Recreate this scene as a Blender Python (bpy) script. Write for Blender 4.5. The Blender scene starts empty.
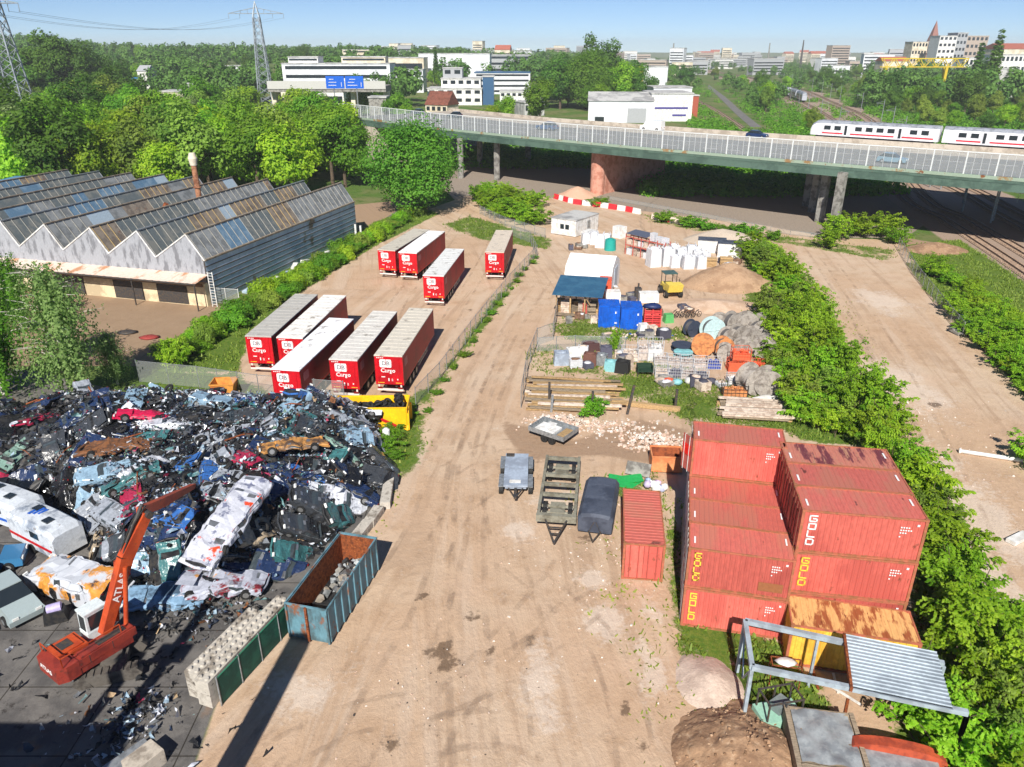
import bpy, math, random
import numpy as np
from mathutils import Vector, Matrix, Euler, noise as mnoise

random.seed(7); RS = np.random.RandomState(11)
SC = bpy.context.scene
COL = SC.collection
PI = math.pi; R = math.radians

# ------------------------------------------------------------------ camera
CH, CF, CP = 29.0, 750.0, R(23.97)
_c, _s = math.cos(CP), math.sin(CP)
def G(px, py, z=0.0):
    u = (px-512)/CF; v = (383.5-py)/CF
    t = (z-CH)/(-_s+v*_c)
    return Vector((u*t, (_c+v*_s)*t, z))
def GD(px, Y, z=0.0):
    """point at depth Y and height z seen in picture column px"""
    d = Y*_c-(z-CH)*_s
    return Vector(((px-512)/CF*d, Y, z))
cam_d = bpy.data.cameras.new('camera'); cam = bpy.data.objects.new('camera', cam_d); COL.objects.link(cam)
cam.location = (0, 0, CH); cam.rotation_euler = (PI/2-CP, 0, 0)
cam_d.sensor_width = 36; cam_d.lens = 36*CF/1024; cam_d.clip_end = 30000; cam_d.clip_start = .5
SC.camera = cam

# ------------------------------------------------------------------ tags
def tag(o, label=None, cat=None, group=None, kind=None):
    if label: o['label'] = label
    if cat: o['category'] = cat
    if group: o['group'] = group
    if kind: o['kind'] = kind
    return o
def thing(name, label, cat, loc=(0, 0, 0), rz=0, group=None, rx=0, ry=0):
    o = bpy.data.objects.new(name, None); COL.objects.link(o)
    o.empty_display_size = .2
    o.location = loc; o.rotation_euler = (rx, ry, rz)
    return tag(o, label, cat, group)
KIDS = {}
def link(o, parent=None):
    COL.objects.link(o)
    if parent is not None:
        o.parent = parent; KIDS.setdefault(parent.name, []).append(o)
    return o
def dup(root, loc, rz=0, label=None, group=None, scale=None, rot=None, color=None):
    r = root.copy(); link(r)
    r.location = loc; r.rotation_euler = rot if rot is not None else (0, 0, rz)
    if scale is not None: r.scale = scale if hasattr(scale, '__len__') else (scale,)*3
    if label: r['label'] = label
    if group: r['group'] = group
    if color: r.color = color
    for ch in KIDS.get(root.name, []):
        c = ch.copy(); link(c, r)
        if color: c.color = color
        for g in KIDS.get(ch.name, []):
            d = g.copy(); link(d, c)
            if color: d.color = color
    return r
def paint(root, color):
    root.color = color
    for ch in KIDS.get(root.name, []):
        ch.color = color
        for g in KIDS.get(ch.name, []): g.color = color

# ------------------------------------------------------------------ mesh builder
class MB:
    def __init__(s): s.v = []; s.f = []; s.m = []; s.sm = []
    def add(s, vs, fs, mi=0, smooth=False):
        b = len(s.v); s.v.extend(tuple(v) for v in vs)
        for f in fs:
            s.f.append(tuple(b+i for i in f)); s.m.append(mi); s.sm.append(smooth)
        return s
    def box(s, c, d, mi=0, rz=0, rx=0, ry=0, taper=1):
        x, y, z = d[0]/2, d[1]/2, d[2]/2
        t = taper
        vs = [(-x,-y,-z),(x,-y,-z),(x,y,-z),(-x,y,-z),(-x*t,-y*t,z),(x*t,-y*t,z),(x*t,y*t,z),(-x*t,y*t,z)]
        m = Euler((rx, ry, rz)).to_matrix(); c = Vector(c)
        s.add([m@Vector(v)+c for v in vs], [(0,3,2,1),(4,5,6,7),(0,1,5,4),(1,2,6,5),(2,3,7,6),(3,0,4,7)], mi)
        return s
    def bx(s, x0, x1, y0, y1, z0, z1, mi=0):
        return s.box(((x0+x1)/2, (y0+y1)/2, (z0+z1)/2), (x1-x0, y1-y0, z1-z0), mi)
    def bar(s, p, q, w, h=None, mi=0):
        p, q = Vector(p), Vector(q); h = h or w; d = (q-p)
        if d.length < 1e-6: return s
        d.normalize(); up = Vector((0,0,1)) if abs(d.z) < .95 else Vector((0,1,0))
        a = d.cross(up).normalized()*w/2; b = a.cross(d).normalized()*h/2
        vs = [p-a-b,p+a-b,p+a+b,p-a+b,q-a-b,q+a-b,q+a+b,q-a+b]
        s.add(vs, [(0,3,2,1),(4,5,6,7),(0,1,5,4),(1,2,6,5),(2,3,7,6),(3,0,4,7)], mi); return s
    def tube(s, pts, r, n=8, mi=0, smooth=True, caps=True):
        pts = [Vector(p) for p in pts]; rs = r if hasattr(r, '__len__') else [r]*len(pts)
        rings = []; a = None
        for i, p in enumerate(pts):
            d = (pts[min(i+1, len(pts)-1)]-pts[max(i-1, 0)]).normalized()
            if a is None:
                a = d.cross(Vector((0,0,1)) if abs(d.z) < .9 else Vector((0,1,0))).normalized()
            else: a = (a-d*a.dot(d)).normalized()
            b = d.cross(a)
            rings.append([p+(a*math.cos(2*PI*k/n)+b*math.sin(2*PI*k/n))*rs[i] for k in range(n)])
        vs = [v for r_ in rings for v in r_]; fs = []
        for i in range(len(pts)-1):
            for k in range(n):
                fs.append((i*n+k, i*n+(k+1)%n, (i+1)*n+(k+1)%n, (i+1)*n+k))
        s.add(vs, fs, mi, smooth)
        if caps:
            s.add(rings[0], [tuple(reversed(range(n)))], mi); s.add(rings[-1], [tuple(range(n))], mi)
        return s
    def cyl(s, p, q, r0, r1=None, n=16, mi=0, smooth=True):
        return s.tube([p, q], [r0, r0 if r1 is None else r1], n, mi, smooth)
    def prism(s, poly, z0, z1, mi=0, mtop=None):
        n = len(poly)
        a = sum(poly[i][0]*poly[(i+1)%n][1]-poly[(i+1)%n][0]*poly[i][1] for i in range(n))
        if a < 0: poly = poly[::-1]
        vs = [(x,y,z0) for x,y in poly]+[(x,y,z1) for x,y in poly]
        s.add(vs, [(i,(i+1)%n,n+(i+1)%n,n+i) for i in range(n)]+[tuple(reversed(range(n)))], mi)
        s.add(vs[n:], [tuple(range(n))], mi if mtop is None else mtop); return s
    def prism_y(s, poly, y0, y1, mi=0):
        """poly in x,z swept along y"""
        n = len(poly)
        vs = [(x,y0,z) for x,z in poly]+[(x,y1,z) for x,z in poly]
        s.add(vs, [(i,(i+1)%n,n+(i+1)%n,n+i) for i in range(n)]+[tuple(reversed(range(n))), tuple(range(n,2*n))], mi); return s
    def prism_x(s, poly, x0, x1, mi=0):
        n = len(poly)
        vs = [(x0,y,z) for y,z in poly]+[(x1,y,z) for y,z in poly]
        s.add(vs, [(i,(i+1)%n,n+(i+1)%n,n+i) for i in range(n)]+[tuple(reversed(range(n))), tuple(range(n,2*n))], mi); return s
    def quad(s, a, b, c, d, mi=0): return s.add([a,b,c,d], [(0,1,2,3)], mi)
    def ball(s, c, r, mi=0, n=8, jit=0, seed=0, smooth=True):
        r = r if hasattr(r, '__len__') else (r,r,r)
        vs = []; fs = []
        for i in range(n//2+1):
            th = PI*i/(n//2)
            for k in range(n):
                ph = 2*PI*k/n
                d = Vector((math.sin(th)*math.cos(ph), math.sin(th)*math.sin(ph), math.cos(th)))
                q = 1+(jit*mnoise.noise(d*1.7+Vector((seed*3.1,seed,0))) if jit else 0)
                vs.append((c[0]+d.x*r[0]*q, c[1]+d.y*r[1]*q, c[2]+d.z*r[2]*q))
        for i in range(n//2):
            for k in range(n): fs.append((i*n+k,(i+1)*n+k,(i+1)*n+(k+1)%n,i*n+(k+1)%n))
        s.add(vs, fs, mi, smooth); return s
    def xform(s, mat, start=0):
        for i in range(start, len(s.v)): s.v[i] = tuple(mat@Vector(s.v[i]))
        return s
    def mesh(s, name, mats):
        me = bpy.data.meshes.new(name); me.from_pydata(s.v, [], s.f)
        for m in (mats if isinstance(mats, (list, tuple)) else [mats]): me.materials.append(m)
        me.polygons.foreach_set('material_index', s.m); me.polygons.foreach_set('use_smooth', s.sm)
        me.update(); return me
    def build(s, name, mats, parent=None, loc=(0,0,0), rz=0, rot=None):
        o = bpy.data.objects.new(name, s.mesh(name, mats))
        o.location = loc; o.rotation_euler = rot if rot is not None else (0,0,rz)
        return link(o, parent)
def npmesh(name, V, F, mats, mi=None, smooth=False, attrs=None):
    """numpy quads/tris mesh"""
    me = bpy.data.meshes.new(name); n = F.shape[1]
    me.vertices.add(len(V)); me.vertices.foreach_set('co', V.astype(np.float32).ravel())
    me.loops.add(F.size); me.loops.foreach_set('vertex_index', F.astype(np.int32).ravel())
    me.polygons.add(len(F)); me.polygons.foreach_set('loop_start', np.arange(0, F.size, n, dtype=np.int32))
    me.polygons.foreach_set('loop_total', np.full(len(F), n, dtype=np.int32))
    for m in (mats if isinstance(mats, (list, tuple)) else [mats]): me.materials.append(m)
    if mi is not None: me.polygons.foreach_set('material_index', mi.astype(np.int32))
    me.polygons.foreach_set('use_smooth', np.full(len(F), smooth))
    for nm, (dom, typ, dat) in (attrs or {}).items():
        a = me.attributes.new(nm, typ, dom)
        a.data.foreach_set({'FLOAT':'value','FLOAT_COLOR':'color','FLOAT_VECTOR':'vector'}[typ], dat.astype(np.float32).ravel())
    me.update(calc_edges=True); me.validate(); return me
def obj(name, me, parent=None, loc=(0,0,0), rz=0, rot=None):
    o = bpy.data.objects.new(name, me); o.location = loc
    o.rotation_euler = rot if rot is not None else (0,0,rz)
    return link(o, parent)
def text_mesh(body, size, m, depth=.01):
    cu = bpy.data.curves.new('lettering', 'FONT'); cu.body = body; cu.size = size; cu.extrude = depth
    cu.align_x = 'CENTER'; cu.align_y = 'CENTER'; cu.resolution_u = 2; cu.offset = size*.018
    o = bpy.data.objects.new('lettering_source', cu); COL.objects.link(o)
    dg = bpy.context.evaluated_depsgraph_get(); dg.update()
    me = bpy.data.meshes.new_from_object(o.evaluated_get(dg)); me.name = 'lettering'
    bpy.data.objects.remove(o); bpy.data.curves.remove(cu)
    me.materials.clear(); me.materials.append(m); return me

# ------------------------------------------------------------------ materials
def S(r, g, b):
    f = lambda c: c/12.92 if c <= .04045 else ((c+.055)/1.055)**2.4
    return (f(r/255), f(g/255), f(b/255), 1)
class NT:
    def __init__(s, nt): s.nt = nt; s.n = nt.nodes; s.l = nt.links
    def new(s, t, **k):
        n = s.n.new(t)
        for a, b in k.items(): setattr(n, a, b)
        return n
    def put(s, sock, v):
        if isinstance(v, bpy.types.NodeSocket): s.l.new(v, sock)
        else: sock.default_value = v
    def noise(s, vec, scale, detail=4, rough=.55):
        n = s.new('ShaderNodeTexNoise'); s.put(n.inputs['Vector'], vec)
        n.inputs['Scale'].default_value = scale; n.inputs['Detail'].default_value = detail; n.inputs['Roughness'].default_value = rough
        return n.outputs['Fac']
    def ramp(s, v, a, b, lo=0., hi=1.):
        n = s.new('ShaderNodeMapRange', interpolation_type='SMOOTHSTEP')
        s.put(n.inputs[0], v); n.inputs[1].default_value = a; n.inputs[2].default_value = b
        n.inputs[3].default_value = lo; n.inputs[4].default_value = hi; return n.outputs[0]
    def mix(s, f, a, b, blend='MIX'):
        n = s.new('ShaderNodeMix', data_type='RGBA', blend_type=blend)
        s.put(n.inputs[0], f); s.put(n.inputs[6], a); s.put(n.inputs[7], b); return n.outputs[2]
    def math(s, op, a, b=0.):
        n = s.new('ShaderNodeMath', operation=op); s.put(n.inputs[0], a); s.put(n.inputs[1], b); return n.outputs[0]
    def scale(s, vec, sc):
        n = s.new('ShaderNodeMapping'); s.put(n.inputs['Vector'], vec); n.inputs['Scale'].default_value = sc; return n.outputs[0]
    def attr(s, name):
        return s.new('ShaderNodeAttribute', attribute_name=name)
MATS = {}
def mat(name, c, rough=.6, metal=0., spec=.4, c2=None, s2=3., t2=(.45,.6), c3=None, s3=8., t3=(.55,.65), bump=0., bs=15.,
        objcol=False, rnd=0., jit=.12, js=6., stretch=(1,1,1), wave=None, alpha=1., coat=0., emit=None):
    m = bpy.data.materials.new(name); m.use_nodes = True; t = NT(m.node_tree)
    b = t.n['Principled BSDF']; tc = t.new('ShaderNodeTexCoord').outputs['Object']
    vec = t.scale(tc, stretch)
    oi = t.new('ShaderNodeObjectInfo')
    off = t.new('ShaderNodeVectorMath', operation='ADD'); t.put(off.inputs[0], vec)
    mu = t.math('MULTIPLY', oi.outputs['Random'], 37.); t.put(off.inputs[1], mu); vec2 = off.outputs[0]
    col = oi.outputs['Color'] if objcol else c
    if jit:
        j = t.ramp(t.noise(vec2, js, 5), .25, .75, 1-jit, 1+jit)
        cc = t.new('ShaderNodeCombineColor'); [t.put(cc.inputs[i], j) for i in range(3)]
        col = t.mix(1., col, cc.outputs[0], 'MULTIPLY')
    if c2: col = t.mix(t.ramp(t.noise(vec2, s2, 6, .65), *t2), col, c2)
    if c3: col = t.mix(t.ramp(t.noise(vec2, s3, 6, .65), *t3), col, c3)
    if rnd:
        h = t.new('ShaderNodeHueSaturation'); t.put(h.inputs['Color'], col)
        t.put(h.inputs['Value'], t.ramp(oi.outputs['Random'], 0, 1, 1-rnd, 1+rnd)); col = h.outputs[0]
    t.put(b.inputs['Base Color'], col)
    b.inputs['Roughness'].default_value = rough; b.inputs['Metallic'].default_value = metal
    b.inputs['Specular IOR Level'].default_value = spec; b.inputs['Coat Weight'].default_value = coat
    b.inputs['Alpha'].default_value = alpha
    hgt = None
    if bump: hgt = t.math('MULTIPLY', t.noise(vec2, bs, 5), bump)
    if wave:
        w = t.new('ShaderNodeTexWave', wave_type='BANDS', bands_direction=wave[0]); t.put(w.inputs['Vector'], tc)
        w.inputs['Scale'].default_value = wave[1]; wv = t.math('MULTIPLY', w.outputs['Fac'], wave[2])
        hgt = wv if hgt is None else t.math('ADD', hgt, wv)
    if hgt is not None:
        bp = t.new('ShaderNodeBump'); t.put(bp.inputs['Height'], hgt); bp.inputs['Distance'].default_value = 1.
        bp.inputs['Strength'].default_value = 1.; t.put(b.inputs['Normal'], bp.outputs[0])
    if emit: b.inputs['Emission Color'].default_value = emit[0]; b.inputs['Emission Strength'].default_value = emit[1]
    MATS[name] = m; return m
def leafmat(name, ca, cb, cc=None, rough=.55, trans=.35):
    """foliage: colour spread per leaf (face attribute tint) and per plant"""
    m = bpy.data.materials.new(name); m.use_nodes = True; t = NT(m.node_tree); b = t.n['Principled BSDF']
    a = t.attr('tint').outputs['Fac']; col = t.mix(a, ca, cb)
    if cc:
        n = t.noise(t.new('ShaderNodeTexCoord').outputs['Object'], .35, 3)
        col = t.mix(t.ramp(n, .5, .68), col, cc)
    h = t.new('ShaderNodeHueSaturation'); t.put(h.inputs['Color'], col)
    rr = t.new('ShaderNodeObjectInfo').outputs['Random']
    t.put(h.inputs['Value'], t.ramp(rr, 0, 1, .8, 1.2))
    t.put(h.inputs['Hue'], t.ramp(t.math('FRACT', t.math('MULTIPLY', rr, 7.3)), 0, 1, .485, .515)); col = h.outputs[0]
    t.put(b.inputs['Base Color'], col); b.inputs['Roughness'].default_value = rough; b.inputs['Specular IOR Level'].default_value = .25
    tr = t.new('ShaderNodeBsdfTranslucent'); t.put(tr.inputs['Color'], col)
    mx = t.new('ShaderNodeMixShader'); mx.inputs[0].default_value = trans
    t.l.new(b.outputs[0], mx.inputs[1]); t.l.new(tr.outputs[0], mx.inputs[2])
    t.l.new(mx.outputs[0], t.n['Material Output'].inputs['Surface']); MATS[name] = m; return m

# ------------------------------------------------------------------ light
SUN_AZ, SUN_EL = R(187.5), R(40)           # compass angle from +Y, clockwise
w = bpy.data.worlds.new('World'); SC.world = w; w.use_nodes = True
t = NT(w.node_tree); sky = t.new('ShaderNodeTexSky', sky_type='NISHITA'); sky.sun_disc = False
sky.sun_elevation = SUN_EL; sky.sun_rotation = SUN_AZ; sky.air_density = .5; sky.dust_density = 0.; sky.ozone_density = 5.0; sky.altitude = 50
t.l.new(sky.outputs[0], t.n['Background'].inputs[0]); t.n['Background'].inputs[1].default_value = .059
sd = bpy.data.lights.new('sun', 'SUN'); sd.energy = 3.95; sd.angle = R(.5); sd.color = (1, .945, .86)
so = bpy.data.objects.new('sun', sd); COL.objects.link(so)
dv = Vector((math.sin(SUN_AZ)*math.cos(SUN_EL), math.cos(SUN_AZ)*math.cos(SUN_EL), math.sin(SUN_EL)))
so.rotation_euler = dv.to_track_quat('Z', 'Y').to_euler(); so.location = dv*100
vs = SC.view_settings; vs.view_transform = 'Standard'; vs.look = 'None'; vs.gamma = 1; vs.use_curve_mapping = False; vs.exposure = .74
SC.cycles.use_denoising = True; SC.cycles.max_bounces = 6; SC.cycles.diffuse_bounces = 4; SC.cycles.glossy_bounces = 2
SC.cycles.transparent_max_bounces = 16; SC.cycles.transmission_bounces = 4; SC.cycles.volume_bounces = 0
SC.cycles.use_adaptive_sampling = True; SC.cycles.adaptive_threshold = .02; SC.cycles.caustics_reflective = False; SC.cycles.caustics_refractive = False
# ================================================================== GROUND
def smooth(a, b, x):
    t = np.clip((x-a)/(b-a), 0, 1); return t*t*(3-2*t)
def hz(x, y):
    """terrain height: flat yard, wooded ridge far off at the left, gentle rise behind the line of blocks"""
    x = np.asarray(x, float); y = np.asarray(y, float)
    a = np.arctan2(x, np.maximum(y, 1))
    far = smooth(330, 900, y)
    h = far*(26*np.exp(-((a+.62)/.16)**2)+15*np.exp(-((a+.30)/.2)**2)+9*np.exp(-((a+.02)/.2)**2)+0*a)*smooth(.26, .10, a)
    return h*(1+.18*np.sin(x/130.)*np.cos(y/170.))
def sdist(P, poly):
    """signed distance to polygon, positive inside"""
    x, y = P[:,0], P[:,1]; n = len(poly); ins = np.zeros(len(P), bool); d = np.full(len(P), 1e9)
    for i in range(n):
        x0,y0 = poly[i]; x1,y1 = poly[(i+1)%n]
        if y0 != y1: ins ^= ((y0>y)!=(y1>y)) & (x < (x1-x0)*(y-y0)/(y1-y0)+x0)
        ex,ey = x1-x0,y1-y0; L = ex*ex+ey*ey+1e-9
        tt = np.clip(((x-x0)*ex+(y-y0)*ey)/L, 0, 1)
        d = np.minimum(d, (x-x0-tt*ex)**2+(y-y0-tt*ey)**2)
    d = np.sqrt(d); return np.where(ins, d, -d)
def pline(P, line):
    """distance, signed lateral offset and arc length to a polyline"""
    best = np.full(len(P), 1e9); lat = np.zeros(len(P)); s = np.zeros(len(P)); acc = 0.
    for i in range(len(line)-1):
        a = np.array(line[i][:2]); b = np.array(line[i+1][:2]); e = b-a; L = np.hypot(*e); e /= L
        q = P-a; al = np.clip(q@e, 0, L); dv_ = q-al[:,None]*e; d = np.hypot(dv_[:,0], dv_[:,1]); m = d < best
        best[m] = d[m]; lat[m] = (q[:,1]*e[0]-q[:,0]*e[1])[m]*-1; s[m] = acc+al[m]; acc += L
    return best, lat, s
def PX(L, z=0): return [tuple(G(a, b, z)[:2]) for a, b in L]

gx = list(np.arange(-80, 95.1, .5)); st = .5
while gx[-1] < 6500: st *= 1.17; gx.append(gx[-1]+st)
st = .5; lo = []
x_ = -80
while x_ > -6500: st *= 1.17; x_ -= st; lo.append(x_)
gx = np.array(lo[::-1]+gx)
gy = list(np.arange(6, 190.1, .5)); st = .5
while gy[-1] < 9000: st *= 1.13; gy.append(gy[-1]+st)
st = .5; lo = []; y_ = 6
while y_ > -300: st *= 1.3; y_ -= st; lo.append(y_)
gy = np.array(lo[::-1]+gy)
XX, YY = np.meshgrid(gx, gy); P2 = np.stack([XX.ravel(), YY.ravel()], 1)

YARD = PX([(150,900),(215,705),(330,560),(385,500),(395,440),(330,396),(235,398),(180,372),(172,340),(300,270),(375,222),(432,208),(455,200),(440,185),(480,170),(560,170),(640,196),(770,222),(830,238),(905,240),(945,262),(935,268),(905,262),(925,290),(960,325),(1030,400),(1150,520),(1300,900)])
CONC = PX([(-500,1000),(-300,420),(-60,372),(60,388),(150,394),(240,402),(330,398),(395,440),(385,500),(330,560),(215,705),(150,900),(100,1100)])
ASPH = [PX([(-200,440),(-60,360),(40,372),(125,392),(110,400),(20,420)]),
        PX([(225,335),(300,288),(375,240),(425,214),(405,205),(350,242),(255,297),(213,312)])]
COURT = PX([(-60,300),(95,285),(212,300),(228,312),(165,345),(150,366),(20,366),(-80,360)])
UNDER = PX([(380,150),(455,196),(540,196),(600,206),(770,226),(830,238),(905,238),(960,200),(900,172),(700,160),(560,150)])
GRASSP = [(PX([(150,345),(172,340),(300,270),(375,222),(420,206),(438,214),(375,246),(300,292),(250,330),(238,372),(160,372)]), 1.2),
          (PX([(150,366),(240,372),(275,396),(410,396),(440,372),(490,300),(536,255),(540,250),(530,262),(500,310),(470,350),(425,408),(430,450),(392,500),(385,500),(388,440),(330,408),(240,404),(150,398)]), .8),
          (PX([(676,500),(690,606),(745,622),(790,640),(840,720),(805,767),(740,740),(742,715),(690,690),(672,640),(664,520)]), .8),
          (PX([(596,476),(660,470),(668,505),(664,580),(655,590),(640,510),(600,492)]), .6),
          (PX([(556,318),(640,322),(690,330),(690,345),(640,340),(590,345),(550,335)]), .62),
          (PX([(625,372),(700,378),(770,388),(800,410),(805,440),(780,432),(690,424),(640,400),(540,392)]), .66),
          (PX([(525,345),(600,345),(700,362),(700,376),(620,382),(528,372)]), .5),
          (PX([(745,240),(770,240),(825,300),(870,400),(930,480),(945,560),(1000,680),(1060,767),(1000,860),(880,800),(900,680),(915,560),(880,450),(800,440),(745,330)]), 1.0),
          (PX([(905,245),(960,240),(1100,330),(1150,430),(1030,390),(960,325),(925,290)]), 1.0),
          (PX([(470,215),(555,240),(550,250),(480,240),(440,225)]), .7),
          (PX([(640,214),(700,220),(780,235),(900,250),(890,262),(790,245),(700,232),(650,222)]), .6)]
BROWN = [PX([(352,205),(405,200),(432,207),(415,214),(372,240),(357,236)]), PX([(905,238),(960,246),(950,258),(918,262)]), PX([(500,420),(575,440),(640,420),(690,430),(690,470),(600,455),(520,460)])]
TRK_A = [(1150,345),(1024,262),(960,222),(905,186),(868,122),(830,103),(793,88),(740,76),(700,70)]
TRK_B = [(1150,290),(1024,222),(965,190),(920,172),(832,122),(808,107),(783,96),(735,80),(700,73)]
BALL = [G(*p)[:2] for p in TRK_A], [G(*p)[:2] for p in TRK_B]
ROADC = [G(*p)[:2] for p in [(520,1000),(470,767),(455,600),(462,480),(500,380),(545,290),(510,240),(450,206)]]
ROADR = [G(*p)[:2] for p in [(1150,900),(985,600),(905,420),(835,300),(790,244)]]

sand = smooth(-.8, .8, sdist(P2, YARD)); conc = smooth(-.5, .5, sdist(P2, CONC))
asph = np.zeros(len(P2)); grass = np.zeros(len(P2)); brown = np.zeros(len(P2))
for p in ASPH: asph = np.maximum(asph, smooth(-.4, .4, sdist(P2, p)))
court = smooth(-.6, .6, sdist(P2, COURT))
under = smooth(-1., 1., sdist(P2, UNDER))
for p, ww in GRASSP: grass = np.maximum(grass, ww*smooth(-1.3, 1.3, sdist(P2, p)))
for p in BROWN: brown = np.maximum(brown, smooth(-1.5, 1.5, sdist(P2, p)))
ball = np.zeros(len(P2))
for L in BALL: ball = np.maximum(ball, 1-smooth(5.5, 9.5, pline(P2, L)[0]))
ROADB = [G(*p)[:2] for p in [(60,1000),(150,860),(250,740),(335,640),(400,560),(440,490),(470,430)]]
d1, l1, s1 = pline(P2, ROADC); d3, l3, s3_ = pline(P2, ROADB); m3 = smooth(1.5, -6, d3-d1+1); lA = l1*(1-m3)+l3*m3; sA = s1*(1-m3)+s3_*m3; d2, l2, s2 = pline(P2, ROADR)
useA = d1 < d2; lat = np.where(useA, lA, l2+100); arc = np.where(useA, sA, s2+500); dr = np.minimum(d1, d2)
near = (np.abs(XX.ravel()) < 95) & (YY.ravel() > 6) & (YY.ravel() < 190)
Z = hz(P2[:,0], P2[:,1])
idx = np.where(near)[0]
nz = np.array([mnoise.noise(Vector((P2[i,0]*.35, P2[i,1]*.35, 0)))*.035+mnoise.noise(Vector((P2[i,0]*1.3, P2[i,1]*1.3, 5)))*.018 for i in idx])
Z[idx] += nz*sand[idx]*(1-conc[idx])
rut = -.05*np.exp(-((np.abs(l1-.4)-1.05)/.25)**2)-.04*np.exp(-((np.abs(l1+2.2)-1.)/.3)**2)
Z += rut*(d1 < 6)*sand
nX, nY = len(gx), len(gy)
ii = (np.arange(nY-1)[:,None]*nX+np.arange(nX-1)[None,:]).ravel()
F = np.stack([ii, ii+1, ii+nX+1, ii+nX], 1)
pale = np.zeros(len(P2)); stain = np.zeros(len(P2))
for px, py, r_ in ((432,652,.75),(447,663,.7),(474,617,.65),(491,648,.5),(425,593,.4),(446,646,.6),(415,597,.4),(502,547,.4),(388,745,.5),(463,740,.35),(530,640,.4),(625,708,.5),(640,745,.6),(585,540,.6),(700,600,.5),(880,420,.8),(935,405,.9),(770,250,.9),(470,310,.6),(450,350,.6)):
    c_ = G(px,py); stain = np.maximum(stain, np.exp(-(((P2[:,0]-c_.x)/(r_*.7))**2+((P2[:,1]-c_.y)/(r_*.8))**2)))
for px, py, r_, s_ in ((590,578,1.1,1.),(650,612,.9,1.6),(520,530,1.3,1.),(648,660,.7,4.),(600,620,1.5,1.),(560,500,2.,.7),(640,560,1.2,1.5),(900,385,3.,2.5),(960,500,3.,3.),(985,590,2.5,3.),(415,450,1.,2.5),(880,300,3.,2.),(300,690,1.6,1.),(540,690,1.,3.)):
    c_ = G(px,py); pale = np.maximum(pale, np.exp(-(((P2[:,0]-c_.x)/r_)**2+((P2[:,1]-c_.y)/(r_*s_))**2)))
Z3 = np.stack([stain, pale, np.zeros(len(P2)), np.zeros(len(P2))], 1)
Z1 = np.stack([sand, conc, asph, grass], 1); Z2 = np.stack([ball, under, brown, court], 1)
tuv = np.stack([lat, arc, np.zeros_like(lat)], 1)

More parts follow.
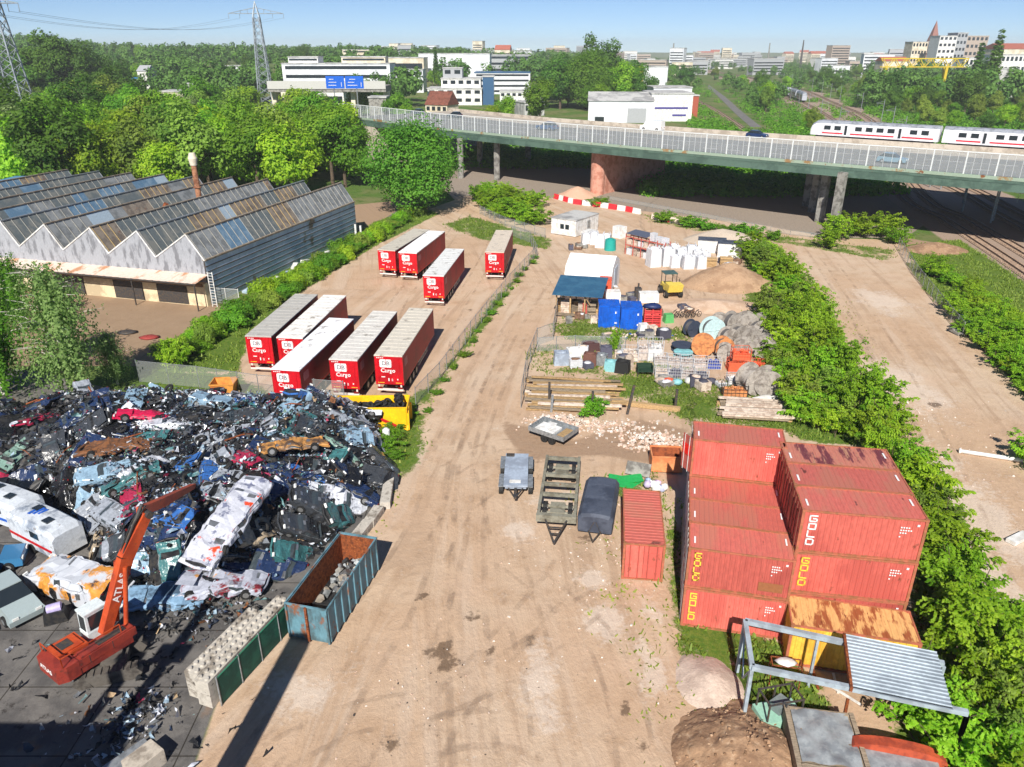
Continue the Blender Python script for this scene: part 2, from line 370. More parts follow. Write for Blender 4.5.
def ground_material():
    m = bpy.data.materials.new('ground_earth'); m.use_nodes = True; t = NT(m.node_tree); b = t.n['Principled BSDF']
    pos = t.new('ShaderNodeTexCoord').outputs['Object']
    z1 = t.attr('zone_a'); z2 = t.attr('zone_b'); uv = t.attr('track_uv').outputs['Vector']
    s1_ = t.new('ShaderNodeSeparateColor'); t.put(s1_.inputs[0], z1.outputs['Color'])
    s2_ = t.new('ShaderNodeSeparateColor'); t.put(s2_.inputs[0], z2.outputs['Color'])
    n_big = t.noise(pos, .07, 4); n_mid = t.noise(pos, .45, 6, .6); n_fin = t.noise(pos, 3.2, 8, .7); n_gr = t.noise(pos, 14, 6, .75)
    def mask(sock, lo=.5, amp=.75, wid=.12):
        v = t.math('ADD', sock, t.math('MULTIPLY', t.math('SUBTRACT', n_mid, .5), amp))
        v = t.math('ADD', v, t.math('MULTIPLY', t.math('SUBTRACT', n_fin, .5), amp*.8))
        return t.ramp(v, lo-wid, lo+wid)
    # far land
    land = t.mix(t.ramp(n_big, .42, .6), (.09,.16,.03,1), (.17,.18,.07,1))
    land = t.mix(t.ramp(n_mid, .5, .7), land, (.06,.12,.02,1))
    # sand
    sandc = t.mix(t.ramp(n_big, .38, .62), (.53,.37,.25,1), (.57,.43,.31,1))
    sandc = t.mix(t.ramp(n_mid, .46, .72, 0, .75), sandc, (.42,.275,.17,1))
    sandc = t.mix(t.ramp(n_fin, .56, .8, 0, .55), sandc, (.60,.50,.40,1))
    warp = t.new('ShaderNodeVectorMath', operation='ADD'); t.put(warp.inputs[0], uv); t.put(warp.inputs[1], t.math('MULTIPLY', n_mid, .35)); uv = warp.outputs[0]
    st = t.noise(t.scale(uv, (1.3, .06, 1)), 1., 3, .55)
    sandc = t.mix(t.math('MULTIPLY', t.ramp(st, .50, .66, 0, .6), t.ramp(n_big, .3, .6, .3, 1)), sandc, (.38,.255,.17,1))
    st2 = t.noise(t.scale(uv, (.6, .05, 1)), 1., 3, .55)
    sandc = t.mix(t.ramp(st2, .5, .68, 0, .55), sandc, (.60,.47,.36,1))
    st3 = t.noise(t.scale(uv, (3.6, 1.1, 1)), 1., 4, .65)
    sandc = t.mix(t.math('MULTIPLY', t.ramp(st3, .52, .74, 0, .55), t.ramp(t.noise(pos, .16, 3), .45, .6)), sandc, (.33,.22,.145,1))
    bl_ = t.noise(pos, .19, 5, .6)
    sandc = t.mix(t.ramp(bl_, .52, .68, 0, .5), sandc, (.56,.40,.285,1))
    sp = t.noise(pos, .28, 8, .78)
    sandc = t.mix(t.ramp(sp, .64, .70, 0, .85), sandc, (.66,.62,.56,1))      # pale lime patches
    sp2 = t.noise(pos, .62, 7, .72)
    sandc = t.mix(t.ramp(sp2, .685, .73, 0, .8), sandc, (.17,.115,.07,1))    # damp and oily spots
    sandc = t.mix(t.ramp(n_gr, .66, .8, 0, .5), sandc, (.24,.18,.13,1))      # grit
    sandc = t.mix(t.ramp(n_gr, .2, .34, .45, 0), sandc, (.68,.62,.54,1))
    s3_ = t.new('ShaderNodeSeparateColor'); t.put(s3_.inputs[0], t.attr('zone_c').outputs['Color'])
    sandc = t.mix(t.math('MULTIPLY', mask(s3_.outputs[1], .55, 2.2, .3), .6), sandc, (.70,.60,.51,1))
    sandc = t.mix(t.math('MULTIPLY', mask(s3_.outputs[0], .55, 1.9, .16), .8), sandc, (.13,.085,.055,1))
    col = t.mix(mask(s1_.outputs[0], .5, .3), land, sandc)
    col = t.mix(mask(s2_.outputs[2], .5, .6), col, t.mix(n_fin, (.30,.18,.11,1), (.42,.31,.22,1)))
    gravel = t.mix(t.ramp(n_fin, .4, .65), (.34,.28,.225,1), (.24,.20,.165,1))
    col = t.mix(mask(s2_.outputs[1], .5, .25), col, gravel)
    # concrete of the scrap yard, oily
    cc = t.mix(t.ramp(n_mid, .4, .62), (.175,.165,.155,1), (.105,.10,.098,1))
    cc = t.mix(t.ramp(t.noise(pos, 1.1, 8, .75), .56, .66, 0, .85), cc, (.045,.04,.037,1))
    cc = t.mix(t.ramp(t.noise(pos, .3, 4), .62, .7, 0, .5), cc, (.26,.14,.07,1))
    cc = t.mix(t.ramp(n_gr, .68, .8, 0, .6), cc, (.35,.31,.27,1))
    br = t.new('ShaderNodeTexBrick'); t.put(br.inputs['Vector'], t.scale(pos, (1, 1, 1)))
    br.inputs['Color1'].default_value = br.inputs['Color2'].default_value = (1,1,1,1); br.inputs['Mortar'].default_value = (.35,.33,.3,1)
    br.inputs['Scale'].default_value = 1; br.inputs['Brick Width'].default_value = 5; br.inputs['Row Height'].default_value = 4
    br.inputs['Mortar Size'].default_value = .035; br.offset = 0
    cc = t.mix(1., cc, br.outputs[0], 'MULTIPLY')
    col = t.mix(mask(s1_.outputs[1], .5, .3), col, cc)
    asp = t.mix(t.ramp(n_mid, .4, .65), (.20,.185,.165,1), (.13,.125,.118,1))
    col = t.mix(mask(s1_.outputs[2], .5, .2), col, asp)
    col = t.mix(mask(z2.outputs['Alpha'], .5, .2), col, t.mix(n_mid, (.28,.19,.12,1), (.38,.27,.18,1)))
    bl = t.mix(t.ramp(n_gr, .4, .6), (.42,.32,.25,1), (.30,.225,.18,1))
    col = t.mix(mask(s2_.outputs[0], .5, .3), col, bl)
    gr = t.mix(t.ramp(n_fin, .4, .62), (.075,.15,.018,1), (.15,.20,.035,1))
    gr = t.mix(t.ramp(n_gr, .5, .75), gr, (.04,.08,.01,1))
    gm = mask(z1.outputs['Alpha'], .55, 1.1, .1)
    col = t.mix(gm, col, gr)
    t.put(b.inputs['Base Color'], col); b.inputs['Roughness'].default_value = .95; b.inputs['Specular IOR Level'].default_value = .15
    hgt = t.math('ADD', t.math('MULTIPLY', n_fin, .05), t.math('MULTIPLY', n_gr, .02))
    hgt = t.math('ADD', hgt, t.math('ADD', t.math('MULTIPLY', st3, .07), t.math('MULTIPLY', st, .10))); hgt = t.math('ADD', hgt, t.math('MULTIPLY', n_mid, .08))
    bp = t.new('ShaderNodeBump'); t.put(bp.inputs['Height'], hgt); bp.inputs['Distance'].default_value = 1; bp.inputs['Strength'].default_value = .9
    t.put(b.inputs['Normal'], bp.outputs[0]); return m
def gz(x, y): return mnoise.noise(Vector((x*.35,y*.35,0)))*.035+mnoise.noise(Vector((x*1.3,y*1.3,5)))*.018
gme = npmesh('ground', np.column_stack([P2, Z]), F, ground_material(), smooth=True,
             attrs={'zone_a':('POINT','FLOAT_COLOR',Z1),'zone_b':('POINT','FLOAT_COLOR',Z2),'zone_c':('POINT','FLOAT_COLOR',Z3),'track_uv':('POINT','FLOAT_VECTOR',tuv)})
tag(obj('ground', gme), 'sandy yard ground with tyre ruts, weeds and green land beyond', kind='structure')

# tyre tracks pressed into the sand
TKM = bpy.data.materials.new('tyre_track_sand'); TKM.use_nodes = True; t = NT(TKM.node_tree); b = t.n['Principled BSDF']; b.inputs['Roughness'].default_value = .95; b.inputs['Specular IOR Level'].default_value = .1
uv = t.attr('track_st').outputs['Vector']; pos = t.new('ShaderNodeTexCoord').outputs['Object']; sp_ = t.new('ShaderNodeSeparateXYZ'); t.put(sp_.inputs[0], uv)
wv = t.new('ShaderNodeTexWave', wave_type='BANDS', bands_direction='DIAGONAL'); t.put(wv.inputs['Vector'], t.scale(uv, (2.2,2.6,1))); wv.inputs['Scale'].default_value = 1.; wv.inputs['Distortion'].default_value = 1.5
t.put(b.inputs['Base Color'], t.mix(wv.outputs['Fac'], (.44,.315,.225,1), (.54,.41,.305,1)))
ed = t.ramp(t.math('ABSOLUTE', sp_.outputs[0]), .55, 1., 1, 0); al = t.math('MULTIPLY', t.math('MULTIPLY', ed, t.ramp(t.noise(pos, .5, 5, .65), .42, .68)), .30); t.put(b.inputs['Alpha'], al)
bp = t.new('ShaderNodeBump'); t.put(bp.inputs['Height'], t.math('MULTIPLY', wv.outputs['Fac'], .022)); bp.inputs['Distance'].default_value = 1; t.put(b.inputs['Normal'], bp.outputs[0])
def tyre_tracks(curves):
    V = []; F_ = []; ST = []
    for pts, gauge, wd in curves:
        P = [G(*q) for q in pts]; L = []
        for i in range(len(P)-1):
            p0,p1,p2,p3 = P[max(i-1,0)],P[i],P[i+1],P[min(i+2,len(P)-1)]; n = max(2,int((p2-p1).length/.5))
            for k in range(n): t_ = k/n; L.append(.5*((2*p1)+(p2-p0)*t_+(2*p0-5*p1+4*p2-p3)*t_*t_+(3*p1-p0-3*p2+p3)*t_**3))
        for g in (-gauge/2, gauge/2):
            acc = 0.; b0 = len(V)
            for i, p in enumerate(L):
                e = (L[min(i+1,len(L)-1)]-L[max(i-1,0)]).normalized(); q = Vector((-e.y,e.x,0)); acc += .5
                for s_ in (-1,0,1): c = p+q*(g+s_*wd/2); V.append((c.x,c.y,gz(c.x,c.y)+.022)); ST.append((s_,acc,0))
            for i in range(len(L)-1):
                for k in (0,1): F_.append((b0+i*3+k,b0+i*3+k+1,b0+i*3+k+4,b0+i*3+k+3))
    return tag(obj('tyre_tracks', npmesh('tyre_tracks', np.array(V), np.array(F_), TKM, attrs={'track_st':('POINT','FLOAT_VECTOR',np.array(ST))})), 'tyre tracks pressed into the sand of the yard', kind='structure')
tyre_tracks([([(240,790),(300,700),(370,610),(425,520),(450,440),(490,350)],1.9,.45),([(330,790),(380,700),(430,610),(455,520),(468,430),(505,340),(545,280)],1.9,.5),([(480,800),(470,700),(468,600),(470,500),(480,420),(520,330)],2.0,.5),([(560,800),(545,700),(520,600),(500,520),(480,440)],1.8,.4),([(270,760),(350,720),(440,700),(520,660),(600,600),(640,600)],1.8,.4),([(410,790),(440,720),(500,650),(560,580),(570,560)],1.9,.42),([(430,560),(470,500),(530,470),(600,466)],1.8,.38),([(380,790),(395,760),(440,735),(500,728),(560,745)],2.,.5),([(640,790),(625,700),(600,640),(560,600),(510,560)],1.7,.35),([(450,470),(500,445),(560,450),(640,446)],1.7,.35),([(470,210),(440,250),(400,300),(390,330)],1.9,.4),([(500,230),(480,270),(450,320),(440,350)],1.9,.4),([(555,300),(600,262),(680,275),(700,300)],1.8,.35),([(1000,767),(960,600),(900,440),(850,330),(800,250)],1.9,.5),([(1040,700),(980,540),(920,410),(870,320),(830,262)],1.9,.45),([(960,767),(920,520),(880,400),(840,310)],1.8,.4)])
# ================================================================== FOLIAGE
LEAF = {
 'bright': leafmat('leaf_bright', (.20,.42,.018,1), (.43,.63,.045,1), (.145,.33,.016,1), trans=.48),
 'mid':    leafmat('leaf_mid', (.125,.31,.022,1), (.27,.50,.04,1), (.10,.26,.02,1), trans=.5),
 'dark':   leafmat('leaf_dark', (.07,.18,.022,1), (.15,.30,.035,1), (.055,.14,.018,1), trans=.46),
 'olive':  leafmat('leaf_olive', (.19,.30,.04,1), (.34,.48,.07,1), (.14,.24,.035,1), trans=.46),
 'pale':   leafmat('leaf_pale', (.18,.25,.085,1), (.31,.39,.15,1), (.12,.19,.06,1)),
}
BARK = mat('bark', S(105,90,75), .9, c2=S(70,60,50), s2=6, bump=.03, bs=9)
BARKW = mat('birch_bark', S(205,200,190), .8, c2=S(60,55,50), s2=7, t2=(.58,.64))
DRYW = mat('dry_twigs', S(150,135,110), .9)
def leaves(C, N, size, rs, aspect=.55, fold=.25):
    """C,N (n,3): centre and normal of each leaf -> folded quads"""
    n = len(C); t1 = rs.normal(size=(n,3)); N = N/np.linalg.norm(N, axis=1, keepdims=True)
    u = np.cross(N, t1); u /= np.linalg.norm(u, axis=1, keepdims=True)+1e-9; v = np.cross(N, u)
    sz = (size*rs.uniform(.65, 1.35, n))[:,None] if np.isscalar(size) else (size*rs.uniform(.7,1.3,n))[:,None]
    a = C-u*sz*.5; b = C+v*sz*aspect*.5-N*sz*fold*.3; c = C+u*sz*.5-N*sz*fold*.25; d = C-v*sz*aspect*.5-N*sz*fold*.3
    V = np.stack([a,b,c,d],1).reshape(-1,3); F = np.arange(4*n).reshape(-1,4); return V, F
def crown_mesh(name, key, clumps, n, size, seed, up=.35, outward=.8, shell=.55):
    """leaves spread through clump volumes, denser toward each clump's skin"""
    rs = np.random.RandomState(seed); cl = np.array([[*c, r] for c, r in clumps]) if not isinstance(clumps, np.ndarray) else clumps
    w_ = cl[:,3]**2; w_ /= w_.sum(); k = rs.choice(len(cl), n, p=w_)
    d = rs.normal(size=(n,3)); d /= np.linalg.norm(d, axis=1, keepdims=True)
    rad = cl[k,3]*(shell+(1-shell)*rs.rand(n))**.8*rs.uniform(.8,1.12,n)
    C = cl[k,:3]+d*rad[:,None]*np.array([1,1,.85])
    ctr = (cl[:,:3]*w_[:,None]).sum(0)
    o = C-ctr; o /= np.linalg.norm(o, axis=1, keepdims=True)+1e-6
    N = d*.55*outward+o*.45*outward+np.array([0,0,up])+rs.normal(size=(n,3))*.33
    V, F = leaves(C, N, size, rs)
    tint = np.clip(rs.rand(n)*.7+rs.rand(len(cl))[k]*.45-.08, 0, 1)
    return npmesh(name, V, F, LEAF[key], attrs={'tint':('FACE','FLOAT',tint)})
def round_clumps(seed, rx, rz, zc, n=26, cr=(.28,.46), hollow=.55):
    rs = np.random.RandomState(seed); out = [((0,0,zc), rx*.55)]
    for i in range(n):
        d = rs.normal(size=3); d /= np.linalg.norm(d); d[2] = max(d[2], -.75)
        q = rs.uniform(hollow, .88)*rs.uniform(.85,1.1)
        out.append(((d[0]*rx*q, d[1]*rx*q, zc+d[2]*rz*q), rx*rs.uniform(*cr)))
    return out
def trunk_mesh(h, r, rx, zc, seed, m=None, limbs=6):
    rr = random.Random(seed); mb = MB()
    lean = rr.uniform(-.04,.04)
    mb.tube([(0,0,-.3),(lean*h*.4,0,h*.35),(lean*h,0,h*.8)], [r*1.25, r*.85, r*.25], 8)
    for i in range(limbs):
        a = rr.uniform(0,6.28); z0 = h*rr.uniform(.25,.6); L = rx*rr.uniform(.5,.85)
        mb.tube([(lean*z0,0,z0),(math.cos(a)*L*.5,math.sin(a)*L*.5,z0+L*.45),(math.cos(a)*L,math.sin(a)*L,z0+L*.8)], [r*.45,r*.28,r*.06], 5)
    return mb.mesh('trunk', m or BARK)
TREES = {}
def tree_kind(key, leaf, h, rx, n, size, seed, bark=None, rzf=.42, nclump=26, base=.22, **kw):
    zc = h*(base+ (1-base)/2); rz = h*(1-base)/2
    TREES[key] = (crown_mesh('crown', leaf, round_clumps(seed, rx, rz, zc, nclump), n, size, seed, **kw), trunk_mesh(h*.8, h*.022, rx, zc, seed, bark), h)
LEAF['maple'] = leafmat('leaf_maple', (.115,.30,.03,1), (.24,.47,.05,1), (.09,.24,.02,1), trans=.48)
tree_kind('maple', 'maple', 17.5, 8.6, 17000, .55, 3, nclump=70, base=.03, up=.5)
tree_kind('broad_a', 'mid', 15, 5.6, 7500, .66, 5, nclump=34, base=.12)
tree_kind('broad_b', 'olive', 14, 5.0, 7000, .64, 6, nclump=30, base=.12)
tree_kind('broad_c', 'dark', 17, 6.2, 7500, .7, 8, nclump=34, base=.12)
tree_kind('broad_d', 'bright', 13, 5.2, 7000, .62, 9, nclump=30, base=.12)
tree_kind('pale_tree', 'pale', 13, 4.8, 6500, .6, 12, nclump=28, base=.12)
def add_tree(key, label, loc, s=1., group=None, name='tree', rz=None):
    cm, tm, h = TREES[key]
    loc = Vector(loc); loc.z = float(hz(loc.x, loc.y))
    t_ = thing(name, label, 'tree' if 'tree' in name or 'poplar' in name or 'birch' in name else 'shrub', loc, random.uniform(0,6.28) if rz is None else rz, group)
    sx = s*random.uniform(.92,1.08) if not hasattr(s,'__len__') else s[0]
    t_.scale = (sx, sx, s if not hasattr(s,'__len__') else s[1])
    obj('trunk', tm, t_); obj('crown', cm, t_); return t_
def shrub_mesh(key, seed, rx, h, stems, leaflets, size, leaf, droop=.5, lean=0):
    """locust-like shrub: arching stems carrying fronds of leaflets; returns crown, stems"""
    rs = np.random.RandomState(seed); C = []; N = []; mb = MB(); tn = []
    for i in range(stems):
        a = rs.uniform(0, 2*PI); L = rs.uniform(.35,1)*rx; hh = h*rs.uniform(.45,1.05)*(1-.35*(L/rx)**2); b0 = rs.normal(size=2)*.25*rx
        P = [np.array([b0[0]+math.cos(a)*L*q**1.3, b0[1]+math.sin(a)*L*q**1.3, hh*(1-(1-q)**1.6)]) for q in (0,.35,.7,1)]
        if i < 16: mb.tube([tuple(p) for p in P], [.05,.035,.02,.008], 4)
        tv = rs.uniform(0,1)
        for f in range(9):                                  # fronds along the upper stem
            q = rs.uniform(.22, 1); k = min(int(q*3), 2); fr = q*3-k; p0 = P[k]*(1-fr)+P[k+1]*fr
            az = a+rs.normal()*1.2; fl = rs.uniform(.35,.75)*rx*.36; dz = rs.uniform(-.15,.5)
            for g in range(leaflets):
                u = (g+.5)/leaflets; side = 1 if g % 2 else -1
                c = p0+np.array([math.cos(az)*fl*u-side*math.sin(az)*size*.55, math.sin(az)*fl*u+side*math.cos(az)*size*.55, fl*(dz*u-droop*u*u)])
                C.append(c); n_ = np.array([math.cos(az)*.35*u, math.sin(az)*.35*u, 1])+rs.normal(size=3)*.33; N.append(n_); tn.append(tv*.4+rs.rand()*.6)
    C = np.array(C); C[:,2] = np.maximum(C[:,2], .05)
    V, F = leaves(C, np.array(N), size, rs, .6, .3)
    return npmesh('crown', V, F, LEAF[leaf], attrs={'tint':('FACE','FLOAT',np.array(tn))}), mb.mesh('trunk', BARK), h
for i in range(6): TREES['locust%d' % i] = shrub_mesh('', 40+i, 2.2, [3.3,2.8,3.8,3.1,3.4,2.6][i], 46, 14, [.25,.22,.26,.24,.23,.2][i], ['bright','bright','bright','bright','olive','mid'][i], [.5,.6,.35,.5,.45,.6][i])
for i in range(2): TREES['scrub%d' % i] = shrub_mesh('', 60+i, 1.5, 1.5, 40, 9, .2, 'mid', .4)
for i in range(3): TREES['hedge%d' % i] = (crown_mesh('crown', ('mid','bright','olive')[i], round_clumps(70+i, 1.7, 1.0, .85, 22), 3600, .24, 70+i), trunk_mesh(1.2,.05,1.,.8,70+i), 1.9)
LEAF['birchleaf'] = leafmat('leaf_birch', (.21,.35,.09,1), (.38,.52,.18,1), (.16,.28,.07,1), trans=.52)
# weeping birch: hanging strands
def birch(seed, h=11, rx=3.6):
    rs = np.random.RandomState(seed); C = []; N = []; tn = []; mb = MB()
    mb.tube([(0,0,-.3),(.1,0,h*.5),(.25,.1,h*.95)], [.2,.13,.03], 8)
    for i in range(125):
        a = rs.uniform(0,2*PI); z0 = h*rs.uniform(.3,.97); L = rx*rs.uniform(.3,1)*math.sin(PI*min(.95,.15+.8*(1-z0/h)))
        e = np.array([math.cos(a)*L, math.sin(a)*L, z0+.15*L])
        if i < 40: mb.tube([(.15*z0/h,0,z0-.4*L),(e[0]*.6,e[1]*.6,z0+.1*L),tuple(e)], [.045,.025,.008], 4)
        for s_ in range(5):
            q = rs.uniform(.3,1); p = e*np.array([q,q,1]); ln = rs.uniform(1.4,4.2)
            for g in range(17):
                u = rs.rand(); c = p+rs.normal(size=3)*.13; c[2] -= ln*u; C.append(c); N.append(np.array([math.cos(a),math.sin(a),.3])+rs.normal(size=3)*.5); tn.append(rs.rand())
    V, F = leaves(np.array(C), np.array(N), .24, rs, .6)
    return npmesh('crown', V, F, LEAF['birchleaf' if seed % 2 else 'mid'], attrs={'tint':('FACE','FLOAT',np.array(tn))}), mb.mesh('trunk', BARKW), h
TREES['birch'] = birch(81); TREES['birch_dark'] = birch(82, 10, 3.2)
TREES['poplar'] = (crown_mesh('crown', 'dark', [((0,0,4+i*1.9), 2.3-abs(i-4)*.18) for i in range(13)], 3600, .8, 90), trunk_mesh(22,.35,1.,10,90,limbs=2), 29)

# grass tufts on the weedy patches
def grass_field(name, polys, n, seed, hgt=(.12,.4), edge=.0):
    rs = np.random.RandomState(seed); Ps = []
    areas = [abs(sum(p[i][0]*p[(i+1)%len(p)][1]-p[(i+1)%len(p)][0]*p[i][1] for i in range(len(p))))/2 for p in polys]; tot = sum(areas)
    for p, ar in zip(polys, areas):
        k = int(n*ar/tot); a = np.array(p); q = rs.uniform(a.min(0), a.max(0), size=(k*4,2)); s_ = sdist(q, p)
        ok = s_ > -.5+rs.rand(len(q))*1.3
        cl = np.array([mnoise.noise(Vector((x*.5,y*.5,seed))) for x,y in q])
        q = q[ok & (cl > -.22+.3*rs.rand(len(q)))][:k]; Ps.append(q)
    q = np.concatenate(Ps); m_ = len(q); a = rs.uniform(0,2*PI,m_); h = rs.uniform(*hgt,m_); wd = rs.uniform(.04,.1,m_); ln = rs.normal(size=(m_,2))*.12
    ux = np.cos(a)*wd; uy = np.sin(a)*wd; z0 = np.zeros(m_)-.03
    V = np.stack([np.stack([q[:,0]-ux,q[:,1]-uy,z0],1),np.stack([q[:,0]+ux,q[:,1]+uy,z0],1),np.stack([q[:,0]+ux*.4+ln[:,0],q[:,1]+uy*.4+ln[:,1],h],1),np.stack([q[:,0]-ux*.4+ln[:,0],q[:,1]-uy*.4+ln[:,1],h],1)],1).reshape(-1,3)
    return tag(obj(name, npmesh(name, V, np.arange(4*m_).reshape(-1,4), LEAF['grass'], attrs={'tint':('FACE','FLOAT',rs.rand(m_))})), 'tufts of green grass and weeds on the yard edges', 'grass', kind='stuff')
LEAF['grass'] = leafmat('leaf_grass', (.15,.23,.025,1), (.30,.37,.07,1), None, trans=.35)
grass_field('grass', [p for i, (p, w_) in enumerate(GRASSP) if w_ >= .8 and i not in (4,5)], 46000, 3, (.1,.32))
grass_field('yard_grass', [GRASSP[4][0], GRASSP[5][0]], 5000, 5, (.06,.25))
grass_field('weeds', [p for p, w_ in GRASSP if w_ < .8], 9000, 4, (.08,.3))

grass_field('yard_weeds', [PX([(560,470),(690,480),(690,640),(700,760),(640,770),(600,640)]), PX([(380,430),(430,410),(400,500),(350,590),(335,575),(385,500)]), PX([(820,300),(850,300),(960,520),(1000,640),(960,620),(900,470)])], 1500, 8, (.05,.2))
def along(px, step, jit=0):
    pts = [G(*p) for p in px]; out = []
    acc = 0.
    for a, b in zip(pts, pts[1:]):
        L = (b-a).length; d = acc
        while d < L:
            out.append(a.lerp(b, d/L)+Vector((random.uniform(-jit,jit), random.uniform(-jit,jit), 0))); d += step*random.uniform(.8,1.2)
        acc = d-L
    return out
k_ = 0
STRIP_LBL = 'bright green locust shrub in the overgrown strip beside the pale dirt road'
for p in along([(748,256),(775,280),(800,310),(805,345),(825,385),(850,415),(872,445),(918,505),(928,545),(950,590)], 1.9, .5)+along([(764,256),(792,292),(818,330),(832,362),(858,405),(890,440)], 2.3, .4)+along([(948,610),(968,660),(985,715),(1000,767),(1015,830)], 2.0, .4)+along([(790,395),(815,430),(850,440)], 2.2, .5)+along([(985,640),(1000,690),(1020,740),(1040,790)], 2.0, .5)+along([(900,690),(930,720),(950,760)],2.2,.4)+along([(765,320),(775,350),(785,380),(800,410)],2.3,.4):
    add_tree('locust%d' % random.choice((0,1,2,3,0,1,2,3,4,5)), STRIP_LBL, p, (random.uniform(.62,.98),random.uniform(.65,1.35)), 'locust shrubs along the strip', 'locust_shrub'); k_ += 1
for p in along([(935,275),(965,290),(1000,320),(1040,350),(1080,390)], 2.1, .6)+along([(950,312),(985,345),(1015,375),(1050,410)], 2.2, .5)+along([(960,300),(1000,335),(1040,375)],2.2,.5)+along([(1030,462),(1040,470)],2,.3):
    add_tree('locust%d' % (k_ % 4), 'bright green shrub on the bank beside the railway line', p, random.uniform(.55,.85), 'shrubs on the railway bank', 'bank_shrub'); k_ += 1
for p in along([(176,362),(205,345),(240,322),(290,292),(330,268),(375,240),(410,217),(428,210)], 1.7, .5)+along([(200,338),(250,306),(310,272),(360,243)], 1.9, .5):
    add_tree(random.choice(('hedge0','hedge1','hedge2','scrub0')), 'leafy hedge bush between the shed path and the trailer yard', p, (random.uniform(.6,1.15),random.uniform(.5,1.3)), 'hedge bushes beside the shed', 'hedge_bush'); k_ += 1
for p in along([(478,200),(500,214),(530,225),(548,222)], 2.3, .6)+along([(490,196),(525,208),(540,205)], 2.4, .5):
    add_tree('locust%d' % (k_ % 4), 'green bush in the clump beside the white site cabin', p, random.uniform(.9,1.35), 'bushes beside the site cabin', 'green_bush'); k_ += 1
for p in along([(665,222),(690,226),(730,232),(780,240)], 3.0, .6):
    add_tree('scrub%d' % (k_ % 2), 'low green scrub along the road fence before the viaduct', p, random.uniform(.8,1.5), 'scrub along the road fence', 'scrub_bush'); k_ += 1
add_tree('scrub0', 'small round bush at the foot of the pink viaduct pier', G(598,206), 1.3, None, 'round_bush')
for q, s_ in (((835,240),1.4),((858,236),1.6),((885,236),1.5),((893,243),1.2),((828,248),1.)):
    add_tree('locust%d' % (k_ % 4), 'leafy bush at the foot of the grey viaduct columns', G(*q), s_*.9, 'bushes below the viaduct columns', 'leafy_bush'); k_ += 1
add_tree('locust2', 'small bright sapling among the stone cages of the material yard', G(615,352), (.35,.8), None, 'sapling_tree')
add_tree('scrub1', 'dense round bush growing through the timber pile', G(594,414), 1., None, 'round_bush')
add_tree('locust1', 'single leafy sapling in front of the shed court', G(178,365), (.75,1.2), None, 'sapling_tree')
for q, s_ in (((440,252),.5),((388,446),.9),((395,430),.8),((404,415),.7),((392,458),.6)):
    add_tree('scrub%d' % (k_ % 2), 'green weed bush beside the yellow skip', G(*q), s_, 'weed bushes by the yellow skip', 'weed_bush'); k_ += 1
for p in along([(425,412),(455,368),(490,318),(520,278),(536,256)], 3.2, .3):
    add_tree('scrub%d' % (k_ % 2), 'low weed clump along the mesh fence of the trailer yard', p, random.uniform(.25,.5), 'weed clumps along the trailer yard fence', 'weed_clump'); k_ += 1
# large trees
add_tree('maple', 'large round dense maple tree in front of the viaduct end', G(414,212), (1.12,1.02), None, 'maple_tree')
add_tree('birch', 'pale weeping birch at the scrap yard corner', G(76,402), (1.2,1.2), None, 'birch_tree')
add_tree('birch_dark', 'darker weeping birch at the edge left of the pale birch', G(4,394), (1.35,1.4), None, 'birch_tree')
add_tree('birch_dark', 'small birch standing close to the shed gable', G(22,330), (.9,.9), None, 'birch_tree')
add_tree('birch', 'slim birch beside the scrap yard fence', G(118,385), (.55,.5), None, 'birch_tree')
# ================================================================== VIADUCT AND FAR LAND
def ZT(py, Y):
    v = (383.5-py)/CF; return CH+Y*(-_s+v*_c)/(_c+v*_s)
CONCR = mat('concrete', S(188,178,164), .85, c2=S(140,130,118), s2=1.2, bump=.01, bs=6, c3=S(110,98,85), s3=3, t3=(.62,.72))
BEIGE = mat('parapet_concrete', S(196,186,172), .85, c2=S(165,154,140), s2=.5)
GIRD = mat('green_girder_paint', S(88,112,100), .6, c2=S(70,92,82), s2=.3, c3=S(110,90,70), s3=1.5, t3=(.68,.76))
KERBM = mat('green_kerb_rust', S(150,168,150), .75, c2=S(150,120,80), s2=.25, t2=(.55,.6), c3=S(130,80,45), s3=.9, t3=(.6,.66))
POSTM = mat('white_post', S(225,228,228), .5)
def glassy(name, c, alpha, rough=.2):
    return mat(name, c, rough, alpha=alpha, jit=0)
PANELM = glassy('barrier_panel', S(200,212,218), .13)
ASPH_M = mat('asphalt', (.15,.145,.14,1), .9, c2=(.19,.183,.175,1), s2=.4, stretch=(1,1,1))
ASPHD = mat('asphalt_dark', (.06,.06,.06,1), .9)
PINK = mat('pink_pier_concrete', S(205,150,130), .85, c2=S(180,120,100), s2=.8, c3=S(120,80,70), s3=2.2, t3=(.64,.72))
GREYC = mat('grey_concrete', S(150,148,142), .85, c2=S(105,102,98), s2=.9, bump=.01)
WHITE = mat('white_paint', S(232,232,230), .5, c2=S(205,203,198), s2=1.5)
DARKGL = mat('dark_window', (.02,.028,.035,1), .12, spec=.8, jit=0)
BLACK = mat('black_rubber', (.018,.018,.018,1), .75)
DARKM = mat('dark_metal', (.045,.045,.048,1), .6, c2=(.09,.065,.045,1), s2=4)
GALV = mat('galvanised_steel', S(170,175,178), .45, metal=.5, c2=S(140,145,148), s2=4)
RUST = mat('rust', S(140,75,40), .85, c2=S(100,52,30), s2=4, c3=S(175,105,60), s3=9, bump=.01)
REDP = mat('red_paint', S(190,30,35), .45)
BLUEP = mat('blue_paint', S(40,95,190), .5)
WOOD = mat('raw_wood', S(190,160,115), .8, c2=S(150,120,85), s2=3, stretch=(1,8,8), rnd=.2)
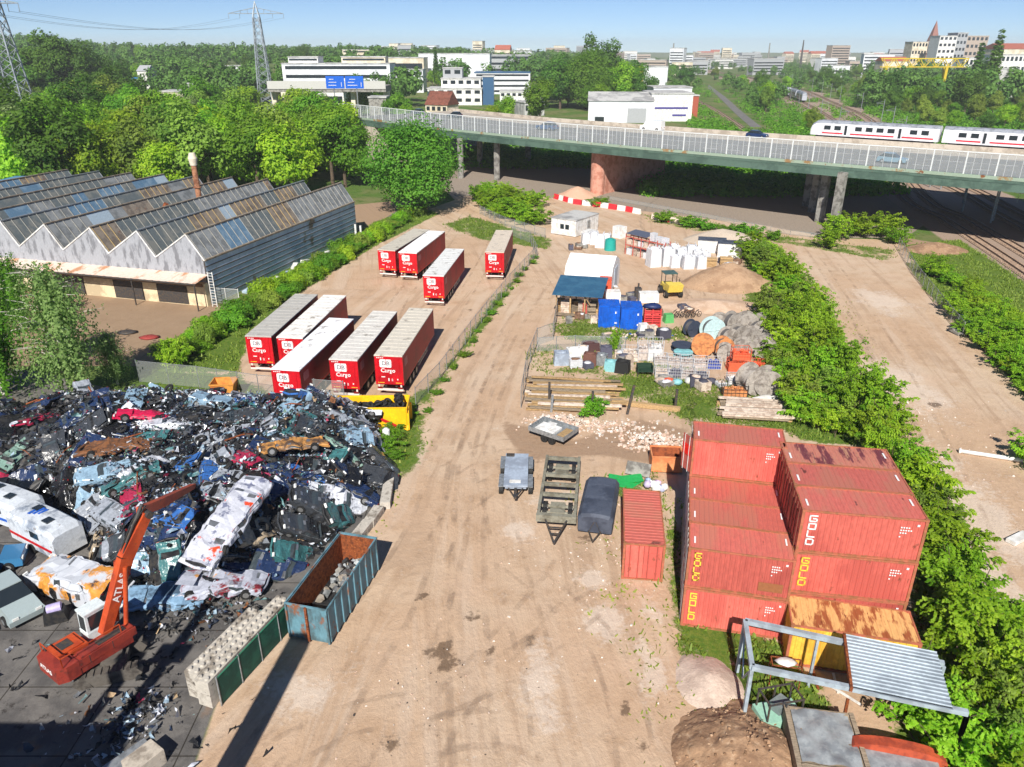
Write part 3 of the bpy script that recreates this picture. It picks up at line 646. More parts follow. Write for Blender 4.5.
WOODG = mat('weathered_wood', S(150,135,115), .85, c2=S(110,98,84), s2=3, stretch=(1,8,8), rnd=.25)

nb = [G(x, y, 9.3) for x, y in ((347,122.8),(361,124.6),(375,126.5),(440,136),(512,144),(576,150.5),(640,157),(704,163),(768,169),(832,175),(896,180.5),(960,186.5),(1024,192),(1120,201),(1260,213),(1500,232))]
def offset(line, d, z=None):
    out = []
    for i, p in enumerate(line):
        a = line[max(i-1,0)]; b = line[min(i+1,len(line)-1)]; e = (b-a); e.z = 0; e.normalize()
        out.append(Vector((p.x-e.y*d, p.y+e.x*d, p.z if z is None else z)))
    return out
def ribbon(mb, line, d0, d1, z0, z1, mi=0):
    """closed box section swept along line"""
    A = offset(line, d0); B = offset(line, d1); n = len(line); vs = []; fs = []
    for a, b in zip(A, B): vs += [(a.x,a.y,z0),(b.x,b.y,z0),(b.x,b.y,z1),(a.x,a.y,z1)]
    for i in range(n-1):
        o = i*4
        for k in range(4): fs.append((o+k, o+4+k, o+4+(k+1)%4, o+(k+1)%4))
    fs += [(3,2,1,0),((n-1)*4,(n-1)*4+1,(n-1)*4+2,(n-1)*4+3)]
    mb.add(vs, fs, mi); return mb
W_ = 38.
via = thing('road_viaduct', 'long green-girdered road viaduct on piers crossing behind the yard', 'viaduct', nb[4]*1)
via.location = (0,0,0)
ribbon(MB(), nb, .35, W_-.4, 10.3, 10.86).build('deck', CONCR, via)
ribbon(MB(), nb, 1.3, W_-1.0, 10.864, 10.89).build('road_surface', ASPH_M, via)
for d in (.36, 10., 20., 29., 36.): ribbon(MB(), nb, d-.3 if d < 1 else d, d+.7, 9.1 if d < 1 else 9.35, 10.296).build('girder', GIRD, via)
ribbon(MB(), nb, 0, .34, 10.3, 10.75).build('edge_web', GIRD, via); ribbon(MB(), nb, -.06, .34, 10.754, 11.25).build('edge_beam', KERBM, via)
ribbon(MB(), nb, W_-.39, W_, 10.2, 11.75).build('parapet', BEIGE, via); ribbon(MB(), nb, W_-11.5, W_-1.02, 10.894, 10.91).build('far_carriageway', mat('dusty_asphalt', S(182,172,158), .9, c2=S(160,150,138), s2=.3), via)
m_ = MB()
for d in (9.4, 18.2, 27.3):
    for i in range(len(nb)-1):
        a, b = offset([nb[i], nb[i+1]], d); L = (b-a).length; k = 0
        while k < L-3:
            p = a.lerp(b, k/L); q = a.lerp(b, (k+3)/L); p.z = q.z = 10.9; m_.bar(p, q, .16, .01); k += 9 if d != 18.2 else 3.2
m_.build('lane_marking', WHITE, via)
def pier(px, py, d0=None, w=1.1, m=GREYC, name='pier'):
    p = G(px, py); MB().box((p.x, p.y, 4.9), (w, w, 10.2), 0, .75).build(name, m, via)
for px, py in ((461,178),(497,180),(528,166),(480,167)): 
    p = G(px, py); MB().cyl((p.x,p.y,-.3),(p.x,p.y,9.4),.75,n=14).build('pier', GREYC, via)
for px, py in ((833,231),(819,222),(812,212),(806,206)): pier(px, py, w=1.25)
p = G(594.5, 193); e = (nb[7]-nb[5]).normalized(); q = Vector((-e.y, e.x, 0))
m_ = MB(); m_.box((p.x+q.x*12+1.2, p.y+q.y*12, 4.6), (2.9, 27, 10.), 0, math.atan2(-q.x, q.y)); m_.cyl((p.x+1.4-q.x*1.5,p.y-q.y*1.5,-.3),(p.x+1.4-q.x*1.5,p.y-q.y*1.5,9.6),1.55,n=20); m_.build('pier', PINK, via)
e2 = (nb[2]-nb[1]).normalized(); q2 = Vector((-e2.y, e2.x, 0)); p = nb[2]
MB().box((p.x+q2.x*18.6-e2.x*5, p.y+q2.y*18.6-e2.y*5, 4.4), (9, 37, 9.6), 0, math.atan2(-q2.x, q2.y)).build('abutment', BEIGE, via)
# barrier fence on the near edge
fen = thing('bridge_barrier', 'pale post and panel barrier along the viaduct edge above the green girder', 'barrier')
fl = offset(nb, .17); seg = []
for a, b in zip(fl, fl[1:]):
    L = (b-a).length; n = max(1, round(L/4.3)); seg += [a.lerp(b, k/n) for k in range(n)]
seg.append(fl[-1])
pm = MB().box((0,0,1.7), (.17,.17,3.4)).mesh('fence_post', POSTM)
for p in seg: obj('fence_post', pm, fen, (p.x,p.y,11.25), .75)
sb = MB(); 
for a, b in zip(seg, seg[1:]):
    for k in range(1, 4):
        p = a.lerp(b, k/4); sb.box((p.x,p.y,12.8), (.035,.035,3.1), 0, .75)
ribbon(MB(), nb, .1, .22, 14.5, 14.64).build('top_rail', POSTM, fen)
pb_ = ribbon(MB(), nb, .155, .185, 11.3, 14.45, 0); pb_.add(sb.v, sb.f, 1); pb_.build('barrier_panel', [PANELM, POSTM], fen)

# ---- cars
CARP = mat('car_paint', (1,1,1,1), .28, spec=.6, objcol=True, jit=.03, coat=.5)
TAIL = mat('tail_light', (.22,.012,.012,1), .35)
HEADL = mat('head_light', (.8,.82,.8,1), .15)
def car_shape(L, Wd, prof, roof, wheel=.32):
    """prof: list (x,z) body side; roof list (x,z) greenhouse"""
    root = thing('parked_car', '', 'car')
    b = MB(); n = len(prof)
    w0, w1 = Wd/2, Wd/2*.9
    vs = [(x, -w0 if z < .75 else -w1, z) for x, z in prof]+[(x, w0 if z < .75 else w1, z) for x, z in prof]
    b.add(vs, [(i,(i+1)%n,n+(i+1)%n,n+i) for i in range(n)]+[tuple(reversed(range(n))), tuple(range(n,2*n))])
    b.build('body', CARP, root)
    r0, r1 = roof[0], roof[-1]; gl = MB(); n = len(roof)
    vs = [(x, -w1*(1 if z < .95 else .82), z) for x, z in roof]+[(x, w1*(1 if z < .95 else .82), z) for x, z in roof]
    gl.add(vs, [(i,(i+1)%n,n+(i+1)%n,n+i) for i in range(n)]+[tuple(reversed(range(n))), tuple(range(n,2*n))]); gl.build('window_glass', DARKGL, root)
    top = [p for p in roof if p[1] > max(z for _, z in roof)-.1]
    MB().box(((top[0][0]+top[-1][0])/2,0,max(z for _, z in roof)+.02), (abs(top[-1][0]-top[0][0])*1.02, w1*1.62, .05)).build('roof_panel', CARP, root)
    for x in (-L*.31, L*.31):
        for y in (-w0+.05, w0-.05):
            wm = MB().cyl((0,-.11,0),(0,.11,0), wheel, n=14); wm.cyl((0,-.12,0),(0,.12,0), wheel*.55, n=10, mi=1); wm.build('wheel', [BLACK, GALV], root, (x,y,wheel))
    for y in (-w1*.7, w1*.7):
        MB().box((0,0,0),(.06,.3,.14)).build('headlight', HEADL, root, (L/2-.02,y,.68)); MB().box((0,0,0),(.06,.26,.18)).build('tail_light', TAIL, root, (-L/2+.02,y,.78))
    return root
hatch = car_shape(4.3, 1.78, [(-2.15,.28),(2.1,.28),(2.15,.6),(2.05,.78),(.95,.93),(-1.9,.98),(-2.12,.85)], [(.95,.92),(.2,1.42),(-1.3,1.46),(-1.95,.97)])
vanp = car_shape(5.6, 2.0, [(-2.8,.32),(2.75,.32),(2.8,.75),(2.65,1.05),(1.9,1.28),(1.25,2.25),(-2.75,2.35)], [(1.88,1.27),(1.3,2.12),(.6,2.12),(.6,1.3)], .36)
def brot(px):
    i = min(range(len(nb)-1), key=lambda k: abs(512+CF*nb[k].x/(nb[k].y*_c-(9.3-CH)*_s)-px)); e = nb[i+1]-nb[i]; return math.atan2(e.y, e.x)
def road_car(src, px, py, col, label, cat='car', name=None, sc=1.12, flip=0):
    p = G(px, py, 10.895); d = dup(src, p, brot(px)+flip, label, None, sc, color=col) ; d['category'] = cat
    d.name = name or 'driving_car'; return d
road_car(hatch, 547, 130, S(35,70,110), 'dark blue people carrier on the viaduct left of the white van', flip=PI, sc=1.3)
road_car(vanp, 652, 130.5, S(235,235,235), 'white delivery van on the viaduct', 'van', 'delivery_van', 1.05, PI)
road_car(hatch, 757, 138, S(25,45,85), 'navy car on the viaduct ahead of the red striped train', sc=1.1)
road_car(hatch, 418, 114.5, S(40,55,80), 'small dark car farthest along the viaduct near the abutment', flip=PI)
road_car(hatch, 455, 117.5, S(22,35,60), 'black-blue car on the viaduct above the maple tree', flip=PI)
road_car(hatch, 892, 163, S(105,135,150), 'pale blue car behind the viaduct barrier in front of the train')
bpy.data.objects.remove(vanp) if False else None

# ---- railway
RAILM = mat('rail_steel', S(95,75,65), .5, metal=.3); SLEEP = mat('sleeper', S(165,142,122), .9, c2=S(135,114,98), s2=3)
def resample(line, step):
    pts = [Vector((p[0],p[1],0)) for p in line]; out = []
    for i in range(len(pts)-1):
        p0 = pts[max(i-1,0)]; p1 = pts[i]; p2 = pts[i+1]; p3 = pts[min(i+2,len(pts)-1)]; n = max(2, int((p2-p1).length/step))
        for k in range(n):
            t = k/n; out.append(.5*((2*p1)+(p2-p0)*t+(2*p0-5*p1+4*p2-p3)*t*t+(3*p1-p0-3*p2+p3)*t**3))
    out.append(pts[-1]); return out
def track(line, off, z=.12, name='railway_track', step=3., sl=True):
    L = offset(resample(line, step), off, z); mb = MB()
    ribbon(mb, L, -1.5, 1.5, z-.2, z-.02, 1)
    for g in (-.72,.72): ribbon(mb, L, g-.06, g+.06, z+.08, z+.26, 0)
    if sl:
        for a, b in zip(L, L[1:]):
            if a.y > 260: continue
            n = int((b-a).length/.65) or 1; e = (b-a).normalized(); q = Vector((-e.y,e.x,0))
            for k in range(n):
                p = a.lerp(b, k/n); p.z = z+.04; mb.bar(p-q*1.3, p+q*1.3, .24, .12, 1)
    return tag(mb.build(name, [RAILM, SLEEP]), 'railway track with brown rails on sandy ballast', kind='structure')
for L_, offs in ((BALL[0], (-2.2, 2.2)), (BALL[1], (-2.2, 2.2))):
    for o_ in offs: track(L_, o_)
SID = [G(x, y)[:2] for x, y in ((748,132),(728,118),(712,108),(700,102),(692,97))]
for o_ in (0, 5.5): track(SID, o_, .1, 'siding_track', 3, False)
# catenary masts
mm = MB().cyl((0,0,0),(0,0,9.5),.17,.11,n=8).mesh('post', GALV)
ar = MB(); ar.bar((0,0,7.6),(3.2,0,7.9),.09); ar.bar((0,0,8.7),(3.2,0,7.9),.06); ar.bar((2.6,0,7.8),(2.6,0,6.3),.05); ar = ar.mesh('bracket', GALV)
k_ = 0
for L_, sd_ in ((BALL[0], -5.2), (BALL[1], 5.2)):
    pts = offset(resample(L_, 45.), sd_, 0)
    for p, q in zip(pts, pts[1:]):
        if p.y < 120 or p.y > 800: continue
        t_ = thing('catenary_mast', 'thin grey catenary mast with bracket beside the railway', 'catenary mast', p, math.atan2((q-p).y,(q-p).x)+(PI/2 if sd_ < 0 else -PI/2), 'catenary masts along the railway')
        obj('post', mm, t_); obj('bracket', ar, t_); k_ += 1
# trains
TRW = mat('train_white', S(228,228,232), .35, c2=S(205,206,212), s2=.8); TRR = mat('train_red_band', S(205,30,50), .4); TRG = mat('train_roof', S(150,155,165), .5, c2=S(120,125,132), s2=1.); UND = mat('train_underframe', S(60,58,58), .8)
def coach(label, p, q, cab=False, h=4.05, wd=2.85, side=TRW, band=True, dd=False, name='railway_coach', group=None):
    L = (q-p).length; yaw = math.atan2((q-p).y, (q-p).x)
    t_ = thing(name, label, 'train coach', p, yaw, group)
    sec = [(-wd/2,.95),(-wd/2,2.9),(-wd/2*.93,3.35),(-wd/2*.6,3.8),(0,3.95),(wd/2*.6,3.8),(wd/2*.93,3.35),(wd/2,2.9),(wd/2,.95)]
    sec = [(y, .95+(z-.95)*(h-.95)/3.0) for y, z in sec]
    xs = [(.1,1,1)] if not cab else [(0,.84,.56),(.3,.94,.78),(1.1,1,.96),(2.0,1,1)]
    xs = xs+[(L-.1,1,1)]
    mb = MB(); n = len(sec)
    for x, sy, sz in xs: mb.v += [(x, y*sy, .95+(z-.95)*sz) for y, z in sec]
    for i in range(len(xs)-1):
        for k in range(n):
            a = i*n+k; b = i*n+(k+1)%n; mb.f.append((a, b, b+n, a+n)); mb.sm.append(False)
            mb.m.append(1 if 1 <= k <= 6 and k not in (1,6) else 0)
    mb.add([mb.v[k] for k in range(n)], [tuple(range(n))]); mb.add([mb.v[(len(xs)-1)*n+k] for k in range(n)], [tuple(reversed(range(n)))])
    mb.build('body', [side, TRG], t_)
    u = MB(); u.bx(1.2,L-1.2,-1.1,1.1,.35,.95); u.build('underframe', UND, t_)
    for x in (3.6, L-3.6):
        b = MB()
        for dx in (-1.2,1.2):
            for y in (-.75,.75): b.cyl((x+dx,y-.07,.46),(x+dx,y+.07,.46),.46,n=12)
        b.bx(x-1.7,x+1.7,-1.0,1.0,.4,.62); b.build('bogie', UND, t_)
    if band:
        for y in (-wd/2-.012, wd/2+.012):
            b = MB()
            for x0, x1 in ((2.6,L*.27),(L*.33,L*.67),(L*.73,L-1.)): b.bx(x0,x1,y-.01,y+.01,1.35,1.62)
            b.build('red_stripe', TRR, t_)
    rows = (2.15,) if not dd else (1.55, 3.0)
    for y in (-wd/2-.015, wd/2+.015):
        for zr in rows:
            x = 2.9
            while x < L-2:
                if abs(x-L*.3) > 1.1 and abs(x-L*.7) > 1.1: MB().bx(0,1.35,-.012,.012,0,.85).build('window', DARKGL, t_, (x,y,zr))
                else: MB().bx(0,.5,-.012,.012,-.9,1.).build('door', DARKGL if not dd else TRR, t_, (x,y,zr))
                x += 2.15
    if cab: MB().add([(.38,-.75,2.35),(.38,.75,2.35),(1.35,.85,3.35),(1.35,-.85,3.35)], [(0,3,2,1)]).build('windscreen', DARKGL, t_) if False else MB().box((.42,0,2.85),(.3,1.7,.75),0,0,0,-.75).build('windscreen', DARKGL, t_)
    return t_
tp = G(811,138.5,11.0); tq = G(1024,152.5,11.0); te = (tq-tp).normalized()
RZ = 10.95
rl = [tp-te*2, tp+te*20, tq, tq+te*30, tq+te*52]
rv = thing('deck_track', 'rail track on the far side of the viaduct deck under the white train', 'track')
ribbon(MB(), rl, -.9, -.75, RZ-.03, RZ+.1).build('rail', RAILM, rv); ribbon(MB(), rl, .6, .75, RZ-.03, RZ+.1).build('rail', RAILM, rv)
ribbon(MB(), rl, -1.6, 1.6, 10.915, RZ-.031).build('track_bed', SLEEP, rv)
tb = Vector((tp.x,tp.y,RZ+.1)); LC = 25.6
coach('white control coach with red stripe and sloping cab at the head of the train', tb, tb+te*LC, True)
coach('white coach with red stripe coupled behind the control coach', tb+te*(LC+.5), tb+te*(2*LC+.5))
coach('white coach with red stripe running out of the picture at its right edge', tb+te*(2*LC+1), tb+te*(3*LC+1))
SILV = mat('train_silver', S(175,180,190), .4)
bl = offset(resample(BALL[1], 6.), -2.2, .4); st_ = min(range(len(bl)), key=lambda i: abs(bl[i].y-G(803,103).y))
kk = st_
for i in range(4):
    a = bl[kk]; j = kk
    while j < len(bl)-1 and (bl[j]-a).length < 25: j += 1
    coach(['silver double-deck coach leading the distant train on the line','second silver coach of the distant double-deck train','third silver coach of the distant double-deck train','rearmost silver coach of the distant double-deck train'][i], a, a+(bl[j]-a).normalized()*25, i == 0, 5.6, 3.1, SILV, False, True, 'double_deck_coach'); kk = j

# ---- pylons
LAT = mat('pylon_steel', S(150,158,165), .5, metal=.3, c2=S(120,126,132), s2=.5)
def pylon(label, loc, h, wb, wt, arms, rz=0, t_=.22, panels=11):
    root = thing('power_pylon', label, 'pylon', loc, rz)
    cor = lambda z: wb+(wt-wb)*min(1, z/(h*.86)) if z < h*.86 else wt*(1-(z-h*.86)/(h*.14))*.9+.1
    for sx, sy in ((1,1),(1,-1),(-1,1),(-1,-1)):
        MB().bar((sx*wb/2,sy*wb/2,-.5),(sx*wt/2,sy*wt/2,h*.86),t_).bar((sx*wt/2,sy*wt/2,h*.86),(0,0,h),t_*.8).build('leg', LAT, root)
    b = MB(); zs = [h*.86*(1-(1-k/panels)**1.15) for k in range(panels+1)]
    for z0, z1 in zip(zs, zs[1:]):
        a, c = cor(z0)/2, cor(z1)/2
        for p in (((-a,-a),(c,-c)),((a,-a),(-c,-c)),((-a,a),(c,c)),((a,a),(-c,c)),((-a,-a),(-c,c)),((-a,a),(-c,-c)),((a,-a),(c,c)),((a,a),(c,-c))):
            b.bar((p[0][0],p[0][1],z0),(p[1][0],p[1][1],z1),t_*.5)
    b.build('bracing', LAT, root)
    for za, ln in arms:
        a = MB(); w2 = cor(za)/2
        for s_ in (-1,1):
            for y in (-w2,w2):
                a.bar((0,y,za),(s_*ln,0,za),t_*.7); a.bar((0,y*.5,za+ln*.2),(s_*ln,0,za),t_*.6)
            for k in (.3,.55,.8): a.bar((s_*ln*k,0,za),(s_*ln*k,0,za+ln*.2*(1-k)),t_*.45)
        a.build('crossarm', LAT, root)
        for s_ in (-1,-.6,.6,1): MB().cyl((s_*ln,0,za-.1),(s_*ln,0,za-2.2),.1,n=6).build('insulator', LAT, root)
    return root
P1 = GD(29, 235); P1.z = 0; P2_ = GD(268, 410); P2_.z = 0
pylon('tall lattice pylon above the woods, its top cut off by the view', P1, 54, 9.5, 2.6, [(ZT(3,235),7.2),(ZT(-45,235),9)], .1, .36, 12)
pylon('grey lattice pylon with one wide crossarm rising behind the shed', P2_, ZT(1,410), 7.2, 3.0, [(ZT(13.5,410),13.2)], .1, .42, 12)
WIRE = mat('wire', (.12,.12,.13,1), .5)
for k, s_ in enumerate((-1,-.6,.6,1)):
    a = Vector((P1.x+s_*7.2,P1.y,ZT(3,235)-2)); b = Vector((P2_.x+s_*13.2,P2_.y,ZT(13.5,410)-2)); c_ = [a.lerp(b, t/16)-Vector((0,0,math.sin(PI*t/16)*5)) for t in range(17)]
    tag(MB().tube(c_, .035, 4).build('power_line', WIRE), 'thin power line strung between the two lattice pylons', 'power line', 'power lines between the pylons')

# ---- far buildings
CLAD = mat('white_cladding', S(225,228,232), .55, c2=S(205,208,214), s2=.15)
CREAM = mat('cream_render', S(225,215,195), .8, c2=S(200,188,165), s2=.2); GREYB = mat('grey_block', S(165,168,172), .7); BLUEB = mat('blue_glass_block', S(60,95,130), .25, spec=.7)
TILE = mat('brown_roof_tile', S(125,75,60), .85, c2=S(100,58,46), s2=.8); REDT = mat('red_roof_tile', S(165,95,78), .85); FLATR = mat('flat_roof', S(190,190,188), .8, c2=S(150,150,150), s2=.2); BLUER = mat('bright_blue_roof', S(45,130,200), .5)
YELB = mat('yellow_steel', S(205,180,50), .5)
PLOTS = []
def block(label, px0, px1, Y, ytop, depth, wall, floors=0, rz=0, roof=FLATR, z0=None, fc=None, cat='building', name='office_block', win=DARKGL, gable=None, group=None, parts=True, cols=0):
    a = GD(px0, Y); b = GD(px1, Y); w = (b-a).length; c = (a+b)/2; zb = float(hz(c.x, Y)) if z0 is None else z0; h = max(3, ZT(ytop, Y)-zb)
    t_ = thing(name, label, cat, (c.x, Y, zb), rz, group); PLOTS.append((c.x-w/2, c.x+w/2, Y, Y+depth, fc if fc is not None else min(60, 6+(Y-100)*.14)))
    MB().bx(-w/2,w/2,0,depth,-3,h).build('wall', wall, t_)
    if gable:
        MB().prism_x([(-.4,h-.05),(depth/2,h+gable),(depth+.4,h-.05)], -w/2-.4, w/2+.4).build('roof', roof, t_)
    else: MB().bx(-w/2-.3,w/2+.3,-.3,depth+.3,h+.002,h+.5).build('roof', roof, t_)
    if parts and floors:
        fh = h/floors
        for k in range(floors):
            z = fh*(k+.42)
            if cols:
                for j in range(cols):
                    x = -w/2+w*(j+.5)/cols; MB().bx(-w/cols*.3,w/cols*.3,-.08,.05,0,fh*.42).build('window', win, t_, (x,0,z))
            else: MB().bx(-w/2+w*.03,w/2-w*.03,-.1,.05,0,fh*.36).build('window_band', win, t_, (0,0,z))
    return t_
block('long white and blue office block with ribbon windows behind the blue road sign', 286, 392, 470, 64, 22, CLAD, 4)
block('white rooftop storey set on the long ribbon-windowed office', 293, 322, 474, 58.5, 14, WHITE, 1, z0=ZT(64,470)+.52, name='rooftop_storey')
block('cream upper storey at the end of the long ribbon-windowed office', 345, 388, 480, 61, 12, CREAM, 1, z0=ZT(64,470)+.52, name='rooftop_storey')
block('huge white windowless hall on the horizon left of the terraced office', 420, 490, 640, 54, 60, CLAD, 0, name='white_hall')
block('low cream hall in front of the huge white hall', 373, 425, 600, 58, 30, CREAM, 1, name='low_hall')
block('grey-white low works building beside the cream hall', 375, 425, 540, 80, 16, CLAD, 1, name='works_building')
block('white terraced office, its lowest and widest tier', 428, 482, 440, 89, 22, WHITE, 2, cols=6, name='terraced_office')
block('middle tier of the white terraced office', 442, 481, 444, 79, 17, WHITE, 1, cols=5, z0=ZT(89,440)+.55, name='terraced_office')
block('pale green-grey top tier of the white terraced office', 444, 463, 448, 68.5, 12, GREYB, 1, cols=2, z0=ZT(79,444)+.55, name='terraced_office')
block('blue glazed stair tower on the terraced white office', 483, 494, 443, 77, 15, BLUEB, 0, name='stair_tower')
block('blue-roofed office with white window bands right of the terraced office', 475, 530, 520, 73, 30, CLAD, 4, roof=BLUEB)
block('low grey workshop with big dark openings beyond the viaduct', 524, 545, 380, 103, 14, FLATR, 1, rz=.35, cols=5, name='workshop')
block('house with brown tiled roof and cream gable beside the viaduct', 424, 449, 385, 105, 11, CREAM, 1, rz=-.45, roof=TILE, gable=6, cat='house', name='gabled_house', cols=4)
block('long pale office wing between the tall hall and the ribbon office', 392, 424, 520, 70, 16, CLAD, 3, name='office_wing'); block('low white depot beside the blue-roofed office', 500, 545, 440, 92, 18, WHITE, 2, cols=8, name='depot'); block('grey flat block far behind the blue-roofed office', 488, 530, 760, 55, 24, GREYB, 3, name='grey_block'); block('cream flat block on the wooded skyline near the tall hall', 345, 372, 800, 50, 24, CREAM, 4, name='skyline_block')
block('white low shed in front of the ribbon office', 300, 345, 400, 92, 14, WHITE, 1, fc=12, name='white_shed'); block('small pale block left of the blue road sign', 276, 292, 420, 84, 12, CREAM, 2, cols=3, fc=12, name='pale_block')
hall = block('broad white industrial hall with grey roller gate beyond the viaduct', 588, 652, 345, 101, 34, CLAD, 0, rz=-.1, roof=FLATR, gable=3., name='industrial_hall')
MB().bx(3,11,-.15,.05,0,6.).build('roller_gate', GREYB, hall); MB().bx(-11,-7,-.12,.05,0,2.4).build('door', DARKGL, hall)
hw = block('bright white annex with two purple-blue stripes joined to the industrial hall', 650, 691, 352, 94, 24, WHITE, 0, name='annex')
MB().bx(-7.5,7.2,-.1,.05,5.2,6.).build('stripe', mat('violet_band', S(75,70,140), .5), hw); MB().bx(.5,6.6,-.1,.05,2.2,3.).build('stripe', MATS['violet_band'], hw)
block('low white flat building with yellow end behind the green trees', 634, 666, 560, 67, 20, CLAD, 0, fc=6, name='retail_hall'); block('yellow end wing of the low white retail hall', 630, 642, 556, 66, 10, YELB, 0, fc=6, name='hall_wing')
block('bright blue low roofed hall in the wooded ridge near the pylon', 40, 67, 470, 74, 18, BLUER, 0, roof=BLUER, name='blue_hall')
block('white low building with blue roof strip among the wooded ridge', 106, 142, 480, 79, 14, CLAD, 1, roof=BLUER, name='blue_roofed_building'); block('white gabled house half hidden in the ridge trees', 143, 153, 470, 71, 12, WHITE, 0, roof=GREYB, gable=3, name='ridge_house', cat='house')
block('pale low house roof among trees left of the grey pylon', 165, 188, 330, 92, 12, CREAM, 0, roof=FLATR, name='low_house', cat='house'); block('small white tower house in the trees left of the grey pylon', 194, 201, 345, 84, 8, WHITE, 1, name='tower_house', cat='house', cols=1)
block('white strip of a long low hall deep in the ridge trees', 229, 252, 640, 66, 16, CLAD, 0, name='forest_hall')
block('light blue box building at the edge beyond the shed roof', -14, 45, 140, 189, 12, mat('pale_blue_wall', S(165,200,225), .6), 1, roof=mat('blue_roof_trim', S(90,140,180), .5), name='box_building', cols=3)
block('small blue container cabin seen under the viaduct', 540, 556, 245, 137, 4, BLUEP, 0, name='site_cabin'); block('white container cabin seen under the viaduct', 533, 541, 246, 137.5, 4, WHITE, 0, name='site_cabin')
block('plain concrete block building beside the abutment', 371, 388, 300, 98, 8, GREYC, 0, name='concrete_hut')
# far flyover with sign
fo = thing('concrete_flyover', 'distant concrete flyover with dark underside left of the blue road sign', 'flyover', GD(330, 340)); w2 = (GD(402,340)-GD(286,340)).length
MB().bx(-w2/2,w2/2,0,16,ZT(92,340),ZT(86,340)).build('deck', GREYC, fo); MB().bx(-w2/2,w2/2,-.3,-.01,ZT(89,340),ZT(81,340)).build('parapet', mat('flyover_wall', S(190,190,185), .7), fo)
for x in (-.48,-.16,.2,.48): MB().bx(-.9,.9,4,12,-2,ZT(92,340)-.02).build('pier', CREAM, fo, (x*w2,0,0))
sg = thing('road_sign', 'large blue motorway direction sign with white lines on posts', 'road sign', (GD(349,300).x, 300, 0)); sw = (GD(368,300)-GD(331,300)).length; z0, z1 = ZT(88.5,300), ZT(76,300)
SBL = mat('sign_blue', S(25,95,200), .4)
for s_ in (-1,1): MB().bx(s_*sw*.255-sw*.24,s_*sw*.255+sw*.24,-.1,.1,z0,z1).build('sign_panel', SBL, sg)
for x in (-.3,.3): MB().cyl((x*sw,.3,0),(x*sw,.3,z1),.2,n=8).build('post', GALV, sg)
mk = MB(); rr = random.Random(3); dh = z1-z0
for s_ in (-1,1):
    for k in range(3): mk.bx(s_*sw*.26-sw*.19+sw*rr.uniform(0,.06),s_*sw*.26+sw*rr.uniform(-.04,.09),-.13,-.105,z0+dh*(.24+.24*k),z0+dh*(.285+.24*k))
    mk.bar((s_*sw*.26+sw*.17,-.12,z0+dh*.15),(s_*sw*.26+sw*.17,-.12,z0+dh*.5),.2,.02)
mk.build('sign_marking', WHITE, sg)
# yellow gantry crane
gc = thing('gantry_crane', 'long yellow lattice gantry crane above the trees near the church', 'crane', (GD(918,520).x, 520, 0)); wl = (GD(958,520)-GD(874,520)).length; zc0, zc1 = ZT(67,520), ZT(58.5,520)
g_ = MB(); n = 14
for y in (0,3):
    g_.bar((-wl/2,y,zc0),(wl/2,y,zc0),.55); g_.bar((-wl/2,y,zc1),(wl/2,y,zc1),.6)
    for k in range(n): g_.bar((-wl/2+wl*k/n,y,zc0 if k%2 else zc1),(-wl/2+wl*(k+1)/n,y,zc1 if k%2 else zc0),.4)
g_.build('girder', YELB, gc)
for x in (.26,-.45):
    MB().bar((x*wl,0,0),(x*wl,0,zc0),1.6).bar((x*wl+2.5,4,0),(x*wl,3,zc0),1.2).build('leg', YELB, gc)
# church
SPI = mat('spire_copper', S(150,105,95), .7); cy = 900
ch = thing('church', 'brick church with a tall pointed spire on the city skyline', 'church', (GD(925,cy).x, cy, 0)); 
MB().bx(-5,5,-5,5,0,ZT(46,cy)).build('tower', mat('church_brick', S(165,120,100), .8), ch); zt = ZT(46,cy); zs_ = ZT(20,cy)
sp = MB(); sp.add([(-5.5,-5.5,zt),(5.5,-5.5,zt),(5.5,5.5,zt),(-5.5,5.5,zt),(0,0,zs_)], [(0,1,4),(1,2,4),(2,3,4),(3,0,4)]); sp.build('spire', SPI, ch)
MB().bx(-22,-5,-6,6,0,zt*.55).prism_x([(-7,zt*.55),(0,zt*.8),(7,zt*.55)],-22,-5).build('nave', MATS['church_brick'], ch)
block('white stepped apartment tower right of the church spire', 931, 948, 840, 36, 20, WHITE, 7, cols=4, name='apartment_tower'); block('pale grey apartment tower beside the white stepped one', 948, 958, 850, 33, 20, GREYB, 7, cols=3, name='apartment_tower')
block('brownish high block right of the pale apartment towers', 958, 979, 860, 36, 22, mat('brown_block', S(175,160,148), .8), 6, cols=5, name='apartment_tower'); block('cream wide block left of the church tower', 906, 921, 880, 42, 18, CREAM, 5, cols=5, name='apartment_tower')
block('long white windowed building with corner turrets behind the poplars', 984, 1022, 560, 55, 16, WHITE, 4, cols=9, name='white_long_building'); block('large red roofed hall behind the white turreted building', 996, 1040, 760, 49, 40, CREAM, 0, roof=REDT, gable=5, name='red_roofed_hall')
block('white terrace of houses beside the yellow crane end', 958, 984, 600, 58, 16, WHITE, 3, cols=6, name='white_terrace'); block('low long pale warehouse roof under the poplars', 972, 1012, 520, 69, 26, FLATR, 0, fc=3, name='warehouse'); block('red-brown roofed low house left of the yellow crane', 878, 903, 640, 61, 14, CREAM, 0, fc=6, roof=REDT, gable=3, name='brick_house', cat='house')
block('brown-orange shed beside the curved sidings', 685, 697, 370, 96, 8, mat('brick_red', S(165,85,65), .85), 0, name='brick_shed'); block('flat white long hall behind the striped annex', 652, 690, 400, 88, 20, CLAD, 1, name='flat_hall')
cityM = [WHITE, CREAM, CLAD, GREYB, MATS['brown_block'], CREAM, REDT]
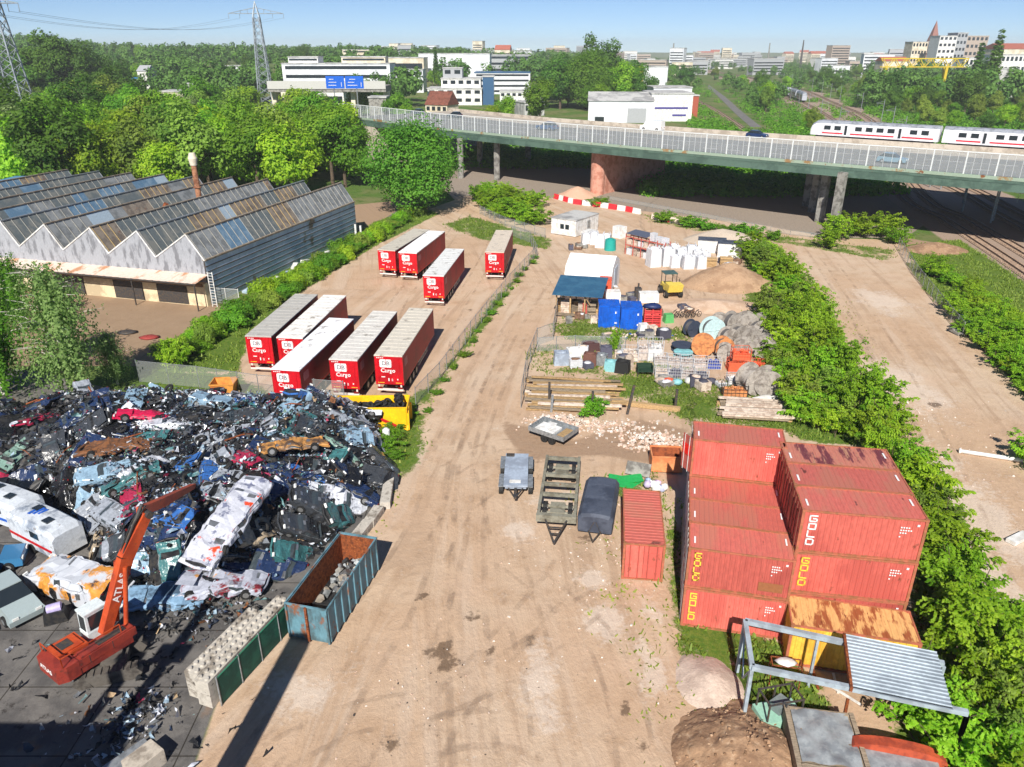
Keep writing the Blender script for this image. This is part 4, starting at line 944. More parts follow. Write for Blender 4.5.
rr = random.Random(21); CITY_L = ['white block in the distant hazy city','cream block in the distant hazy city','pale clad block in the distant hazy city','grey block in the distant hazy city','brownish block in the distant hazy city','red roofed building in the distant hazy city']
for i in range(130):
    Y = rr.uniform(900, 2600); px = rr.choice([rr.uniform(612,1030)]*5+[rr.uniform(380,640)]); wd = rr.uniform(12,44); hh = rr.uniform(13,25) if rr.random() < .93 else rr.uniform(24,36)
    k = rr.choice([0,1,2,3,4,0,1,2,3,4,5]); p = GD(px, Y); zb = float(hz(p.x, Y)); tk = thing('city_block', CITY_L[k], 'building', (p.x,Y,zb), rr.uniform(-.5,.5), 'blocks of the distant city' if True else None)
    m = [WHITE,CREAM,CLAD,GREYB,MATS['brown_block'],CREAM][k]
    MB().bx(-wd/2,wd/2,0,14,-4,hh).build('wall', m, tk); b = MB()
    if k == 5: b.prism_x([(-.5,hh),(7,hh+5),(14.5,hh)],-wd/2,wd/2).build('roof', REDT, tk)
    else: b.bx(-wd/2-.3,wd/2+.3,-.3,14.3,hh+.01,hh+.6).build('roof', FLATR, tk)
    for z in range(1, int(hh/3.4)): MB().bx(-wd/2+1,wd/2-1,-.12,.05,0,1.4).build('window_band', DARKGL, tk, (0,0,z*3.4))
for i, (px, py) in enumerate(((800,40),(767,43),(672,43))):
    p = GD(px, 1500); MB_ = MB().cyl((0,0,0),(0,0,ZT(py,1500)),1.6 if i else 2.6,1.0,n=10); t_ = MB_.build('factory_chimney', GREYC if i else DARKM, None, p); tag(t_, 'tall dark chimney on the city skyline' if not i else 'slim pale chimney on the city skyline', 'chimney', None if not i else 'chimneys of the city')

# ---- woods
TRACKPTS = [Vector((p.x,p.y,0)) for L_ in BALL for p in resample(L_, 8.)]
pathL = [G(x,y)[:2] for x,y in ((756,127),(738,112),(722,97),(708,86),(700,78))]
pm_ = MB(); ribbon(pm_, resample(pathL, 6.), -2.2, 2.2, -.1, .06); tag(pm_.build('footpath', ASPH_M), 'grey path running beside the railway bank', kind='structure')
TRACKPTS += resample(pathL, 6.)+resample(SID, 5.)+[p+Vector((4,0,0)) for p in resample(SID, 5.)]
def clear(p, r=5):
    for q in TRACKPTS:
        if abs(q.x-p.x) < 12 and abs(q.y-p.y) < 12 and (q-Vector((p.x,p.y,0))).length < 8.5+r*.3: return False
    for x0, x1, y0, y1, f_ in PLOTS:
        if x0-3-r*.5 < p.x < x1+3+r*.5 and y0-f_-r*.5 < p.y < y1+5: return False
    d = pline(np.array([[p.x,p.y]]), [(a.x,a.y) for a in offset(nb, W_/2)])
    if d[0][0] < W_/2+5: return False
    d = pline(np.array([[p.x,p.y]]), [(a.x,a.y) for a in rl])
    if d[0][0] < 3: return False
    return True
KINDS = ['broad_a','broad_b','broad_c','broad_d','pale_tree']
LBL = {'broad_a':'mid green broadleaf tree in the wood behind the shed','broad_b':'olive green broadleaf tree in the wood behind the shed','broad_c':'dark green broadleaf tree in the wood behind the shed','broad_d':'bright green broadleaf tree in the wood behind the shed','pale_tree':'pale green tree in the wood behind the shed'}
LBL2 = {k: v.replace('in the wood behind the shed','in the green land beyond the viaduct') for k, v in LBL.items()}
rr = random.Random(5); placed = []
def far_enough(p, d):
    return all((p.x-q.x)**2+(p.y-q.y)**2 > d*d for q in placed)
def scatter(n, region, dmin, lbls, group, smin, smax, wts, tries=60):
    k = 0
    for _ in range(n*tries):
        if k >= n: break
        p = region()
        if not far_enough(p, dmin) or not clear(p): continue
        placed.append(p); kd = rr.choices(KINDS, wts)[0]; add_tree(kd, lbls[kd], p, rr.uniform(smin, smax), group, 'broadleaf_tree'); k += 1
_c0 = G(212,305); _c1 = G(357,235); _u = (_c1-_c0).normalized(); _l = Vector((-_u.y,_u.x,0)); FAC = [tuple(v[:2]) for v in (_c0-_u*7-_l*2, _c1+_u*2-_l*2, _c1+_u*2+_l*66, _c0-_u*7+_l*66)]
PLOTS.append((GD(286,340).x, GD(402,340).x, 335, 350, 40)); PLOTS += [(GD(256,Y_).x, GD(284,Y_).x, Y_, Y_+20, 6) for Y_ in (260,290,320,350,380,400)]
def woods():
    while True:
        px = rr.uniform(-60, 372); py = rr.uniform(118, 205); p = G(px, py)
        if sdist(np.array([[p.x,p.y]]), FAC)[0] < -1.5 and not (px > 300 and py > 190): return p
scatter(125, woods, 6.0, LBL, 'trees of the wood behind the shed', .95, 1.4, (5,4,.8,6,2))
for i, (px, py, kd, s_) in enumerate(((282,172,'broad_d',1.),(305,180,'broad_d',1.15),(333,184,'broad_a',1.25),(262,166,'broad_b',1.1),(318,170,'broad_b',1.1),(345,176,'broad_d',1.05),(240,160,'broad_d',1.2),(215,158,'broad_b',1.1),(298,165,'broad_a',1.1))):
    p_ = G(px,py); placed.append(p_); add_tree(kd, LBL[kd], p_, s_, 'trees of the wood behind the shed', 'broadleaf_tree')
def mid():
    px = rr.uniform(-20, 1045); py = rr.uniform(70, 116); return G(px, py)
scatter(150, mid, 10, LBL2, 'trees beyond the viaduct', .7, 1.2, (4,3,4,2,1))
def rightbank():
    px = rr.uniform(800, 1040); py = rr.uniform(86, 135); return G(px, py)
scatter(46, rightbank, 7.5, LBL2, 'trees beyond the viaduct', .45, .85, (4,4,2,4,2))
for px, Y, s_ in ((969,470,(2.0,1.2)),(985,475,(2.2,1.45)),(977,500,(1.5,.9)),(912,600,(.8,.7)),(917,610,(.7,.65)),(437,560,(1.2,.95))): add_tree('poplar', 'tall dark columnar poplar beyond the viaduct', GD(px,Y), s_, 'poplars beyond the viaduct', 'poplar_tree')
for px, Y, kd, s_ in ((585,420,'maple',1.65),(618,430,'broad_d',1.9),(560,420,'broad_c',1.6),(598,480,'broad_c',2.2),(632,450,'broad_a',1.6),(540,330,'broad_a',1.3),(505,300,'broad_d',1.1),(490,285,'broad_d',.9),(398,300,'broad_a',1.),(405,285,'broad_d',.9)):
    add_tree(kd, {'maple':'biggest round tree behind the industrial hall','broad_d':'bright green broadleaf tree in the green land beyond the viaduct','broad_c':'dark green broadleaf tree in the green land beyond the viaduct','broad_a':'mid green broadleaf tree in the green land beyond the viaduct'}[kd], GD(px,Y), s_, 'trees beyond the viaduct' if kd != 'maple' else None, 'broadleaf_tree')
for px, Y, s_ in ((52,400,1.9),(66,410,2.2),(80,405,2.1),(96,420,1.6),(40,395,1.6),(120,430,1.5)): add_tree('broad_c', 'huge dark green tree on the wooded ridge near the cut-off pylon', GD(px,Y), s_, 'huge dark ridge trees', 'ridge_tree')
# the rest of the far wood: one mass
def woodland(name, n, seed, region, nq=460, lsz=1.35):
    rs = np.random.RandomState(seed); Vs = []; T = []; k = 0
    base = [np.array([[*c, r] for c, r in round_clumps(100+i, 5.2, 6.2, 9, 16)]) for i in range(5)]
    while k < n:
        p = region(rs)
        if not clear(p, 3): continue
        s_ = rs.uniform(.85, 1.5)*(.62 if .10 < p.x/p.y < .44 else 1.); cl = base[rs.randint(5)]; kk_ = rs.randint(len(cl), size=nq); d = rs.normal(size=(nq,3)); d /= np.linalg.norm(d,axis=1,keepdims=True)
        C = (cl[kk_,:3]+d*cl[kk_,3:4]*rs.uniform(.7,1.05,(nq,1)))*s_; o = C-np.array([0,0,9*s_]); o /= np.linalg.norm(o,axis=1,keepdims=True)+1e-6
        V, _ = leaves(C+np.array([p.x,p.y,float(hz(p.x,p.y))]), d*.5+o*.5+np.array([0,0,.35])+rs.normal(size=(nq,3))*.3, lsz*s_, rs, .75); Vs.append(V); T.append(np.clip(rs.rand(nq)*.6+rs.rand()*.5-.05,0,1)); k += 1
    V = np.concatenate(Vs); me = npmesh(name, V, np.arange(len(V)).reshape(-1,4), LEAF['far'], attrs={'tint':('FACE','FLOAT',np.concatenate(T))})
    return tag(obj(name, me), 'far wood that reads as one green mass below the horizon', 'wood', kind='stuff')
LEAF['far'] = leafmat('leaf_far', (.07,.16,.03,1), (.17,.29,.055,1), None, trans=.38)
woodland('woodland', 1500, 5, lambda rs: (lambda px, Y: GD(px, Y))(rs.uniform(-90,1110), 420+1100*rs.rand()**1.5))
woodland('distant_woodland', 800, 6, lambda rs: (lambda px, Y: GD(px, Y))(rs.uniform(-60,640) if rs.rand() < .8 else rs.uniform(600,1080), rs.uniform(850,2300)), 150, 2.2)
# scrub on the railway banks
def bank(rs):
    return G(*([(rs.uniform(690,1060),rs.uniform(82,150)),(rs.uniform(690,1060),rs.uniform(82,150)),(rs.uniform(470,860),rs.uniform(146,168)),(rs.uniform(640,905),rs.uniform(163,196))][rs.randint(4)]))
def scrubmass(n, seed):
    rs = np.random.RandomState(seed); Vs = []; T = []; k = 0
    while k < n:
        p = bank(rs)
        if any(abs(q_.x-p.x) < 5 and abs(q_.y-p.y) < 5 for q_ in TRACKPTS): continue
        r = rs.uniform(1.,2.8)*(1+p.y/700); nq = 60; d = rs.normal(size=(nq,3)); d[:,2] = np.abs(d[:,2]); d /= np.linalg.norm(d,axis=1,keepdims=True)
        V, _ = leaves(np.array([p.x,p.y,0])+d*r*rs.uniform(.7,1.05,(nq,1)), d+rs.normal(size=(nq,3))*.3+np.array([0,0,.4]), rs.uniform(.5,.9), rs, .8); Vs.append(V); T.append(np.clip(rs.rand(nq)*.5+rs.rand()*.5,0,1)); k += 1
    V = np.concatenate(Vs); tag(obj('undergrowth', npmesh('undergrowth', V, np.arange(len(V)).reshape(-1,4), LEAF['mid'], attrs={'tint':('FACE','FLOAT',np.concatenate(T))})), 'green undergrowth covering the railway banks', 'undergrowth', kind='stuff')
scrubmass(3600, 9)
# ================================================================== YARD OBJECTS
def yaw(a, b): return math.atan2((b-a).y, (b-a).x)
WHITEL = mat('white_lettering', S(235,235,235), .5, jit=0); YELL = mat('yellow_lettering', S(235,205,70), .55, jit=.05); GREYL = mat('grey_lettering', S(120,120,125), .5, jit=0)
# ---- semi-trailers
TR_RED = mat('trailer_red', S(200,22,35), .42, c2=S(178,20,32), s2=.6); TR_CUR = mat('trailer_curtain', S(172,36,40), .55, c2=S(150,40,40), s2=.5, bump=.01, bs=2)
TR_ROOF = mat('trailer_roof', (1,1,1,1), .6, objcol=True, c2=S(135,128,118), s2=.8, t2=(.54,.72), bump=.012, bs=1.5)
RIM = mat('wheel_rim', S(150,150,150), .4, metal=.5); YEL_M = mat('yellow_marker', S(240,190,50), .5); REFL = mat('white_red_board', S(225,215,210), .5)
TL, TW, TZ0, TZ1 = 13.6, 2.55, 1.12, 4.0
def rrect(w, h, r, n=4):
    out = []
    for cx, cy, a0 in ((w/2-r,h/2-r,0),(-w/2+r,h/2-r,90),(-w/2+r,-h/2+r,180),(w/2-r,-h/2+r,270)):
        for k in range(n+1): a = R(a0+90*k/n); out.append((cx+r*math.cos(a), cy+r*math.sin(a)))
    return out
def make_trailer():
    t_ = thing('semi_trailer', '', 'trailer')
    b = MB(); b.bx(-TW/2,TW/2,.06,TL,TZ0,TZ1-.1); 
    b.build('curtain_body', TR_CUR, t_)
    d = MB(); 
    for s_ in (-1,1): d.bx(s_*TW/4-TW/4+.02,s_*TW/4+TW/4-.02,0,.055,TZ0+.05,TZ1-.14)
    for s_ in (-1,1):
        for x in (.25,.95): d.cyl((s_*x,-.03,TZ0+.1),(s_*x,-.03,TZ1-.2),.018,n=6)
    d.build('rear_door', TR_RED, t_)
    f = MB(); f.bx(-TW/2-.02,-TW/2+.06,-.02,.1,TZ0,TZ1-.02); f.bx(TW/2-.06,TW/2+.02,-.02,.1,TZ0,TZ1-.02); f.bx(-TW/2+.061,TW/2-.061,-.025,.1,TZ1-.139,TZ1-.02); f.bx(-TW/2-.012,TW/2+.012,.101,TL+.01,TZ0-.02,TZ0+.1); f.build('rear_frame', TR_RED, t_)
    r = MB(); n = 15
    r.bx(-TW/2-.03,TW/2+.03,-.03,TL+.02,TZ1-.1,TZ1-.005)
    for k in range(n): r.bx(-TW/2+.05,TW/2-.05,.3+k*(TL-.6)/(n-1)-.05,.3+k*(TL-.6)/(n-1)+.05,TZ1-.004,TZ1+.018)
    r.bx(-TW/2+.0,TW/2,.02,.22,TZ1-.004,TZ1+.03); r.build('roof', TR_ROOF, t_)
    c = MB(); 
    for x in (-.5,.5): c.bx(x-.08,x+.08,.3,TL-.4,.8,TZ0-.03)
    c.bx(-.9,.9,TL-1.6,TL-.3,.95,TZ0-.031); c.build('chassis', DARKM, t_)
    u = MB(); u.bx(-1.2,1.2,.0,.14,.55,.72); u.bx(-1.1,-.95,.02,.1,.72,TZ0); u.bx(.95,1.1,.02,.1,.72,TZ0); u.build('bumper', REFL, t_)
    for s_ in (-1,1):
        l = MB(); l.bx(s_*.95-.22,s_*.95+.22,-.04,-.001,.75,.92); l.build('tail_light', TAIL, t_)
    for y in (2.6,3.9,5.2):
        for s_ in (-1,1):
            wm = MB().cyl((0,-.19,0),(0,.19,0),.5,n=16); wm.cyl((0,s_*-.2,0),(0,s_*-.195,0),.28,n=12,mi=1); wm.build('wheel', [BLACK,RIM], t_, (s_*1.05,y,.5), PI/2)
    for s_ in (-1,1): MB().bar((s_*.8,TL-2.6,0),(s_*.8,TL-2.6,1.1),.14).box((s_*.8,TL-2.6,.03),(.35,.3,.06)).build('landing_leg', DARKM, t_)
    g = MB(); 
    for s_ in (-1,1): g.bx(s_*1.2-.02,s_*1.2+.02,6.2,10.4,.5,.62); g.bx(s_*1.2-.02,s_*1.2+.02,6.2,10.4,.8,.92)
    g.build('side_guard', GALV, t_)
    lg = MB(); sz = rrect(1.12,.78,.14); hole = rrect(.98,.64,.09)
    start = len(lg.v); lg.prism(sz, 0, .012); lg.xform(Matrix.Translation((-.28,-.006,3.22))@Matrix.Rotation(PI/2,4,'X')); lg.build('logo_panel', WHITEL, t_)
    o = obj('logo_letters', DBT, t_, (-.28,-.02,3.22)); o.rotation_euler = (PI/2,0,0)
    o = obj('lettering', CARGO, t_, (-.1,-.008,2.52)); o.rotation_euler = (PI/2,0,0)
    mk = MB()
    for k in range(4): mk.bx(-1.1+.17*k,-1.1+.17*k+.12,-.012,-.001,3.72,3.79)
    mk.bx(-.12,-.02,-.012,-.001,1.5,1.78); mk.bx(.2,.3,-.012,-.001,1.5,1.74); mk.bx(.7,.8,-.012,-.001,1.62,1.74); mk.bx(-.75,-.4,-.012,-.001,1.86,1.94); mk.build('door_marking', WHITEL, t_)
    mk = MB(); mk.bx(-1.1,-.5,-.012,-.001,1.3,1.36); mk.bx(.55,1.1,-.012,-.001,1.3,1.36); mk.build('reflector_strip', YEL_M, t_)
    sl = MB(); sl.prism(rrect(1.1,.78,.14), 0, .01); sl.xform(Matrix.Translation((TW/2+.003,1.25,3.05))@Matrix.Rotation(PI/2,4,'Z')@Matrix.Rotation(PI/2,4,'X')); sl.build('side_logo', mat('faded_logo', S(190,110,110), .6), t_)
    return t_
DBT = text_mesh('DB', .56, GREYL, .004); CARGO = text_mesh('Cargo', .54, WHITEL, .006)
trailer = make_trailer()
def rear(px0, px1, py, pf0, pf1, pyf):
    a = G(px0,py,4); b = G(px1,py,4); c = G(pf0,pyf,4); d = G(pf1,pyf,4); m = (a+b)/2; n = (c+d)/2
    return Vector((m.x,m.y,0)), math.atan2(n.y-m.y, n.x-m.x)-PI/2
TRL = [((374,402,355.5),(408,434,308.5),(.62,.58,.50,1),'red trailer with beige roof, nearest to the mesh fence in the front row'),
       ((328,358,359.5),(372,398,311),(.66,.64,.60,1),'red trailer with off-white roof, second from the mesh fence in the front row'),
       ((271,299,369.5),(327,354,319),(.84,.85,.88,1),'red trailer with the cleanest white roof, parked foremost in the front row'),
       ((277,302,337.5),(324,347,294.5),(.80,.78,.74,1),'red trailer with white roof half hidden behind the foremost one'),
       ((244,272,336),(297,318,293),(.46,.45,.42,1),'red trailer with dull grey roof closest to the hedge in the front row'),
       ((375.5,397,250),(410,428,230.5),(.52,.49,.42,1),'red trailer with tan roof closest to the hedge in the back group'),
       ((398,417,252.5),(426,447,231),(.84,.84,.84,1),'red trailer with bright white roof in the middle of the back group'),
       ((420.5,446,275.5),(446,464,248.5),(.68,.69,.68,1),'red trailer with light grey roof standing forward of the back group'),
       ((483,506,252),(496,513,230),(.60,.53,.44,1),'red trailer with tan roof alone beside the fence corner')]
for i, (a, b, c, l) in enumerate(TRL):
    p, y = rear(a[0],a[1],a[2],b[0],b[1],b[2])
    if i == 0: trailer.location = p; trailer.rotation_euler = (0,0,y); tag(trailer, l, group='red semi-trailers in the yard'); paint(trailer, c)
    else: dup(trailer, p, y, l, 'red semi-trailers in the yard', color=c)

# ---- shipping containers
C_RED = mat('container_red', (.60,.135,.105,1), .5, c2=(.48,.10,.08,1), s2=.5, rnd=.2, c3=(.24,.07,.045,1), s3=1.7, t3=(.62,.70), stretch=(1,1,.5))
C_ROOF = mat('container_roof', (.56,.14,.11,1), .55, c2=(.50,.17,.12,1), s2=.35, rnd=.12, c3=(.17,.05,.04,1), s3=1.1, t3=(.66,.70), stretch=(1.5,.5,1))
C_ROOFR = mat('container_roof_rusty', (.50,.18,.13,1), .7, c2=(.16,.04,.05,1), s2=.55, t2=(.5,.56), stretch=(2.2,.45,1), c3=(.45,.22,.14,1), s3=1.6)
C_FRAME = mat('container_frame', (.45,.14,.08,1), .6, c2=(.30,.13,.06,1), s2=2.)
BARW = mat('locking_bar', S(205,200,195), .5, objcol=True)
def corr(mb, o, u, v, n, L, Hh, per=.30, dep=.034, mi=0):
    """corrugated sheet: origin o, length along u, height along v, outward n"""
    k = max(1, int(round(L/per))); p = L/k; xs = []
    for i in range(k): xs += [(i*p,0),(i*p+p*.25,0),(i*p+p*.38,-dep),(i*p+p*.88,-dep)]
    xs.append((L,0)); o,u,v,n = map(Vector,(o,u,v,n)); b = len(xs)
    vs = [o+u*x+n*d for x,d in xs]+[o+u*x+n*d+v*Hh for x,d in xs]
    mb.add(vs, [(i,i+1,b+i+1,b+i) for i in range(b-1)], mi)
GW = {'G':[((1,1),(0,1)),((0,1),(0,0)),((0,0),(1,0)),((1,0),(1,.5)),((1,.5),(.5,.5))],'O':[((0,0),(1,0)),((1,0),(1,1)),((1,1),(0,1)),((0,1),(0,0))],'L':[((0,1),(0,0)),((0,0),(1,0))],'D':[((0,0),(.8,0)),((.8,0),(1,.2)),((1,.2),(1,.8)),((1,.8),(.8,1)),((.8,1),(0,1)),((0,1),(0,0))]}
def gold(word='GOLD', w=.34, h=.33, gap=.47, st=.075):
    mb = MB()
    for i, ch_ in enumerate(word):
        z = -i*gap
        for (x0,z0),(x1,z1) in GW[ch_]:
            e = Vector((x1-x0,0,z1-z0)).normalized()*st/2; p = Vector((x0*w,0,z0*h+z))-e; q = Vector((x1*w,0,z1*h+z))+e; sd_ = Vector((-e.z,0,e.x))
            Y_ = Vector((0,.006,0)); mb.add([p-sd_-Y_,q-sd_-Y_,q+sd_-Y_,p+sd_-Y_,p-sd_+Y_,q-sd_+Y_,q+sd_+Y_,p+sd_+Y_],[(0,1,2,3),(7,6,5,4),(0,4,5,1),(1,5,6,2),(2,6,7,3),(3,7,4,0)])
    return mb
def make_container(L, Wd, Hh, wallm, roofm, letter=None, name='shipping_container', doors=True, marks=True):
    t_ = thing(name, '', 'container')
    w_ = MB(); corr(w_, (.08,.03,.16),(1,0,0),(0,0,1),(0,-1,0),L-.16,Hh-.28); corr(w_, (L-.08,Wd-.03,.16),(-1,0,0),(0,0,1),(0,1,0),L-.16,Hh-.28); corr(w_, (L-.03,.08,.16),(0,1,0),(0,0,1),(1,0,0),Wd-.16,Hh-.28); w_.build('wall', wallm, t_)
    r = MB(); corr(r, (.06,.06,Hh-.03),(1,0,0),(0,1,0),(0,0,1),L-.12,Wd-.12,.3,.025); r.build('roof', roofm, t_)
    f = MB()
    for x in (0,L-.14):
        for y in (0,Wd-.14): f.bx(x,x+.14,y,y+.14,.12,Hh-.12)
    for z in (0,Hh-.119):
        for y in (0,Wd-.08): f.bx(.14,L-.14,y,y+.08,z+.02,z+.11)
        for x in (0,L-.08): f.bx(x,x+.08,.14,Wd-.14,z+.02,z+.11)
    for x in (-.01,L-.17):
        for y in (-.01,Wd-.16):
            for z in (0,Hh-.119): f.bx(x,x+.18,y,y+.17,z,z+.119)
    f.bx(.08,L-.08,.08,Wd-.08,.08,.14); f.build('frame', C_FRAME, t_)
    if doors:
        for k in range(2):
            d = MB(); y0 = .15+k*(Wd-.3)/2
            for j in range(5): d.bx(.01 if j%2 else .03,.06,y0+.01,y0+(Wd-.3)/2-.01,.14+j*(Hh-.28)/5,.14+(j+1)*(Hh-.28)/5-.001)
            dd = d.build('door', wallm, t_)
            for q in (.28,.75):
                yb = y0+q*(Wd-.3)/2; MB().cyl((-.03,yb,.1),(-.03,yb,Hh-.12),.03,n=8).build('locking_bar', BARW, dd)
    else:
        w2 = MB(); corr(w2, (.03,Wd-.08,.16),(0,-1,0),(0,0,1),(-1,0,0),Wd-.16,Hh-.28); w2.build('end_wall', wallm, t_)
    if letter: gold(letter[1]).build('lettering', letter[0], t_, (.42,-.012,Hh-.62))
    if marks:
        mk = MB(); rr = random.Random(4)
        for k, (n, z) in enumerate(((4,Hh-.5),(5,Hh-.66),(3,Hh-.82),(1,Hh-1.05))):
            for j in range(n): mk.bx(L-1.25+j*.12,L-1.25+j*.12+.075,-.012,-.004,z-.07,z)
        mk.bx(L-.5,L-.38,-.012,-.004,Hh-.42,Hh-.3); mk.build('number_marks', WHITEL, t_)
        MB().bx(.3,.40,.5,1.1,Hh-.02,Hh-.008).bx(L-.42,L-.32,1.3,1.9,Hh-.02,Hh-.008).build('roof_marks', WHITEL, t_)
    return t_
CL, CW, CHT = 6.06, 2.44, 2.591
redc = make_container(CL,CW,CHT,C_RED,C_ROOF,(YELL,'GOLD')); redw = make_container(CL,CW,CHT,C_RED,C_ROOF,(WHITEL,'GOLD')); redn = make_container(CL,CW,CHT,C_RED,C_ROOF); redr = make_container(CL,CW,CHT,C_RED,C_ROOFR)
USED = set()
def putc(src, loc, rz, label, sx=1, group='red shipping containers'):
    if src.name in USED: d = dup(src, loc, rz, label, group)
    else: USED.add(src.name); d = src; d.location = loc; d.rotation_euler = (0,0,rz); tag(d, label, group=group)
    d.scale = (sx,1,1); paint(d, (.62,.59,.56,1) if 'narrower' in label or 'pair-high' in label or 'placard' in label else (.22,.075,.05,1)); return d
fl_ = G(689,548,2*CHT); fr_ = G(799,562,2*CHT); ya = yaw(fl_, fr_); un = Vector((-math.sin(ya),math.cos(ya),0)); o_ = Vector((fl_.x,fl_.y,0)); sxl = ((fr_-fl_).length-.12)/CL
LB = {(0,0):'ground-level red container with yellow GOLD lettering, weeds growing before it, narrower stack',(0,1):'red container with yellow GOLD lettering and brown patch, narrower stack front top',
      (1,1):'red ribbed-roof container second from the front in the narrower stack top',(2,1):'red container third from the front in the narrower stack, streaked with dark rust marks',
      (3,2):'highest red container at the back of the narrower stack, red placard on its door',(3,1):'red container directly below the one with the red door placard',(3,0):'lowest red container of the tall back pile in the narrower stack',
      (1,0):'red ground-level container second from the front under the narrower stack',(2,0):'red ground-level container third from the front under the narrower stack'}
for (r_, tz), l in LB.items():
    src = redc if r_ == 0 else redn
    putc(src, o_+un*(r_*2.47+(.05 if tz == 1 else 0))+Vector((0,0,tz*(CHT+.004))), ya+random.uniform(-.004,.004), l, sxl)
bx_ = o_+un*(3*2.47); q = MB().bx(-.035,-.012,.35,1.1,1.2,1.9).build('placard', mat('red_placard', S(225,30,20), .5), redn) ; q.parent = None
KIDS[redn.name].remove(q); top3 = [o for o in COL.objects if o.get('label') == LB[(3,2)]][0]; q.parent = top3
for d_ in [o for o in COL.objects if o.parent == top3 and o.name.startswith('door')]:
    if abs(d_.data.vertices[0].co.y-.16) < .05:
        a_ = R(38); hx = Vector((0,.15,0)); d_.rotation_euler = (0,0,a_); d_.location = hx-Matrix.Rotation(a_,3,'Z')@hx; q.parent = d_
pt = MB().bx(4.2,5.6,-.012,-.002,.45,1.0).build('stain_patch', mat('brown_patch', S(150,95,60), .8), None); pt.parent = [o for o in COL.objects if o.get('label') == LB[(0,1)]][0]
tl = G(803,510,3*CHT); trr = G(930,521,3*CHT); yb = yaw(tl, trr); un2 = Vector((-math.sin(yb),math.cos(yb),0)); o2 = Vector((tl.x,tl.y,0)); sxr = (trr-tl).length/CL
RB = {(0,2):'red container with white GOLD lettering on top at the front of the wider stack',(0,1):'red container with yellow GOLD lettering, middle tier front of the wider stack',(0,0):'ground-level red container of the wider stack behind the rusty yellow one',
      (1,2):'red container with faded salmon roof in the middle of the wider stack top',(2,2):'red container with maroon rust streaks on its roof at the back of the wider stack',
      (1,1):'middle-tier red container in the centre of the wider stack',(2,1):'middle-tier red container at the back of the wider stack',(1,0):'ground-level red container in the centre of the wider stack',(2,0):'ground-level red container at the back of the wider stack'}
for (r_, tz), l in RB.items():
    src = redw if (r_,tz) == (0,2) else redc if r_ == 0 else redr if (r_,tz) == (2,2) else redn
    putc(src, o2+un2*(r_*2.47)+Vector((0,0,tz*(CHT+.004))), yb+random.uniform(-.004,.004), l, sxr)
# single red container, lengthwise
s0 = G(620,580); s1 = G(662,582); r0 = G(625,494,2.6); ys = yaw(s0, s1)
sc_ = make_container(CL,CW,CHT,C_RED,C_ROOF,name='storage_container',marks=False); sc_.location = (s1.x+.02,s1.y,0); sc_.rotation_euler = (0,0,ys+PI/2-R(3)); paint(sc_, (.42,.09,.07,1)); tag(sc_, 'lone red container standing on the sand beside the dark tarpaulin wagon')
# rusty yellow container
YC = mat('yellow_container_paint', S(235,190,75), .6, c2=S(215,165,60), s2=.8, c3=S(150,85,40), s3=1.4, t3=(.64,.72)); YR = mat('yellow_roof_rust', S(215,170,110), .75, c2=S(150,85,50), s2=.9, t2=(.48,.58), stretch=(2.,.5,1), c3=S(120,62,38), s3=2.5, t3=(.62,.7))
yc = make_container(6.06,2.44,2.59,YC,YR,name='rusty_container',doors=False,marks=False); p = G(784,664); yc.location = p; yc.rotation_euler = (0,0,R(-13)); tag(yc, 'yellow container with heavily rusted corrugated roof beside the steel frame')

# ---- steel frame with corrugated roof
fg = thing('steel_canopy_frame', 'grey steel canopy frame half covered by corrugated sheet, in front of the yellow container', 'canopy')
FH = 3.3; A = G(752,667,FH); B = G(968,713,FH); Cc = G(745,621,FH); D_ = G(944,664,FH)
STE = mat('frame_steel', S(165,178,188), .5, c2=S(140,150,158), s2=1.5)
for a, b in ((A,B),(Cc,D_),(A,Cc)): MB().bar(a,b,.22,.24).build('beam', STE, fg)
for p in (A,Cc,B,D_,A.lerp(B,.45)+Vector((0,0,0)) if False else B): MB().bar((p.x,p.y,-.1),(p.x,p.y,FH-.12),.16).build('post', STE, fg)
MB().bar((Cc.x,Cc.y,FH-.15),((A+Cc)/2-Vector((0,0,2.2))),.07).bar((A.x,A.y,FH-.15),((A+Cc)/2-Vector((0,0,2.2))),.07).build('brace', STE, fg)
ua = (B-A).normalized(); wa = (Cc-A); wa -= ua*wa.dot(ua); dl = wa.length; wa.normalize(); L0 = (G(852,689,FH)-A).dot(ua); L1 = (G(951,707,FH)-A).dot(ua)
rf = MB(); corr(rf, A+ua*L0+wa*-.2+Vector((0,0,.17)), tuple(wa), tuple(ua), (0,0,1), dl+.5, L1-L0, .24, .05); rf.build('corrugated_roof', mat('corrugated_sheet', S(165,178,188), .5, metal=.2, c2=S(140,152,162), s2=.5, c3=S(130,100,80), s3=2., t3=(.7,.76)), fg)
MB().bar(A+ua*(L0-.06)+wa*-.2+Vector((0,0,.1)), A+ua*(L0-.06)+wa*(dl+.3)+Vector((0,0,.1)), .12,.25).build('rusty_edge', RUST, fg)
pb = A+ua*(L0-1.2)+wa*dl; MB().bar((pb.x,pb.y,-.1),(pb.x,pb.y,FH-.12),.12).build('post', STE, fg)
